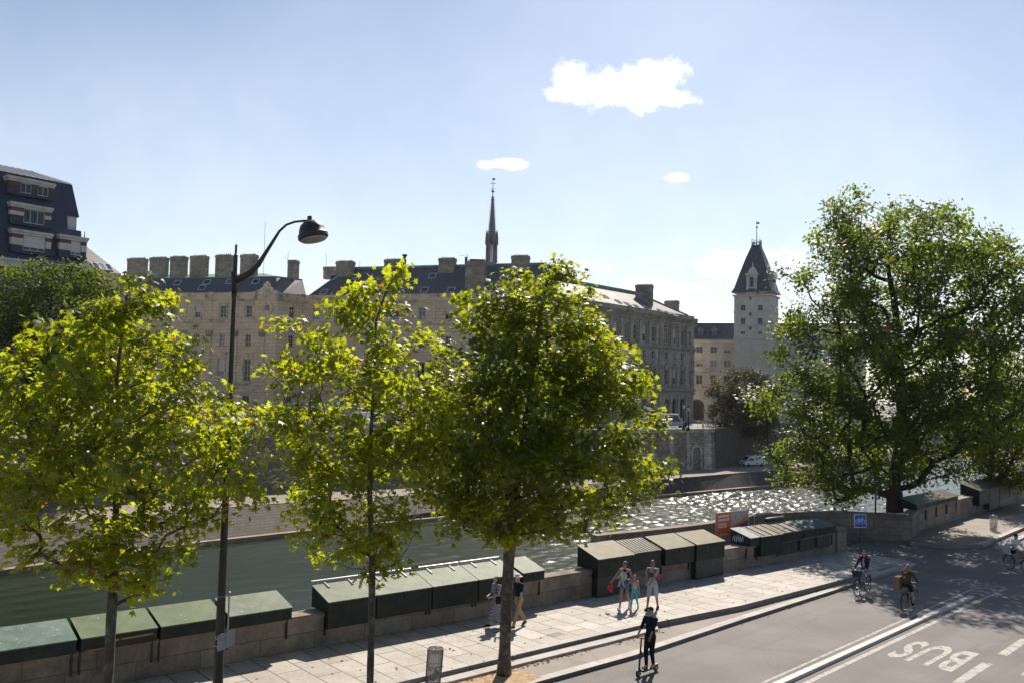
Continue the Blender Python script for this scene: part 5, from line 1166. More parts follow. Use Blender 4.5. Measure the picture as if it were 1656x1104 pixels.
# ------------------------------------------------------------------ green book boxes
M['boxgreen'] = mat('dark_green_paint', (.009, .017, .014), .5, .25, 2.5, .12, 30, spec=.3, dirt=(.02, .028, .023), dscale=3)
M['boxgreen2'] = mat('worn_green_paint', (.016, .028, .022), .5, .3, 2, .15, 30, dirt=(.05, .055, .045), dscale=2)
def lidmat(name, col, dirt, rough=.42, scale=1.5): return mat(name, tuple(c * .62 for c in col), max(.62, rough), .25, scale, .15, 9, spec=.22, dirt=tuple(c * .62 for c in dirt), dscale=2.2)
LID = [lidmat('teal_green_lid', (.16, .25, .20), (.26, .33, .28), .35), lidmat('moss_green_lid', (.17, .23, .105), (.23, .27, .15), .38), lidmat('sage_green_lid', (.20, .25, .16), (.30, .33, .24), .38),
       lidmat('olive_felt_lid', (.20, .175, .085), (.27, .24, .13), .6), lidmat('brown_felt_lid', (.22, .19, .13), (.30, .26, .19), .6), lidmat('blue_grey_lid', (.15, .19, .19), (.24, .28, .28), .4), lidmat('pale_zinc_lid', (.40, .43, .42), (.55, .57, .55), .35), lidmat('grey_felt_lid', (.12, .115, .085), (.17, .16, .12), .6)]
M['droppings'] = mat('white_droppings', (.7, .7, .66), .8, .1)
M['rust'] = mat('rusty_wood', (.30, .17, .07), .9, .3, 5)
M['trash'] = mat('litter', (.20, .15, .12), .8, .6, 18)
M['graffiti'] = mat('graffiti_paint', (.6, .68, .7), .6, .1)
def stall(P, U, Nv, s0, s1, lid, label, group, zf=1.41, zb=1.68, zbot=1.04, fo=.26, bk=.80, zground=None, battens=0, tabs=0, rail=False, specks=0, wt=1.035, legs=True, body=None, hasp=True, zfb=None):
    rs = random.Random(int(s0 * 977) + int(P.x))
    t = thing('book_box', P + U * (s0 + s1) / 2 + Vector((0, 0, wt)), label, 'book box', group)
    A = lambda s, o, z: P + U * s + Nv * o + Vector((0, 0, z))
    a, b = s0 + .015, s1 - .015
    mb = MB(); zsl = lambda o: zf + (zb - zf) * (o + fo) / (bk + fo)
    zf_ = zfb if zfb is not None else zbot
    pro = [(-fo, zf_), (-fo, zf - .03), (bk, zb - .03), (bk, wt + .01), (.0, wt + .01), (-.012, zf_)] if zf_ < wt else [(-fo, zbot), (-fo, zf - .03), (bk, zb - .03), (bk, zbot)]
    mb.prism([A(a, o, z) for o, z in pro], [A(b, o, z) for o, z in pro])
    n_pl = 3
    body_ = mb.build('body', body or M['boxgreen'], t)
    bm = bmesh.new(); bm.from_mesh(body_.data); bmesh.ops.recalc_face_normals(bm, faces=bm.faces); bm.to_mesh(body_.data); bm.free()
    mb = MB()
    if hasp: mb.box(A((a + b) / 2 - .03, -fo - .02, zf - .17), U * .06, Nv * .02, (0, 0, .09)); mb.ball(A((a + b) / 2, -fo - .025, zf - .2), .028, 6)
    for s_ in (a + .03, b - .06): mb.box(A(s_, -fo - .008, max(zf_ + .02, .1)), U * .04, Nv * .008, (0, 0, zf - .06 - max(zf_ + .02, .1)))
    mb.build('fittings', M['iron'], t)
    mb = MB(); ov = .045; a2, b2 = s0 + .006, s1 - .006
    k = (zb - zf) / (bk + fo); z0 = zf - ov * k; z1 = zb + ov * k
    mb.prism([A(a2, -fo - ov, z0 - .028), A(b2, -fo - ov, z0 - .028), A(b2, bk + ov, z1 - .028), A(a2, bk + ov, z1 - .028)], [A(a2, -fo - ov, z0), A(b2, -fo - ov, z0), A(b2, bk + ov, z1), A(a2, bk + ov, z1)])
    l_ = mb.build('lid', lid, t)
    if battens:
        mb = MB()
        for i in range(battens):
            s_ = a2 + (b2 - a2) * (i + .5) / battens; up = A(s_, bk, zb + .005) - A(s_, -fo, zf + .005); mb.box(A(s_, -fo, zf + .003), U * .035, up, (0, 0, .03))
        mb.build('battens', M['boxgreen2'], l_)
    if specks:
        mb = MB()
        for i in range(specks):
            o, s_ = rs.uniform(-fo + .1, bk - .1), rs.uniform(a2 + .1, b2 - .1); r = rs.uniform(.008, .026)
            for q in range(rs.choice((1, 1, 3))): mb.lathe(A(s_ + rs.uniform(-.04, .04) * (q > 0), o + rs.uniform(-.04, .04) * (q > 0), zsl(o) + .002), [(r, -.002), (r * .6, .004)], 6)
        mb.build('droppings', M['droppings'], l_)
    if tabs:
        mb = MB()
        for i in range(tabs):
            s_ = a2 + (b2 - a2) * (i + .5) / tabs; up = (A(s_, bk, zb) - A(s_, -fo, zf)).normalized(); mb.box(A(s_, bk, zb + .004) - up * .3, U * .05, up * .34, (0, 0, .03))
        mb.build('straps', M['boxgreen2'], l_)
    if rail:
        mb = MB(); 
        for q in (a2 + .25, b2 - .25): mb.tube([A(q, bk + .06, zb - .25), A(q, bk + .10, zb + .09)], .02, 6)
        mb.tube([A(a2 + .02, bk + .10, zb + .09), A(b2 - .02, bk + .10, zb + .09)], .032, 8); mb.build('rail', M['skyl'], t)
    if legs:
        for s_ in (a + .02, b - .065):
            mb = MB(); mb.box(A(s_, -.06, .42 if zf_ > .6 else max(.3, zf_ - .22)), U * .045, Nv * .055, (0, 0, (zbot if zf_ > wt else wt) - (.42 if zf_ > .6 else max(.3, zf_ - .22))))
            mb.build('bracket', M['iron'], t)
    if zground is not None:
        mb = MB(); mb.box(A(a + .03, -fo + .04, zground + .04), U * (b - a - .06), Nv * (fo - .05), (0, 0, max(zf_, .5) - zground - .04 if zf_ < wt else wt - zground - .05)); mb.build('lower_cupboard', M['boxgreen2'], t)
        mb = MB()
        for s_ in (a + .06, b - .12): mb.box(A(s_, -fo + .06, zground - .0), U * .06, Nv * .06, (0, 0, .06))
        mb.build('foot', M['iron'], t)
    return t
gA, gB, gC, gD, gE, gF = 'pale lidded book boxes at the left', 'long row of green book boxes behind the slim tree', 'olive lidded book boxes behind the family', 'mixed book boxes before the cycle sign', 'book boxes beyond the ramp', 'dark book boxes at the far right'
stall(W0, T, N, -4.9, -2.9, LID[0], 'pale teal book box with white droppings on its lid, cut by the left edge', gA, specks=26)
stall(W0, T, N, -2.82, -.89, LID[1], 'moss green lidded book box with rusty split front behind the leftmost plane trunk', gA, specks=4)
stall(W0, T, N, -.82, .96, LID[1], 'moss green lidded book box just left of the street lamp', gA, specks=9)
stall(W0, T, N, 1.08, 3.02, LID[2], 'sage green lidded book box just right of the street lamp with white specks', gA, specks=16)
mb = MB(); mb.box(W0 + T * -2.0 - N * .275 + Vector((0, 0, 1.2)), T * 1.0 + Vector((0, 0, .02)), N * .012, (0, 0, .05)); mb.box(W0 + T * -2.7 - N * .275 + Vector((0, 0, 1.05)), T * .5, N * .012, (0, 0, .03))
stb = [o for o in COL.objects if o.name == 'book_box.001'][0]; mb.build('bare_wood_split', M['rust'], stb)
for (s0, s1, lb) in ((4.18, 5.9, 'sage lidded book box at the left end of the long railed row'), (5.91, 8.03, 'sage lidded book box second from the left in the long railed row'), (8.05, 9.96, 'sage lidded book box in the railed row just right of the slim tree trunk'), (9.98, 11.82, 'sage lidded book box in the railed row directly behind the walking couple')):
    stall(W0, T, N, s0, s1, LID[2], lb, gB, zf=1.39, zb=1.7, zfb=.56 if s1 < 8 else .62, tabs=2, rail=True, zbot=1.04, specks=3)
stall(W0, T, N, 11.96, 13.05, LID[2], 'small sage lidded book box right of the leaning plane trunk', gB, zf=1.39, zb=1.7)
stall(W0, T, N, 15.72, 17.8, LID[3], 'tall olive lidded book box reaching the pavement behind the mother and baby', gC, zf=1.5, zb=1.87, zground=0, zfb=.75, fo=.34, legs=False)
stall(W0, T, N, 17.83, 19.5, LID[4], 'book box with battened brown lid behind the girl and the father', gC, zf=1.52, zb=1.82, zfb=.78, battens=9)
stall(W0, T, N, 19.72, 21.62, LID[3], 'olive lidded book box right of the battened one with bare wall beneath', gC, zf=1.5, zb=1.84, zfb=.8, fo=.3)
stall(W0, T, N, 21.7, 23.68, LID[3], 'olive lidded book box with cupboard down to the pavement near the orange banner', gC, zf=1.51, zb=1.83, zground=0, zfb=.78, fo=.34, legs=False)
sg = stall(W0, T, N, 25.62, 26.4, LID[6], 'narrow book box with pale zinc lid and white graffiti on its side', gD, zf=1.43, zb=1.72)
mb = MB()
for i, (o, z, h_) in enumerate(((.1, 1.2, .25), (.22, 1.15, .3), (.34, 1.2, .28), (.46, 1.13, .32), (.58, 1.18, .25))):
    p = W0 + T * 25.628 + N * o + Vector((0, 0, z)); mb.tube([p, p + Vector((0, 0, h_)) + N * .03, p + N * .09 + Vector((0, 0, h_ * .5)), p + N * .1 + Vector((0, 0, .02))], .014, 5)
mb.build('graffiti', M['graffiti'], sg)
stall(W0, T, N, 26.44, 28.2, LID[4], 'deep fronted book box with brown battened lid beside the graffiti box', gD, zf=1.42, zb=1.7, zfb=.5, battens=3, fo=.3)
stall(W0, T, N, 28.23, 29.97, LID[4], 'brown lidded book box over stained wall in the middle of its row', gD, zf=1.44, zb=1.7, battens=3, zbot=1.0)
stall(W0, T, N, 30.0, 31.46, LID[5], 'blue grey lidded book box second from the stone pier', gD, zf=1.44, zb=1.68)
stall(W0, T, N, 31.5, 33.0, LID[5], 'blue grey lidded book box next to the stone pier by the ramp', gD, zf=1.43, zb=1.66)
for s0, s1, l_, lb in ((-.15, 1.8, 0, 'dark teal book box standing on the corner of the parapet beside the poplar trunk'), (1.83, 3.8, 0, 'dark teal book box second from the parapet corner'), (3.83, 5.85, 4, 'book box with sunlit pinkish brown lid beyond the ramp'), (5.88, 7.9, 7, 'grey felt lidded book box at the right end of the lit row beyond the ramp')):
    stall(W1, T1, N1, s0, s1, LID[l_], lb, gE, zf=1.5, zb=1.84, zbot=1.2, wt=1.19, fo=.14)
for i, (s0, s1) in enumerate(((11.6, 14.1), (14.15, 16.7), (16.75, 19.3), (19.35, 21.9))):
    stall(W1, T1, N1, s0, s1, LID[7], ['closed dark hooded book box with open black left end near the far litter bag', 'second hooded dark book box from the far litter bag', 'third hooded dark book box from the far litter bag', 'last hooded dark book box before the gap at the right edge'][i], gF, zf=1.6, zb=2.0, zbot=1.2, wt=1.19, fo=.45, zfb=.55, legs=False, zground=0 if i in (1, 2) else None)
stall(W1, T1, N1, 26.6, 29.0, LID[7], 'open dark book box cut by the right edge of the view', gF, zf=1.6, zb=2.0, zbot=1.2, wt=1.19, fo=.3, legs=False)
for s0, s1, lb in ((28.35, 29.85, 'dark stained board on the wall under the brown lidded box'), (30.1, 31.35, 'dark stained board on the wall under the first blue grey lidded box'), (31.65, 32.8, 'narrow dark board on the wall next to the stone pier')):
    p = W0 + T * s0 - N * .03 + Vector((0, 0, .33)); t = thing('stained_board', p, lb, 'board'); mb = MB(); mb.box(p, T * (s1 - s0), N * .028, (0, 0, .6)); mb.build('panel', M['boxgreen2'], t, bevel=.006); mb = MB()
    for q in (.03, .5, .94): mb.box(p - N * .012 + T * (s1 - s0) * q, T * .03, N * .012, (0, 0, .6))
    mb.build('slats', M['trash'], t)
# rolled tarpaulin on the row before the cycle sign
mb = MB(); a, b = W0 + T * 28.6 + N * .95 + Vector((0, 0, 1.86)), W0 + T * 30.2 + N * .95 + Vector((0, 0, 1.86)); mb.tube([a, a.lerp(b, .05), a.lerp(b, .95), b], [.06, .11, .11, .06], 10)
tag(mb.build('rolled_tarpaulin', M['boxgreen2'], None, True), 'dark rolled tarpaulin lying along the back of the brown lidded book boxes', 'tarpaulin')
# ------------------------------------------------------------------ street lamp in the foreground
M['lamp'] = mat('brown_lamp_paint', (.042, .030, .026), .45, .25, 5, .1, 20)
M['lens'] = mat('lamp_lens', (.35, .33, .30), .25, .15, 6)
M['alu'] = mat('bare_aluminium', (.45, .45, .46), .35, .1, 6, metal=.8)
M['signback'] = mat('sign_back', (.32, .31, .3), .5, .2, 5)
YL = 19.8; lb = D(354, 1104, YL); lb = Vector((lb.x - .03, YL, ZS)); lt = D(382, 396, YL)
lp = thing('street_lamp', lb, 'tall brown street lamp with curved arm and bell shaped head between the left trees', 'street lamp')
mp = lambda f: lb.lerp(lt, f)
H_ = lt.z - lb.z; mb = MB()
zf_ = lambda y: (D(370, y, YL).z - lb.z) / H_
mb.tube([mp(0), mp(.02), mp(.022), mp(zf_(1090)), mp(zf_(892)), mp(zf_(700)), mp(zf_(640)), mp(zf_(638)), mp(zf_(482)), mp(zf_(480)), mp(zf_(446)), mp(zf_(445)), mp(zf_(412)), mp(zf_(411)), mp(1)], [.15, .15, .118, .108, .078, .066, .064, .056, .043, .056, .056, .047, .045, .026, .025], 14)
mb.lathe(lb, [(.24, -.05), (.24, .3), (.2, .5), (.17, 1.0), (.15, 1.05)], 14)
mb.build('pole', M['lamp'], lp, True, autosmooth=True)
arm = [D(x, y, YL) for x, y in ((381, 453), (392, 449), (405, 441), (418, 428), (428, 412), (440, 393), (452, 374), (463, 364), (477, 359), (492, 357.5), (500, 357.5))]
mb = MB(); mb.tube(arm, [.082, .078, .068, .056, .044, .036, .028, .025, .025, .025, .025], 10); mb.tube([D(379, 476, YL), D(378, 440, YL)], .062, 12); mb.build('arm', M['lamp'], lp, True)
hd = D(506, 381, YL); axh = Vector((-.22, .05, .97)).normalized()
mb = MB(); mb.lathe(hd, [(.318, -.08), (.335, -.06), (.335, .02), (.30, .06), (.285, .14), (.24, .24), (.16, .31), (.07, .345), (.055, .36), (.05, .44)], 24, axh); mb.lathe(D(499, 363, YL), [(.06, -.1), (.07, -.08), (.07, .08), (.05, .1)], 10)
hdm = mb.build('lamp_head', M['lamp'], lp, True, autosmooth=True); mb = MB(); mb.lathe(hd, [(.30, -.082), (.27, -.12), (.15, -.15), (.02, -.155)], 20, axh); mb.build('lens', M['lens'], hdm, True)
mb = MB()
for y in (963, 1028, 1031, 1043): mb.torus(lb.lerp(lt, zf_(y)) , .098, .008, (lt - lb), 20, 6)
mb.build('clamp', M['alu'], lp)
sx0 = D(368, 1000, YL - .05); mb = MB(); mb.tube([D(371, 960, YL), D(367, 1045, YL)], .02, 8); mb.ball(D(371, 958, YL), .03, 8); rd = mb.build('sign_rail', M['alu'], lp)
mb = MB(); c_ = D(366, 1035, YL); mb.cbox(c_ - Vector((0, 0, .16)), .035, .55, .34, R_(-20)); mb.build('sign_plate', M['signback'], lp)
# ------------------------------------------------------------------ litter bags
M['bag'], _b, _p = newmat('clear_bin_bag'); _p.inputs['Base Color'].default_value = (.62, .6, .58, 1); _p.inputs['Roughness'].default_value = .25; _p.inputs['Alpha'].default_value = .45
M['cage'] = mat('bin_steel', (.16, .145, .14), .45, .2, 6, metal=.5)
def litter(P, label, sc=1.0, lean=(0, 0), dense=30):
    t = thing('litter_bin', P, label, 'litter bin', 'litter bags on steel hoops'); ln = Vector((lean[0], lean[1], 0))
    mb = MB(); P = Vector(P); H = .92 * sc; R1, R0 = .215 * sc, .205 * sc
    up = lambda z: P + ln * z + Vector((0, 0, z))
    mb.torus(up(H), R1, .018, (0, 0, 1), 28, 6); mb.torus(up(H - .06), R1 + .01, .012, (0, 0, 1), 28, 6); mb.torus(up(.06), R0, .012, (0, 0, 1), 28, 6); mb.torus(up(H * .5), R1 * .99, .01, (0, 0, 1), 28, 6)
    for i in range(dense):
        a = 2 * math.pi * i / dense; d = Vector((math.cos(a), math.sin(a), 0)); mb.tube([up(.0) + d * R0, up(H * .5) + d * R1 * 1.02, up(H) + d * R1], .0065 * sc, 4, False)
    mb.build('cage', M['cage'], t)
    b = MB(); rs = random.Random(3); n = 26; rows = 9; vs = []
    for i in range(rows):
        z = .07 + (H + .02 - .07) * i / (rows - 1)
        for k in range(n): a = 2 * math.pi * k / n; r = R0 * (.86 + .07 * math.sin(5 * a + i * .7) + .03 * rs.random()); vs.append(up(z) + Vector((math.cos(a), math.sin(a), 0)) * r)
    b.add(vs, [(i * n + k, i * n + (k + 1) % n, (i + 1) * n + (k + 1) % n, (i + 1) * n + k) for i in range(rows - 1) for k in range(n)])
    b.build('bag', M['bag'], t, True)
    b = MB()
    for i in range(16): b.ball(up(.08 + .3 * rs.random()) + Vector((rs.uniform(-.12, .12), rs.uniform(-.12, .12), 0)), (rs.uniform(.03, .07), rs.uniform(.03, .07), rs.uniform(.03, .06)), 6)
    b.build('litter', M['trash'], t)
    b = MB(); b.ball(up(H + .03), (R1 * .55, R1 * .5, .06), 10); b.build('bag_top', M['bag'], t, True)
    return t
litter(G(700, 1103, -.12), 'steel wire litter bin with clear bag beside the kerb in the foreground', 1.0, (.06, 0))
litter(G(1607, 858, -.15), 'litter bin with clear bag standing alone on the far right pavement', 1.0, (0, 0), 8)
# ------------------------------------------------------------------ signs
M['blue'] = mat('sign_blue', (.012, .13, .42), .35, .06, 2)
M['white'] = mat('white_paint', (.75, .75, .74), .45, .05, 3)
M['red'] = mat('sign_red', (.5, .02, .02), .4, .1, 3)
M['orange'] = mat('banner_orange', (.72, .15, .025), .5, .08, 2)
def sheet_axes(P, U, up): return (lambda u, v, o=0: P + U * u + up * v + U.cross(up) * o)
sb = G(1391, 905, 0); sg_ = thing('cycle_sign', sb, 'square blue cycle route sign on thin pole behind the cyclist with basket', 'sign')
mb = MB(); top_ = D(1391, 840, sb.y); mb.tube([sb, Vector((sb.x, sb.y, top_.z + .3))], .03, 8); mb.build('pole', M['lamp'], sg_)
c = D(1391, 841.5, sb.y - .05); w2 = .33; U_ = Vector((.98, .19, 0)).normalized(); Au = sheet_axes(c, U_, Vector((0, 0, 1)))
mb = MB(); mb.box(Au(-w2, -w2, 0), U_ * 2 * w2, (0, 0, 2 * w2), U_.cross(Vector((0, 0, 1))) * .02); pl_ = mb.build('plate', M['white'], sg_, bevel=.01)
mb = MB(); mb.box(Au(-w2 + .03, -w2 + .03, .021), U_ * (2 * w2 - .06), (0, 0, 2 * w2 - .06), U_.cross(Vector((0, 0, 1))) * .003); mb.build('blue_field', M['blue'], pl_)
mb = MB(); nS = U_.cross(Vector((0, 0, 1)))
for u in (-.155, .155): mb.torus(Au(u, -.03, .026), .095, .012, nS, 20, 4)
for (a, b) in (((-.155, -.03), (-.07, .09)), ((-.07, .09), (.09, .09)), ((.155, -.03), (.08, .13)), ((-.02, -.05), (-.08, .12)), ((-.02, -.05), (.09, .08)), ((.06, .14), (.12, .14)), ((-.12, .13), (-.05, .13)), ((-.155, -.03), (-.02, -.05))): mb.tube([Au(*a, .028), Au(*b, .028)], .010, 5)
mb.build('bicycle_symbol', M['white'], pl_); mb = MB(); mb.lathe(Au(-.03, -.13, .026), [(.05, 0), (.05, .004)], 12, nS); mb.build('red_dot', M['red'], pl_)
# banner
nBn = -N; P_ = W0 + N * 1.45; bl0 = onplane(1157.5, 868.5, P_, nBn); tl0 = onplane(1157.5, 829, P_, nBn); br0 = onplane(1210, 856, P_, nBn); trr = onplane(1210, 818, P_, nBn)
bn = thing('banner', bl0, 'orange and white printed banner board on the ramp behind the book boxes', 'banner')
Ub = Vector((br0.x - bl0.x, br0.y - bl0.y, 0)); LB = Ub.length; Ub.normalize(); hB = tl0.z - bl0.z; Ab = sheet_axes(bl0, Ub, Vector((0, 0, 1))); oN = Ub.cross(Vector((0, 0, 1)))
slope = .12
mb = MB(); mb.box(Ab(0, 0), Ub * LB, (0, 0, hB), oN * .03); bd = mb.build('board', mat('printed_board', (.42, .38, .34), .6, .25, 6), bn)
mb = MB(); mb.box(Ab(0.0, 0.0, .031), Ub * LB * .44, (0, 0, hB), oN * .004); mb.build('orange_panel', M['orange'], bd)
mb = MB()
for v, l, h_ in ((.80, .34, .10), (.65, .34, .10)): 
    n_ = 9
    for i in range(n_): mb.box(Ab(.05 * LB + i * l * LB / n_, v * hB, .036), Ub * (l * LB / n_ * .78), (0, 0, h_ * hB * (.7 + .3 * ((i * 7) % 3) / 2)), oN * .003)
for v in (.52, .45, .38): mb.box(Ab(.05 * LB, v * hB, .036), Ub * (.26 * LB), (0, 0, .03 * hB), oN * .003)
mb.box(Ab(.12 * LB, .08 * hB, .036), Ub * (.2 * LB), (0, 0, .035 * hB), oN * .003)
mb.build('lettering', M['white'], bd)
M['navy'+'cloth'] = mat('navy_print', (.03, .05, .2), .6, .2, 3); M['skinprint'] = mat('print_skin', (.45, .25, .16), .6, .2, 3)
mb = MB(); mb2 = MB(); mb3 = MB(); rs = random.Random(4)
for i in range(8):
    u = (.49 + .06 * i) * LB; h0 = (.28 + .04 * i) * hB + rs.uniform(-.03, .03); 
    mb.box(Ab(u, .12 * hB, .031), Ub * .07 * LB * .8, (0, 0, h0 * .75), oN * (.004 + .0005 * i)); mb2.box(Ab(u, .12 * hB + h0 * .75, .031), Ub * .07 * LB * .8, (0, 0, h0 * .35), oN * (.004 + .0005 * i)); mb3.ball(Ab(u + .025 * LB, .12 * hB + h0 * 1.2, .033), (.022, .02, .028), 6)
mb.build('printed_figures_trousers', M['navycloth'], bd); mb2.build('printed_figures_shirts', M['orange'], bd); mb3.build('printed_figures_heads', M['skinprint'], bd)
mb = MB()
for u in (0, LB): mb.tube([Ab(u, -1.6), Ab(u, hB + .1)], .025, 6)
mb.tube([Ab(LB + .5, -.9), Ab(LB + .5, hB + .35)], .02, 6); mb.tube([Ab(0, -.5), Ab(LB + .5, -.5)], .02, 6); mb.build('frame', M['alu'], bn)
# slim dark post with plate at the ramp
pb_ = G(1416, 868, ZR); mb = MB(); pt = thing('ramp_post', pb_, 'slim dark post with narrow pale sign panel standing by the ramp wall before the poplar', 'post')
mb.tube([pb_, pb_ + Vector((0, 0, 3.75))], .05, 8); mb.tube([pb_, pb_ + Vector((0, 0, .4))], .09, 8); mb.build('pole', M['iron'], pt); mb = MB(); mb.cbox(pb_ + Vector((.02, -.08, 2.2)), .10, .03, 1.4); mb.build('sign_panel', M['signback'], pt)
# ------------------------------------------------------------------ far bank furniture and vehicles
M['ply'] = mat('plywood_hoarding', (.52, .33, .15), .8, .15, .6, dirt=(.40, .25, .11), dscale=.8)
hA, hB_ = D(205, 700, 122), D(470, 700, 127); hh = thing('hoarding', V3((hA + hB_) / 2, ZI), 'tan plywood hoarding fence along the far street behind the left trees', 'fence')
zt0 = D(330, 655, 124).z; hU = (V3(hB_, 0) - V3(hA, 0)); LH = hU.length; hU.normalize(); mb = MB()
k = 0
while k * 1.22 < LH: mb.box(V3(hA, ZI) + hU * k * 1.22, hU * 1.2, Vector((-hU.y, hU.x, 0)) * .05, (0, 0, zt0 - ZI + (.04 if k % 3 else 0))); k += 1
hb_ = mb.build('panels', M['ply'], hh); hb_['kind'] = 'stuff'; mb = MB(); mb.box(V3(hA, zt0 + .06), hU * LH, Vector((-hU.y, hU.x, 0)) * .1, (0, 0, .12)); mb.build('top_rail', M['orange'] if False else M['ply'], hh)
def post_sign(px, py, Y, label, shape, cat='sign'):
    c = D(px, py, Y); b = V3(c, ZI); t = thing('road_sign', b, label, cat); mb = MB(); mb.tube([b, c + Vector((0, .05, .3))], .045, 6); mb.build('pole', M['cage'], t)
    if shape == 'noentry':
        mb = MB(); mb.lathe(c, [(.42, 0), (.42, .03)], 24, (0, -1, 0)); d = mb.build('disc', M['red'], t); mb = MB(); mb.box(c + Vector((-.28, -.045, -.06)), (.56, 0, 0), (0, .012, 0), (0, 0, .12)); mb.build('bar', M['white'], d)
    else:
        mb = MB(); mb.box(c + Vector((-.55, 0, -.65)), (1.1, 0, 0), (0, .05, 0), (0, 0, 1.3)); d = mb.build('plate', M['blue'], t); mb = MB()
        mb.torus(c + Vector((-.02, -.03, .2)), .17, .05, (0, 1, 0), 16, 5); mb.box(c + Vector((-.24, -.05, -.2)), (.1, 0, 0), (0, .04, 0), (0, 0, .62)); mb.box(c + Vector((.1, -.05, -.4)), (.16, 0, 0), (0, .04, 0), (0, 0, .12)); mb.build('letter', M['white'], d)
post_sign(364, 664, 113, 'round red no entry sign on far street beside the lamp pole', 'noentry')
post_sign(545, 650, 150, 'blue parking sign with white P seen through the slim tree', 'p')
M['vanwhite'] = mat('white_car_paint', (.78, .79, .80), .3, .05, 2, coat=.4)
M['vangrey'] = mat('grey_white_car_paint', (.28, .30, .34), .35, .06, 2, coat=.3)
M['carglass'] = mat('car_glass', (.012, .014, .017), .08, .1, 2)
M['rubber'] = mat('black_rubber', (.016, .016, .016), .8, .2, 8)
M['alloy'] = mat('wheel_rim', (.30, .30, .31), .4, .1, 6, metal=.6)
M['headl'] = mat('headlight', (.55, .57, .6), .15, .1, 4)
M['tail'] = mat('tail_light', (.35, .02, .015), .3, .1, 4)
def van(P, rz, label, L=4.6, W=1.75, H=1.95, m=None, windows=False, prof=None):
    """nose at +x"""
    t = thing('parked_van', P, label, 'van', 'vans across the river', rz, False); m = m or M['vanwhite']
    pr = prof or [(-L / 2, .32), (-L / 2, .9), (-L / 2 + .06, H - .18), (-L / 2 + .22, H), (L * .16, H), (L * .24, H - .08), (L * .40, 1.12), (L / 2 - .08, .92), (L / 2, .7), (L / 2, .34)]
    mb = MB(); w_ = lambda z: W / 2 * (1 - .11 * max(0, (z - .95) / (H - .95)) ** 1.3)
    mb.prism([Vector((x, -w_(z), z)) for x, z in pr], [Vector((x, w_(z), z)) for x, z in pr]); b = mb.build('body', m, t)
    bm = bmesh.new(); bm.from_mesh(b.data); bmesh.ops.recalc_face_normals(bm, faces=bm.faces); bm.to_mesh(b.data); bm.free()
    bv = b.modifiers.new('bevel', 'BEVEL'); bv.width = .05; bv.segments = 3; bv.limit_method = 'ANGLE'; bv.angle_limit = R_(25)
    mb = MB(); x0, z0, x1, z1 = L * .25, H - .14, L * .395, 1.17
    wy0, wy1 = w_(z0) - .12, w_(z1) - .1
    nrm = Vector((z0 - z1, 0, x1 - x0)).normalized() * .012
    mb.quad(Vector((x1, -wy1, z1)) + nrm, Vector((x1, wy1, z1)) + nrm, Vector((x0, wy0, z0)) + nrm, Vector((x0, -wy0, z0)) + nrm); mb.build('windscreen', M['carglass'], t)
    for sg in (-1, 1):
        mb = MB(); sd = lambda x, z, o=.012: Vector((x, sg * (w_(z) + o), z))
        mb.quad(sd(L * .05, 1.12), sd(L * .33, 1.12), sd(L * .21, H - .25), sd(L * .05, H - .25)); mb.build('side_window', M['carglass'], t)
        if windows:
            mb = MB()
            for k in range(3): x = -L * .45 + k * L * .165; mb.quad(sd(x, 1.15), sd(x + L * .145, 1.15), sd(x + L * .145, H - .3), sd(x, H - .3))
            mb.build('side_window', M['carglass'], t)
        mb = MB()
        for x in (L * .04, L * .34, -L * .02): mb.box(sd(x, .45, .003), (.012, 0, 0), (0, sg * .004, 0), (0, 0, .75))
        mb.box(sd(L * .07, .98, .01), (.16, 0, 0), (0, sg * .02, 0), (0, 0, .03)); mb.build('door_seam', M['iron'], t)
        mb = MB(); mb.box(Vector((L * .31, sg * W / 2, 1.1)), (.1, 0, 0), (0, sg * .2, 0), (0, 0, .18)); mb.build('mirror', M['iron'], t, bevel=.02)
        mb = MB(); mb.box(Vector((L / 2 - .16, sg * (W / 2 - .42) - .17, .76)), (.17, 0, 0), (0, .34, 0), (0, 0, .17)); mb.build('headlight', M['headl'], t, bevel=.03)
        mb = MB(); mb.box(Vector((-L / 2 - .012, sg * (W / 2 - .1) - .07, .85)), (.03, 0, 0), (0, .14, 0), (0, 0, .5)); mb.build('tail_light', M['tail'], t)
        for x in (-L * .31, L * .31):
            mb = MB(); mb.lathe((x, sg * (W / 2 - .21), .32), [(.20, 0), (.30, 0), (.32, .03), (.32, .17), (.30, .21), (.20, .21)], 20, (0, sg, 0)); wq = mb.build('wheel', M['rubber'], t)
            mb = MB(); mb.lathe((x, sg * (W / 2 - .05), .32), [(.21, 0), (.2, .045), (.06, .035), (.05, .05)], 16, (0, sg, 0)); mb.build('rim', M['alloy'], wq)
    mb = MB(); mb.box((L / 2 - .05, -W / 2 + .12, .3), (.09, 0, 0), (0, W - .24, 0), (0, 0, .22)); mb.box((L / 2 - .03, -.35, .62), (.05, 0, 0), (0, .7, 0), (0, 0, .16)); mb.build('bumper', M['iron'], t, bevel=.03)
    mb = MB(); mb.box((L / 2 + .045, -.26, .4), (.012, 0, 0), (0, .52, 0), (0, 0, .11)); mb.build('number_plate', M['white'], t)
    return t
vp = G(1213, 752, -5); van((vp.x, vp.y - 1.5, -5), R_(203), 'small white van parked on the low quay below the dark wall')
vq = D(1086, 690, 163); van((vq.x, vq.y, ZI), R_(-14), 'pale minibus with dark windows parked on the far street before the arched doors', 5.2, 2.0, 2.45, M['vangrey'], True)
vq = D(598, 688, 132); van((vq.x, vq.y, ZI), R_(5), 'white delivery van on the far street half hidden by leaves', 5.6, 2.0, 2.5, M['vanwhite'], False)
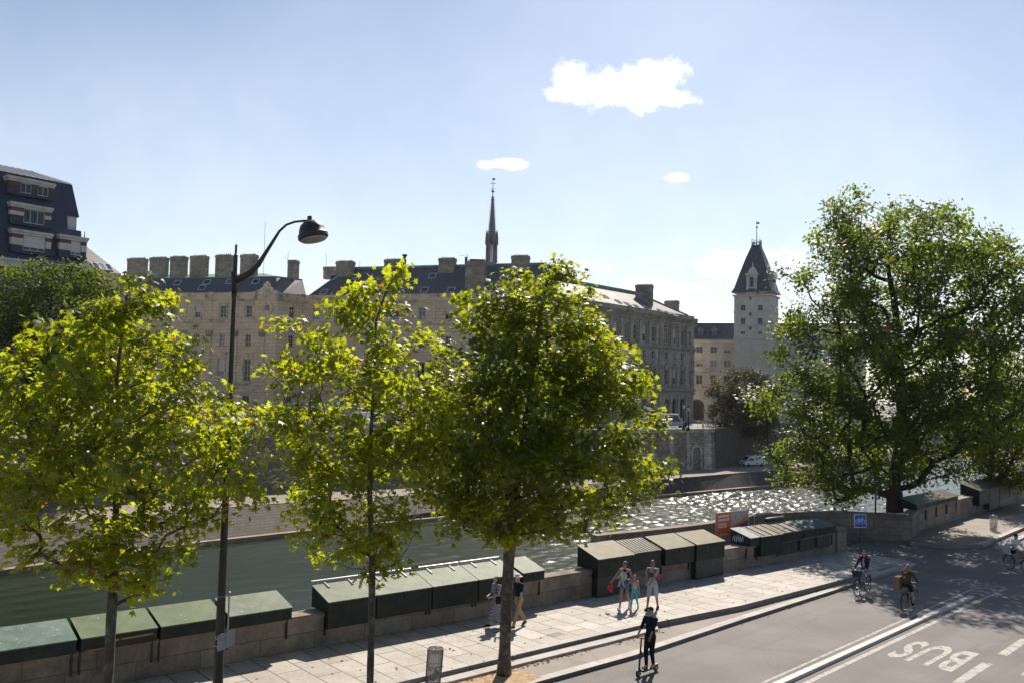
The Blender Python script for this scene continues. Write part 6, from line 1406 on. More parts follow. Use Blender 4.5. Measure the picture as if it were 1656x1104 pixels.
# street lanterns over there
M['lampglass'] = mat('lantern_glass', (.62, .64, .66), .2, .1, 3)
for i, (px, pyt, Y, lab) in enumerate(((1042, 652, 165, 'far double headed street lantern left of the minibus'), (1106, 651, 152, 'far street lantern with pale glass head left of its twin at the quay corner'), (1113.5, 655, 149, 'far street lantern with pale glass head nearest the quay wall corner'))):
    tp = D(px, pyt, Y); b = V3(tp, ZI); t = thing('street_lantern', b, lab, 'street lamp', 'street lanterns across the river'); h_ = tp.z - ZI
    mb = MB(); mb.lathe(b, [(.28, 0), (.26, .5), (.14, .7), (.1, 1.2), (.075, h_ - 1.2), (.12, h_ - 1.1), (.06, h_ - .95)], 10); mb.build('pole', M['iron'], t)
    hs = [0] if i else [-.0, .75]
    for dx in hs:
        mb = MB(); c = b + Vector((dx, 0, h_ - .95 - .2 * (dx > 0))); mb.lathe(c, [(.14, 0), (.27, .62), (.24, .64)], 6); l_ = mb.build('lantern', M['lampglass'], t); mb = MB(); mb.lathe(c, [(.3, .63), (.26, .72), (.1, .9), (.03, 1.05)], 6)
        mb.build('cap', M['iron'], l_)
        if dx: mb = MB(); mb.tube([b + Vector((0, 0, h_ - 1.4)), b + Vector((dx, 0, h_ - 1.3)), c], .03, 5); mb.build('arm', M['iron'], t)
# railings and barriers at the corner of the far quay
M['galv'] = mat('galvanised_rail', (.34, .35, .36), .4, .15, 5, metal=.4)
def rail(p0, p1, z, h, label, name='railing', n=None, mid=2, r=.03):
    t = thing(name, V3((p0 + p1) / 2, z), label, 'railing'); U = Vector((p1.x - p0.x, p1.y - p0.y, 0)); L = U.length; U.normalize(); n = n or max(2, int(L / 1.6)); mb = MB()
    for i in range(n + 1): q = V3(p0 + U * L * i / n, z); mb.tube([q, q + Vector((0, 0, h))], r, 5)
    mb.build('posts', M['galv'], t); mb = MB()
    for k in range(mid + 1): zz_ = z + h * (1 - k / (mid + .6)); mb.tube([V3(p0, zz_), V3(p0 + U * L, zz_)], r * .8, 5)
    mb.build('rails', M['galv'], t); return t
rail(D(1118, 690, 157), D(1158, 690, 161), ZI, 1.5, 'pale metal railing at the corner of the far quay beside the olive tree')
rail(D(1062, 692, 156), D(1106, 690, 158), ZI, 1.05, 'low barrier row on the far street before the minibus', 'barrier', 10)
rail(D(985, 692, 154), D(1056, 690, 157), ZI + .15, 1.1, 'dark hurdle row left of the minibus across the river', 'barrier', 6, 1, .04)
mb = MB(); c = V3(D(1067, 690, 156), ZI + .1); mb.cbox(c, 2.2, 1.2, 1.05); tag(mb.build('site_box', M['iron'], bevel=.05), 'dark grey site box standing before the minibus across the river', 'box')
c = V3(D(1072, 690, 158), ZI); t = thing('plastic_barrier', c, 'red and white plastic barrier in front of the minibus', 'barrier'); mb = MB(); mb.cbox(c, 1.9, .5, .5); mb.build('white_base', M['white'], t, bevel=.05); mb = MB(); mb.cbox(c + Vector((0, 0, .503)), 1.7, .4, .35); mb.build('red_top', M['red'], t, bevel=.05)
mb = MB(); b = D(1060, 705, 150); mb.tube([V3(b, 1.5), V3(b, D(1060, 668, 150).z)], .06, 6); tag(mb.build('site_pole', M['iron']), 'plain dark pole at the end of the far pale parapet', 'pole')
c = V3(D(1137, 690, 160), ZI); t = thing('yellow_post', c, 'small yellow marker post beside the far railing', 'post'); mb = MB(); mb.lathe(c, [(.16, 0), (.15, 1.0), (.1, 1.1)], 8); mb.build('post', mat('yellow_paint', (.6, .42, .03), .5), t); mb = MB(); mb.lathe(c, [(.24, -.02), (.22, .06)], 8); mb.build('base', M['iron'], t)
gc_ = G(899, 1025, 0); t = thing('drain_grille', gc_, 'small dark iron grille set in the sunlit paving slabs', 'grille'); mb = MB()
mb.box(gc_ - T * .33 - N * .2 + Vector((0, 0, -.02)), T * .66, N * .4, (0, 0, .028)); f_ = mb.build('frame', M['cage'], t); mb = MB()
for i in range(8): mb.box(gc_ + T * (-.29 + .075 * i) - N * .16 + Vector((0, 0, .006)), T * .03, N * .32, (0, 0, .008))
mb.build('bars', M['iron'], t)
# ------------------------------------------------------------------ fallen leaves along the kerbs
M['dryleaf'] = leafmat('dry_leaf', (.30, .20, .08), (.2, .12, .03), .3, .7, .2)
lt_ = thing('fallen_leaves', k1[2], None, None); lt_['label'] = 'dry fallen leaves gathered along the kerb lines'; lt_['category'] = 'leaves'; lt_['kind'] = 'stuff'
rs = np.random.RandomState(5); P = []
for (a, b, z, n, sd) in ((k1[1] - kd * 8, k1[4], ZS, 520, -.14), (st[0], st[3], ZS, 260, -.14), (k2[1], k2[4], ZR, 60, -.1)):
    for i in range(n):
        q = a.lerp(b, rs.uniform() ** (1.0)); 
        cl_ = math.sin(q.x * 1.7) + math.sin(q.x * .6 + 1)
        if cl_ < rs.uniform(-1.4, 1.6): continue
        d = (b - a).normalized(); nn = Vector((d.y, -d.x, 0)); q = q + nn * abs(rs.normal(.08, .10)); P.append((q.x, q.y, z + .02))
for i in range(160): s_, o = rs.uniform(-4, 30), -rs.uniform(.1, 4.2); q = W0 + T * s_ + N * o; P.append((q.x, q.y, .015))
for i in range(70): q = W1 + T1 * rs.uniform(0, 20) - N1 * rs.uniform(.3, 5); P.append((q.x, q.y, -.13))
P = np.array(P); o = leaf_mesh('leaf_litter', P, rs.normal(0, .3, P.shape) + np.array([0, 0, 1.]), .075, PL2, PTRI, M['dryleaf'], lt_, rs); o['kind'] = 'stuff'
# ------------------------------------------------------------------ people
def cloth(name, col, rough=.85, var=.12, scale=14): return mat(name, col, rough, var, scale, .25, 60, spec=.25)
M['skin'] = mat('skin', (.46, .27, .19), .55, .06, 9, spec=.4); M['skintan'] = mat('tanned_skin', (.36, .20, .13), .55, .06, 9, spec=.4)
M['hairdark'] = mat('dark_hair', (.012, .009, .008), .5, .3, 30, .5, 60); M['hairbrown'] = mat('brown_hair', (.075, .038, .018), .5, .3, 30, .5, 60)
M['hairblond'] = mat('dark_blond_hair', (.26, .15, .065), .5, .3, 30, .5, 60); M['beard'] = mat('grey_beard', (.42, .41, .39), .8, .2, 40, .5, 60)
M['eye'] = mat('eye', (.012, .01, .01), .2, .1, 5); M['lip'] = mat('lips', (.30, .10, .08), .5, .1, 5)
for n_, c_ in (('navy', (.010, .012, .028)), ('black', (.010, .010, .012)), ('beige', (.36, .25, .13)), ('greytee', (.30, .30, .31)), ('shorts', (.36, .40, .44)), ('denim', (.10, .15, .24)), ('paledenim', (.22, .28, .36)), ('turq', (.09, .42, .46)), ('greytank', (.42, .41, .42)), ('white', (.68, .68, .68)), ('pink', (.50, .38, .36)), ('purple', (.022, .014, .045)), ('olivebrown', (.075, .052, .020)), ('brownshoe', (.20, .09, .035)), ('tan', (.42, .28, .18)), ('redcloth', (.55, .02, .05)), ('pinkbag', (.45, .03, .12)), ('kraft', (.26, .15, .085)), ('babygrey', (.45, .45, .46)), ('paleblue', (.45, .49, .54))):
    M['c_' + n_] = cloth(n_ + '_cloth', c_)
def gingham():
    m, b, p = newmat('navy_white_check'); tcn = b.n('ShaderNodeTexCoord'); ck = b.n('ShaderNodeTexChecker'); b.l(tcn.outputs['Object'], ck.inputs[0]); ck.inputs['Scale'].default_value = 26
    ck.inputs[1].default_value = (.015, .018, .05, 1); ck.inputs[2].default_value = (.45, .45, .48, 1); b.l(ck.outputs[0], p.inputs['Base Color']); p.inputs['Roughness'].default_value = .9; return m
M['check'] = gingham()
def vox(mb, name, m, parent, size=.011, it=3):
    o = mb.build(name, m, parent, True); r = o.modifiers.new('remesh', 'REMESH'); r.mode = 'VOXEL'; r.voxel_size = size; r.use_smooth_shade = True
    s = o.modifiers.new('smooth', 'SMOOTH'); s.factor = .5; s.iterations = it; return o
def ik(a, t, l1, l2, pole):
    a, t, pole = Vector(a), Vector(t), Vector(pole); d = t - a; L = min(d.length, (l1 + l2) * .999); d.normalize(); t2 = a + d * L
    x = (l1 * l1 - l2 * l2 + L * L) / (2 * L); h = math.sqrt(max(0, l1 * l1 - x * x)); p = (pole - d * pole.dot(d)).normalized(); return a + d * x + p * h, t2
def human(label, loc, heading, h=1.75, pelvis=None, lean=0.0, feet=None, hands=None, turn=0.0, nod=0.0, skin='skin', girl=False, top=None, bottom=None, shoes='c_black', hair='hairdark', hairstyle='short', cap=None, beard=False, glasses=False, group=None, poleK=((.0, 1, 0), (.0, 1, 0)), elbow=((.5, -1, -.4), (-.5, -1, -.4)), footpitch=(0, 0), grip=(False, False), side_lean=0.0, slim=1.0, voxel=.011, cat='person'):
    """local frame: +y is forward, +x is the right hand; heading = world direction of +y"""
    t = thing('person', loc, label, cat, group, math.atan2(-heading[0], heading[1]), False)
    k = h / 1.75; w = slim
    P = Vector(pelvis) if pelvis else Vector((0, 0, .93 * k))
    up = Vector((math.sin(side_lean), math.sin(lean), math.cos(lean))).normalized(); rt = Vector((1, 0, 0)); fw = up.cross(rt).normalized() * -1; fw = rt.cross(up) * -1
    fw = up.cross(rt); fw = fw if fw.y > 0 else -fw
    q = lambda x, y, z: P + rt * (x * k) + fw * (y * k) + up * (z * k)
    sh = [q(.175 * w, 0, .485), q(-.175 * w, 0, .485)]; hp = [q(.092, 0, -.03), q(-.092, 0, -.03)]; neck = q(0, -.005, .53)
    hc_ = q(0, .03, .70)
    feet = feet or [(.1 * k, .1, .075 * k), (-.1 * k, -.12, .075 * k)]
    hands = hands or [tuple(q(.24, .08, -.12)), tuple(q(-.24, .02, -.12))]
    kn, an = zip(*[ik(hp[i], feet[i], .425 * k, .415 * k, poleK[i]) for i in (0, 1)]); el, wr = zip(*[ik(sh[i], hands[i], .29 * k, .255 * k, elbow[i]) for i in (0, 1)])
    b = MB(); c = lambda a, b_, r1, r2: b.capsule(a, b_, r1 * k, r2 * k)
    rh = Matrix.Rotation(-turn, 3, 'Z') @ Matrix.Rotation(-nod, 3, 'X')
    # torso
    b.ball(q(0, 0, .02), (.155 * k * w, .105 * k, .12 * k)); b.ball(q(0, .005, .18), (.13 * k * w, .092 * k, .16 * k)); b.ball(q(0, .005, .36), (.158 * k * w, .108 * k, .19 * k)); c(sh[0], sh[1], .055, .055); c(q(0, -.01, .48), neck, .07, .052); c(neck, hc_ - Vector((0, 0, .03 * k)), .052, .050)
    if girl and h > 1.5:
        for s_ in (-1, 1): b.ball(q(s_ * .07, .09, .36), .058 * k)
    H = lambda x, y, z: hc_ + rh @ Vector((x * k, y * k, z * k))
    b.ball(hc_, (.076 * k, .096 * k, .112 * k), 14, rh); b.ball(H(0, .022, -.055), (.056 * k, .07 * k, .062 * k), 12, rh); b.capsule(H(0, .088, .012), H(0, .108, -.02), .010 * k, .016 * k, 8); b.ball(H(0, .078, -.075), (.028 * k, .022 * k, .02 * k), 8)
    for s_ in (-1, 1): b.ball(H(s_ * .078, -.005, -.008), (.012 * k, .022 * k, .032 * k), 8, rh)
    for i in (0, 1):
        s_ = 1 if i == 0 else -1
        c(hp[i], kn[i], .082, .056); b.ball(kn[i], .056 * k); c(kn[i], an[i], .052, .036); b.capsule(kn[i].lerp(an[i], .15) - fw * .018 * k, kn[i].lerp(an[i], .45) - fw * .02 * k, .04 * k, .045 * k)
        fp = footpitch[i]; fdir = Vector((s_ * .12, math.cos(fp), math.sin(fp))); heel = an[i] + Vector((0, -.03, -.045)) * k; c(an[i], heel, .038, .036); c(heel, an[i] + fdir * .15 * k + Vector((0, 0, -.052 * k)), .034, .028)
        c(sh[i], el[i], .05, .038); c(el[i], wr[i], .038, .026)
        fa_ = (wr[i] - el[i]).normalized(); hd_ = fa_; sd_ = hd_.cross(Vector((0, 0, 1)));  sd_ = sd_.normalized() if sd_.length > .2 else Vector((0, 1, 0))
        if not grip[i] and abs(fa_.z) > .7: sd_ = Vector((0, 1, 0)) - fa_ * fa_.y; sd_.normalize()
        nn_ = hd_.cross(sd_); nn_ = nn_ if (nn_.x * s_ < 0 or grip[i]) else -nn_
        if grip[i] and nn_.z > 0: nn_ = -nn_
        pc = wr[i] + hd_ * .05 * k; Mx = Matrix((sd_, hd_, nn_)).transposed(); b.ball(pc, (.04 * k, .05 * k, .018 * k), 10, Mx)
        for f in range(4):
            o = sd_ * (.028 - .019 * f) * k; L = (.036, .042, .04, .031)[f] * k; a0 = pc + hd_ * .045 * k + o; bend = .9 if grip[i] else .3
            a1 = a0 + (hd_ * math.cos(bend) + nn_ * math.sin(bend)) * L; a2 = a1 + (hd_ * math.cos(bend * 2.1) + nn_ * math.sin(bend * 2.1)) * L * .8; b.capsule(a0, a1, .0095 * k, .009 * k, 7); b.capsule(a1, a2, .009 * k, .0075 * k, 7)
        a0 = pc + sd_ * .035 * k - hd_ * .015 * k; a1 = a0 + (sd_ * .7 + hd_ * .6 + nn_ * .3).normalized() * .035 * k; a2 = a1 + (hd_ * .8 + nn_ * (.7 if grip[i] else .3)).normalized() * .03 * k; b.capsule(a0, a1, .011 * k, .0105 * k, 7); b.capsule(a1, a2, .0105 * k, .008 * k, 7)
    body = vox(b, 'body', M[skin], t, voxel * .85, 2)
    for s_ in (-1, 1):
        e = MB(); e.ball(H(s_ * .031, .088, .01), (.011 * k, .008 * k, .008 * k), 8); e.build('eye', M['eye'], t, True)
    e = MB(); e.ball(H(0, .092, -.052), (.022 * k, .008 * k, .007 * k), 8); e.build('mouth', M['lip'], t, True)
    J = dict(q=q, sh=sh, el=el, wr=wr, hp=hp, kn=kn, an=an, H=H, neck=neck, k=k, t=t, up=up, fw=fw, rt=rt)
    # top
    if top:
        kind, m = top; b = MB(); g = 1.0 if kind != 'jacket' else 1.06
        b.ball(q(0, .0, .02), (.168 * k * w * g, .122 * k * g, .10 * k)); b.ball(q(0, .005, .18), (.150 * k * w * g, .112 * k * g, .17 * k)); b.ball(q(0, .005, .36), (.172 * k * w * g, .124 * k * g, .185 * k))
        if girl and h > 1.5:
            for s_ in (-1, 1): b.ball(q(s_ * .07, .095, .36), .066 * k)
        if kind == 'tank':
            for s_ in (-1, 1): b.capsule(q(s_ * .095 * w, .0, .44), q(s_ * .095 * w, -.01, .535), .035 * k, .026 * k)
        else:
            b.capsule(sh[0], sh[1], .066 * k, .066 * k); b.capsule(q(0, -.01, .47), q(0, -.01, .52), .085 * k, .068 * k)
            for i in (0, 1):
                if kind in ('long', 'jacket', 'rolled'):
                    b.capsule(sh[i], el[i], .063 * k * g, .05 * k * g); fr = {'long': .93, 'jacket': .95, 'rolled': .25}[kind]; b.capsule(el[i], el[i].lerp(wr[i], fr), .05 * k * g, .041 * k * g)
                else: b.capsule(sh[i], sh[i].lerp(el[i], .62), .066 * k, .062 * k)
        vox(b, {'tank': 'tank_top', 'jacket': 'jacket', 'long': 'jumper', 'rolled': 'shirt'}.get(kind, 't_shirt'), M[m], t, voxel, 3)
    if bottom:
        kind, m = bottom; b = MB(); b.ball(q(0, 0, .0), (.172 * k * w, .128 * k, .125 * k)); b.ball(q(0, .0, .08), (.155 * k * w, .112 * k, .06 * k))
        for i in (0, 1):
            if kind == 'trousers': b.capsule(hp[i], kn[i], .098 * k, .070 * k); b.capsule(kn[i], kn[i].lerp(an[i], .94), .070 * k, .052 * k)
            elif kind == 'slim': b.capsule(hp[i], kn[i], .090 * k, .061 * k); b.capsule(kn[i], kn[i].lerp(an[i], .8), .061 * k, .044 * k)
            elif kind == 'shorts': b.capsule(hp[i], hp[i].lerp(kn[i], .92), .100 * k, .082 * k)
            elif kind == 'hotpants': b.capsule(hp[i], hp[i].lerp(kn[i], .38), .096 * k, .088 * k)
        if kind == 'skirt':
            for i in (0, 1): b.capsule(hp[i], kn[i].lerp(an[i], .62), .11 * k, .10 * k)
            m0, m1 = (hp[0] + hp[1]) / 2, (kn[0].lerp(an[0], .6) + kn[1].lerp(an[1], .6)) / 2; b.capsule(m0, m1, .14 * k, .13 * k); b.capsule(kn[0].lerp(an[0], .62), kn[1].lerp(an[1], .62), .09 * k, .09 * k)
        if kind == 'short_skirt':
            for i in (0, 1): b.capsule(hp[i], hp[i].lerp(kn[i], .6), .10 * k, .095 * k)
            b.capsule(hp[0].lerp(kn[0], .5), hp[1].lerp(kn[1], .5), .085 * k, .085 * k)
        vox(b, {'trousers': 'trousers', 'slim': 'leggings', 'shorts': 'shorts', 'hotpants': 'shorts'}.get(kind, 'skirt'), M[m], t, voxel, 4)
    for i in (0, 1):
        s_ = 1 if i == 0 else -1
        b = MB(); fp = footpitch[i]; fdir = Vector((s_ * .12, math.cos(fp), math.sin(fp))); heel = an[i] + Vector((0, -.03, -.045)) * k; tip = an[i] + fdir * .165 * k + Vector((0, 0, -.05 * k)); b.capsule(an[i] - Vector((0, 0, .01)), heel, .044 * k, .044 * k); b.capsule(heel, tip, .043 * k, .037 * k); b.capsule(an[i] + Vector((0, .03, -.02)) * k, an[i].lerp(tip, .6), .04 * k, .038 * k); vox(b, 'shoe', M[shoes], t, voxel * .9, 2)
    if hairstyle:
        b = MB(); b.ball(H(0, -.018, .022), (.086 * k, .098 * k, .106 * k), 14, rh)
        cut = None
        if hairstyle in ('long', 'wavy'):
            for s_ in (-1, 1): b.capsule(H(s_ * .068, -.02, .0), H(s_ * .085, -.05, -.19 if hairstyle == 'long' else -.22), .036 * k, .045 * k)
            b.capsule(H(0, -.07, 0), H(0, -.11, -.2), .07 * k, .075 * k)
            if hairstyle == 'wavy': b.capsule(H(.05, -.09, -.05), H(.14, -.16, -.12), .06 * k, .05 * k); b.capsule(H(-.05, -.08, -.05), H(-.1, -.15, -.16), .06 * k, .05 * k)
        if hairstyle == 'bun': b.ball(H(0, -.12, .04), .048 * k)
        if hairstyle == 'bob': b.capsule(H(.05, -.05, 0), H(.06, -.06, -.09), .05 * k, .05 * k); b.capsule(H(-.05, -.05, 0), H(-.06, -.06, -.09), .05 * k, .05 * k)
        o = b.build('hair', M[hair], t, True)
        # keep the face clear: pull hair in front of the ears back
        inv = rh.transposed(); lc = hc_ - OFF[o.name] * 0
        for v in o.data.vertices:
            l = inv @ (v.co - hc_); 
            lim = .045 * k if l.z < .055 * k else .088 * k
            if l.y > lim: l.y = lim
            if l.y > .03 * k and l.z < .06 * k and abs(l.x) < .1 * k: l.y = .02 * k
            v.co = hc_ + rh @ l
        r = o.modifiers.new('remesh', 'REMESH'); r.mode = 'VOXEL'; r.voxel_size = voxel * .9; r.use_smooth_shade = True
    if cap:
        b = MB(); b.ball(H(0, -.008, .058), (.088 * k, .102 * k, .075 * k), 14, rh); b.ball(H(0, .105, .048), (.066 * k, .065 * k, .012 * k), 12, rh); vox(b, 'cap', M[cap], t, voxel * .8, 2)
    if beard:
        b = MB(); b.ball(H(0, .035, -.075), (.058 * k, .062 * k, .05 * k), 12, rh); b.ball(H(0, .07, -.1), (.03 * k, .035 * k, .04 * k), 10, rh)
        for s_ in (-1, 1): b.capsule(H(s_ * .068, .015, -.02), H(s_ * .05, .05, -.08), .016 * k, .02 * k)
        vox(b, 'beard', M['beard'], t, voxel * .7, 1)
    if glasses:
        b = MB()
        for s_ in (-1, 1): b.ball(H(s_ * .034, .096, .012), (.027 * k, .012 * k, .021 * k), 10, rh); b.tube([H(s_ * .06, .09, .014), H(s_ * .08, .0, .014)], .004 * k, 5)
        b.tube([H(-.02, .1, .016), H(.02, .1, .016)], .005 * k, 5); b.build('sunglasses', M['eye'], t, True)
    return J
# --- the couple walking left
hl = -T
mj = human('man in navy tee and beige trousers behind the leaning plane trunk holding his hat', G(838, 1014, 0), (hl.x, hl.y), 1.78, feet=[(.09, -.38, .16), (-.09, .30, .075)], hands=[(.33, .18, 1.72), (-.22, .14, .86)], elbow=((1, .3, -.2), (-.6, -1, -.3)), lean=.05, top=('tee', 'c_navy'), bottom=('trousers', 'c_beige'), shoes='c_brownshoe', hairstyle=None, footpitch=(-.7, .1), group=None)
b = MB(); b.ball(mj['H'](0, -.01, .065), (.1, .12, .085), 14); b.lathe(mj['H'](0, 0, .045), [(.10, 0), (.165, -.005), (.165, .008), (.1, .03)], 18); b.build('hat', M['c_white'], mj['t'], True)
wj = human('dark haired woman in long navy and white checked dress beside the leaning plane trunk', G(803, 1013, 0), (hl.x, hl.y), 1.70, feet=[(.09, .28, .075), (-.09, -.30, .13)], hands=[(.05, .33, 1.08), (-.12, .34, 1.05)], lean=.06, nod=-.35, girl=True, top=('tee', 'check'), bottom=('skirt', 'check'), shoes='c_black', hair='hairdark', hairstyle='bob', footpitch=(.05, -.6), grip=(True, True))
def bag(P, rz, label, sx, sy, sz, m, name='shoulder_bag', cat='bag', strap=None, group=None):
    t = thing(name, P, label, cat, group, rz, False); b = MB(); b.box((-sx / 2, -sy / 2, 0), (sx, 0, 0), (0, sy, 0), (0, 0, sz)); o = b.build('body', m, t); bv = o.modifiers.new('bevel', 'BEVEL'); bv.width = min(sx, sy) * .3; bv.segments = 3
    if strap:
        b = MB(); b.tube([Vector(p) for p in strap], .012, 6); b.build('strap', m, t)
    return t
ang = lambda h: math.atan2(-h[0], h[1])
def wpt(J, p): t = J['t']; return t.location + Matrix.Rotation(t.rotation_euler[2], 3, 'Z') @ Vector(p)
def hung(J, p, rz, *a, **k): return bag(wpt(J, p), J['t'].rotation_euler[2] + rz, *a, **k)
hung(wj, (-.21, .06, .82), 0, 'black shoulder bag hanging at the side of the woman in the checked dress', .1, .28, .24, M['c_black'], strap=[(0, .1, .23), (.1, .0, .62), (.0, -.1, .23)])
# --- the family
hf = (-T * 1.0 + Vector((.25, -.35, 0))).normalized()
mo = human('mother in black top and denim shorts with sunglasses carrying a baby in front', G(1010, 983, 0), (hf.x, hf.y), 1.72, feet=[(.09, .26, .075), (-.09, -.30, .15)], hands=[(.40, .30, .98), (-.32, .10, .92)], girl=True, top=('tank', 'c_black'), bottom=('hotpants', 'c_denim'), shoes='c_white', hair='hairbrown', hairstyle='bun', glasses=True, turn=.3, footpitch=(.05, -.6), grip=(True, False), skin='skintan')
b = MB(); b.ball((0, .12, 1.20), (.14, .07, .17)); b.capsule((.09, .1, 1.32), (.12, -.02, 1.45), .03, .03); b.capsule((-.09, .1, 1.32), (-.12, -.02, 1.45), .03, .03); b.capsule((.13, .08, 1.08), (.15, -.08, 1.06), .03, .03); b.capsule((-.13, .08, 1.08), (-.15, -.08, 1.06), .03, .03); vox(b, 'baby_carrier', M['c_babygrey'], mo['t'], .012, 3)
bp = wpt(mo, (0, .225, 1.02))
human('baby in pale grey clothes facing forward in the carrier on its mother', bp, (hf.x, hf.y), .74, pelvis=(0, 0, .06), feet=[(.11, .10, -.14), (-.11, .10, -.14)], hands=[(.16, .12, .12), (-.16, .12, .12)], top=('long', 'c_babygrey'), bottom=('slim', 'c_babygrey'), shoes='c_babygrey', hair='hairblond', hairstyle='short', voxel=.008)
rt_ = thing('red_cloth', wpt(mo, (.42, .36, .72)), 'crumpled red sun hat dangling from the mother\'s hand', 'hat'); b = MB()
for (p, r) in (((0, 0, .12), .05), ((.03, .02, .05), .08), ((-.05, .0, .03), .07), ((.02, -.04, -.05), .06), ((0, 0, .2), .025)): b.ball(Vector(p) + rt_.location, r, 10)
vox(b, 'cloth', M['c_redcloth'], rt_, .012, 2)
gi = human('young girl in grey vest and turquoise leggings holding on to her mother', G(1026, 984, 0), (hf.x, hf.y), 1.24, feet=[(.07, .18, .06), (-.07, -.20, .09)], hands=[(.20, .16, .92), (-.19, .0, .52)], elbow=((.6, -.6, -.6), (-.4, -1, -.2)), top=('tank', 'c_greytank'), bottom=('slim', 'c_turq'), shoes='c_pink', hair='hairblond', hairstyle='long', voxel=.009, footpitch=(0, -.5), skin='skin')
fa_h = (-T * .9 + Vector((.1, -.45, 0))).normalized()
fj = human('father in grey printed t shirt and pale shorts wearing a backpack', G(1055, 985, 0), (fa_h.x, fa_h.y), 1.80, feet=[(.11, .24, .08), (-.12, -.24, .09)], hands=[(.10, .36, 1.06), (-.06, .36, 1.02)], top=('tee', 'c_greytee'), bottom=('shorts', 'c_shorts'), shoes='c_navy', hair='hairdark', hairstyle='short', glasses=True, turn=-.25, grip=(True, True), skin='skintan', footpitch=(0, -.15))
b = MB(); b.box((-.1, .128, 1.30), (.2, 0, 0), (0, .012, 0), (0, 0, .05)); b.box((-.09, .126, 1.22), (.2, 0, 0), (0, .012, 0), (0, 0, .05)); ob = b.build('shirt_print', M['c_navy'], fj['t']); b = MB(); b.box((-.08, .13, 1.265), (.14, 0, 0), (0, .012, 0), (0, 0, .035)); b.build('shirt_print_red', M['c_redcloth'], fj['t'])
bk_ = thing('backpack', wpt(fj, (0, -.13, 1.0)), 'pink and dark backpack on the father\'s back', 'backpack', None, fj['t'].rotation_euler[2], False)
b = MB(); b.capsule((0, -.09, .12), (0, -.08, .38), .14, .12); b.box((-.14, -.16, .0), (.28, 0, 0), (0, .17, 0), (0, 0, .3)); vox(b, 'body', M['c_pinkbag'], bk_, .015, 4); b = MB(); b.capsule((0, -.19, .12), (0, -.17, .22), .085, .07); vox(b, 'pocket', M['c_black'], bk_, .014, 3)
b = MB()
for s_ in (-1, 1): b.tube([(s_ * .12, -.02, .42), (s_ * .125, .1, .52), (s_ * .135, .27, .42), (s_ * .15, .25, .2), (s_ * .16, .0, .05)], .018, 6)
b.build('straps', M['c_black'], bk_)
# --- electric scooter and rider
M['scoot'] = mat('matt_black_metal', (.014, .014, .015), .5, .2, 5)
sA, sB = G(1034, 1094, ZR), G(1059, 1085, ZR); sh_ = (sA - sB); sh_.z = 0; sh_.normalize(); sc_ = (sA + sB) / 2
e = thing('electric_scooter', V3(sc_, ZR), 'black electric kick scooter ridden along the near lane', 'scooter', None, ang(sh_), False)
b = MB(); b.box((-.075, -.34, .12), (.15, 0, 0), (0, .62, 0), (0, 0, .055)); b.build('deck', M['scoot'], e, bevel=.012)
b = MB(); b.tube([(0, .27, .15), (0, .36, .2), (0, .40, .26)], .028, 8); b.tube([(0, .43, .11), (0, .40, .28), (0, .31, 1.08)], [.03, .03, .024], 10); b.tube([(0, .37, .5), (0, .30, .52), (0, .29, .72), (0, .345, .8)], .012, 6); b.build('stem', M['scoot'], e, True)
b = MB(); b.tube([(-.25, .28, 1.09), (-.08, .31, 1.10), (.08, .31, 1.10), (.25, .28, 1.09)], .017, 8); hb = b.build('handlebar', M['scoot'], e, True); b = MB()
for s_ in (-1, 1): b.tube([(s_ * .25, .28, 1.09), (s_ * .14, .295, 1.095)], .022, 8)
b.build('grips', M['rubber'], hb); b = MB(); b.ball((.0, .36, .98), .035, 8); b.build('headlamp', M['headl'], e)
for y in (.44, -.43):
    b = MB(); b.torus((0, y, .11), .085, .028, (1, 0, 0), 24, 8); wh = b.build('wheel', M['rubber'], e, True); b = MB(); b.lathe((-.025, y, .11), [(.06, 0), (.06, .05)], 14, (1, 0, 0)); b.build('hub', M['alloy'], wh)
b = MB(); b.box((-.045, -.56, .2), (.09, 0, 0), (0, .28, 0), (0, 0, .02)); b.box((-.045, -.36, .13), (.09, 0, 0), (0, .06, 0), (0, 0, .08)); b.box((-.04, .36, .2), (.08, 0, 0), (0, .18, 0), (0, 0, .02)); b.build('mudguards', M['scoot'], e); b = MB(); b.box((-.03, -.575, .18), (.06, 0, 0), (0, .02, 0), (0, 0, .04)); b.build('tail_lamp', M['tail'], e)
human('bearded man in navy shirt and cap riding the electric scooter', V3(sc_, ZR + .175), (sh_.x, sh_.y), 1.76, pelvis=(0, -.14, .93), feet=[(.045, -.02, .075), (-.045, -.24, .075)], hands=[(.22, .19, .945), (-.22, .19, .945)], lean=-.03, top=('rolled', 'c_navy'), bottom=('trousers', 'c_black'), shoes='c_tan', hair='hairdark', hairstyle='short', cap='c_navy', beard=True, grip=(True, True), skin='skintan', turn=-.2, nod=-.1, slim=1.06)
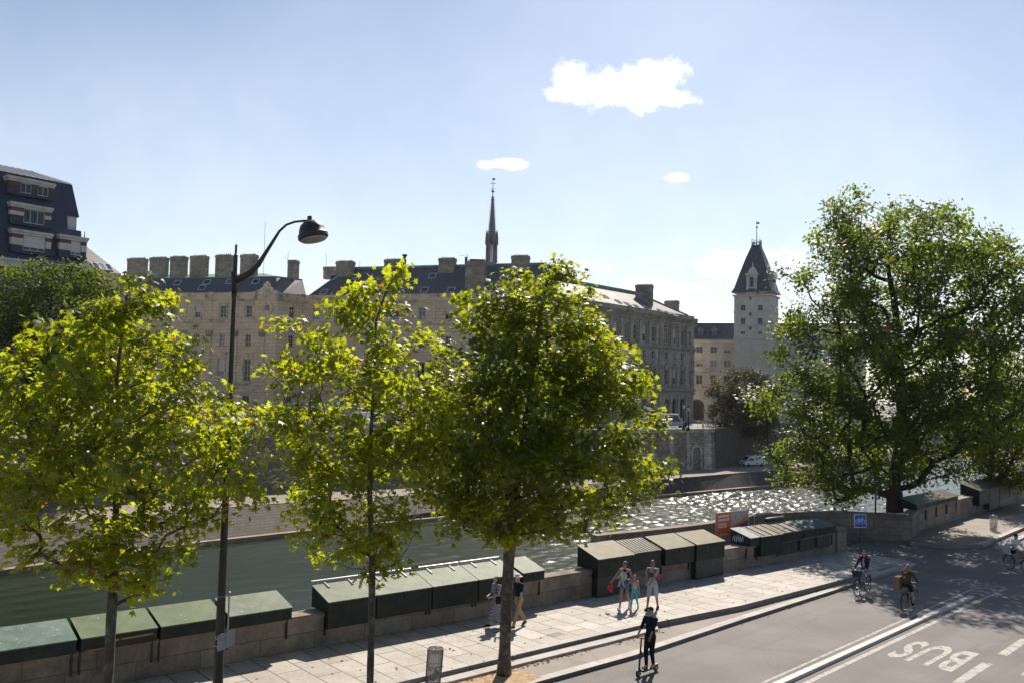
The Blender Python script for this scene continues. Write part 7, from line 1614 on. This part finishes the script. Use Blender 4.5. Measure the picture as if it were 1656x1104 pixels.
# --- bicycles
def bicycle(P, heading, label, m, basket=False, rack=True, group='bicycles on the road', lean=0):
    t = thing('bicycle', P, label, 'bicycle', group, ang(heading), False); R = .345
    for nm, y in (('front_wheel', .53), ('rear_wheel', -.53)):
        b = MB(); b.torus((0, y, R), R - .018, .018, (1, 0, 0), 40, 6); w_ = b.build('wheel', M['rubber'], t, True)
        b = MB(); b.torus((0, y, R), R - .042, .010, (1, 0, 0), 40, 5); b.lathe((-.04, y, R), [(.022, 0), (.022, .08)], 10, (1, 0, 0))
        for i in range(24): a = 2 * math.pi * i / 24; b.tube([(.02 * (1 if i % 2 else -1), y, R), (0, y + (R - .045) * math.cos(a), R + (R - .045) * math.sin(a))], .0022, 4, False)
        b.build('rim', M['alloy'], w_)
        b = MB(); pts = [(0, y + (R + .03) * math.cos(a), R + (R + .03) * math.sin(a)) for a in np.linspace(R_(25 if y > 0 else 10), R_(175), 14)]; b.tube(pts, .018, 5); b.build('mudguard', m, t, True)
    bb_ = Vector((0, -.06, .29)); st_ = Vector((0, -.20, .80)); hd0, hd1 = Vector((0, .40, .62)), Vector((0, .345, .86)); ra = Vector((0, -.53, R)); fa2 = Vector((0, .53, R))
    b = MB(); b.tube([bb_, st_], .017, 8); b.tube([bb_, hd0], .02, 8); b.tube([st_.lerp(bb_, .45), hd0.lerp(hd1, .5)], .018, 8); b.tube([hd0, hd1], .02, 8)
    for s_ in (-1, 1): b.tube([bb_ + Vector((s_ * .03, 0, 0)), ra + Vector((s_ * .06, 0, 0))], .011, 6); b.tube([st_ + Vector((s_ * .02, 0, -.06)), ra + Vector((s_ * .06, 0, 0))], .009, 6); b.tube([hd0 + Vector((s_ * .03, 0, 0)), (hd0 + Vector((s_ * .06, .03, -.02))), fa2 + Vector((s_ * .06, 0, 0))], .012, 6)
    b.build('frame', m, t, True)
    b = MB(); b.tube([hd1, hd1 + Vector((0, -.02, .14))], .014, 8); b.tube([(-.29, .17, 1.02), (-.2, .3, 1.03), (0, .33, 1.0), (.2, .3, 1.03), (.29, .17, 1.02)], .012, 8); h_ = b.build('handlebar', M['alloy'], t, True)
    b = MB()
    for s_ in (-1, 1): b.tube([(s_ * .29, .17, 1.02), (s_ * .24, .24, 1.026)], .019, 8)
    b.build('grips', M['rubber'], h_)
    b = MB(); b.tube([st_, st_ + Vector((0, -.02, .1))], .013, 8); b.build('seat_post', M['alloy'], t); b = MB(); b.ball((0, -.27, .92), (.10, .10, .035), 12); b.capsule((0, -.2, .92), (0, -.06, .92), .05, .025); vox(b, 'saddle', M['rubber'], t, .012, 2)
    b = MB(); b.lathe(bb_ - Vector((-.04, 0, 0)), [(.09, 0), (.09, .006)], 20, (1, 0, 0))
    for s_, dz in ((1, -.165), (-1, .165)): b.tube([bb_ + Vector((s_ * .06, 0, 0)), bb_ + Vector((s_ * .08, .03, dz))], .010, 6); b.box(bb_ + Vector((s_ * .13 - .05, -.02, dz - .01)), (.1, 0, 0), (0, .1, 0), (0, 0, .02))
    b.tube([bb_ + Vector((.045, 0, .085)), ra + Vector((.045, 0, .04))], .005, 4); b.tube([bb_ + Vector((.045, 0, -.085)), ra + Vector((.045, 0, -.04))], .005, 4); b.build('crank', M['alloy'], t)
    if rack:
        b = MB()
        for x in (-.06, 0, .06): b.tube([(x, -.28, .74), (x, -.78, .74)], .007, 5)
        for s_ in (-1, 1): b.tube([(s_ * .06, -.65, .74), (s_ * .06, -.53, R)], .007, 5)
        b.build('rack', M['scoot'], t); b = MB(); b.box((-.03, -.80, .66), (.06, 0, 0), (0, .03, 0), (0, 0, .04)); b.build('tail_lamp', M['tail'], t)
    b = MB(); b.ball((0, .50, .84), (.035, .05, .035), 8); b.build('headlamp', M['headl'], t)
    if basket:
        b = MB(); z0, z1 = .80, 1.04
        for i in range(5):
            z = z0 + (z1 - z0) * i / 4; f = .8 + .2 * i / 4; p = [(-.18 * f, .42, z), (.18 * f, .42, z), (.18 * f, .42 + .26 * f, z), (-.18 * f, .42 + .26 * f, z)]
            for j in range(4): b.tube([p[j], p[(j + 1) % 4]], .009, 4)
        b.prism([(-.144, .42, z0), (.144, .42, z0), (.144, .63, z0), (-.144, .63, z0)], [(-.175, .42, z1 - .02), (.175, .42, z1 - .02), (.175, .675, z1 - .02), (-.175, .675, z1 - .02)], False); b.build('basket', M['scoot'], t)
    return t
RIDE = dict(feet=[(.13, .03, .255), (-.13, .03, .585)], hands=[(.265, .16, 1.075), (-.265, .16, 1.075)], pelvis=(0, -.24, 1.0), grip=(True, True))
def rider(P, heading, label, **k): return human(label, P, (heading.x, heading.y), **{**RIDE, **k})
M['bikeblack'] = mat('black_bike_paint', (.012, .012, .013), .35, .2, 5, coat=.3)
h1 = -RD; cA = G(1386, 963, ZR); P1 = V3(cA - h1 * .53, ZR)
bicycle(P1, h1, 'black city bicycle with front basket coming towards the viewer past the cycle sign', M['bikeblack'], True)
j1 = rider(P1, h1, 'brown haired woman in dark purple jacket and jeans cycling towards the viewer', h=1.68, girl=True, top=('jacket', 'c_purple'), bottom=('trousers', 'c_paledenim'), shoes='c_tan', hair='hairbrown', hairstyle='long', lean=.02, turn=-.25, nod=.15)
b = MB(); b.ball(j1['q'](0, .075, .30), (.07, .075, .20), 12); b.build('blouse', M['c_pink'], j1['t'], True)
h2 = RD; cB = G(1463, 988, ZR); P2_ = V3(cB + h2 * .5, ZR)
bicycle(P2_, h2, 'dark bicycle ridden away from the viewer beside the lane divider', M['bikeblack'])
j2 = rider(P2_, h2, 'blond woman in brown jumper and black skirt cycling away with a paper bag', h=1.66, girl=True, top=('long', 'c_olivebrown'), bottom=('short_skirt', 'c_black'), shoes='c_black', hair='hairblond', hairstyle='wavy', lean=.15)
bk2 = thing('backpack', wpt(j2, (0, -.42, 1.06)), 'olive brown backpack worn by the blond cyclist riding away', 'backpack', None, j2['t'].rotation_euler[2], False)
b = MB(); b.capsule((0, .03, .1), (0, .09, .32), .13, .12); vox(b, 'body', M['c_olivebrown'], bk2, .014, 3); b = MB(); b.lathe((0, -.10, .26), [(.035, 0), (.035, .012)], 10, (0, -1, .2)); b.build('patch', M['c_tan'], bk2)
t = thing('paper_bag', wpt(j2, (-.30, -.30, .78)), 'brown paper shopping bag hanging from the blond cyclist\'s shoulder', 'bag', None, j2['t'].rotation_euler[2], False)
b = MB(); b.prism([(-.09, -.2, 0), (.09, -.2, 0), (.09, .2, 0), (-.09, .2, 0)], [(-.1, -.21, .5), (.1, -.21, .5), (.1, .21, .5), (-.1, .21, .5)]); b.build('sack', M['c_kraft'], t, bevel=.01); b = MB(); b.tube([(.06, -.1, .5), (.12, 0, .72), (.06, .1, .5)], .01, 5); b.build('handles', M['c_kraft'], t)
rA, rB = G(1632, 920, ZR), G(1657, 926, ZR); h3 = (rB - rA); h3.z = 0; h3.normalize(); P3 = V3(rA + h3 * .53, ZR)
bicycle(P3, h3, 'black bicycle crossing to the right at the right edge of the road', M['bikeblack'])
j3 = rider(P3, h3, 'cyclist in white t shirt, dark shorts and black cap leaving at the right edge', h=1.70, top=('tee', 'c_white'), bottom=('hotpants', 'c_black'), shoes='c_white', hair='hairdark', hairstyle='short', cap='c_black', lean=.18, skin='skintan', nod=-.2, girl=True)
t = thing('tote_bag', wpt(j3, (.26, -.42, .80)), 'pale blue tote bag hanging behind the cyclist in the white t shirt', 'bag', None, j3['t'].rotation_euler[2], False)
b = MB(); b.capsule((0, 0, .1), (0, .03, .4), .13, .11); b.box((-.05, -.18, 0), (.1, 0, 0), (0, .38, 0), (0, 0, .38)); vox(b, 'sack', M['c_paleblue'], t, .016, 4); b = MB(); b.tube([(-.0, -.1, .4), (-.1, .08, .68), (-.0, .14, .4)], .014, 5); b.build('strap', M['c_paleblue'], t)
pf = D(1109, 698, 148); human('distant pedestrian in dark clothes standing by the lanterns across the river', V3(pf, ZI), (-.8, -.5), 1.72, top=('long', 'c_black'), bottom=('trousers', 'c_navy'), voxel=.03)

# ------------------------------------------------------------------ haze
HAZE = .00006
hz = MB(); hz.box((-2600, -700, -11.6), (5200, 0, 0), (0, 4300, 0), (0, 0, 101.6))
hm_ = bpy.data.materials.new('haze_air'); hm_.use_nodes = True; hn = hm_.node_tree; hn.nodes.clear()
hv = hn.nodes.new('ShaderNodeVolumePrincipled'); hv.inputs['Color'].default_value = (.9, .94, 1, 1); hv.inputs['Density'].default_value = HAZE; hv.inputs['Anisotropy'].default_value = .35
ho_ = hn.nodes.new('ShaderNodeOutputMaterial'); hn.links.new(hv.outputs[0], ho_.inputs['Volume'])
hb2 = hz.build('haze', hm_); hb2['kind'] = 'stuff'
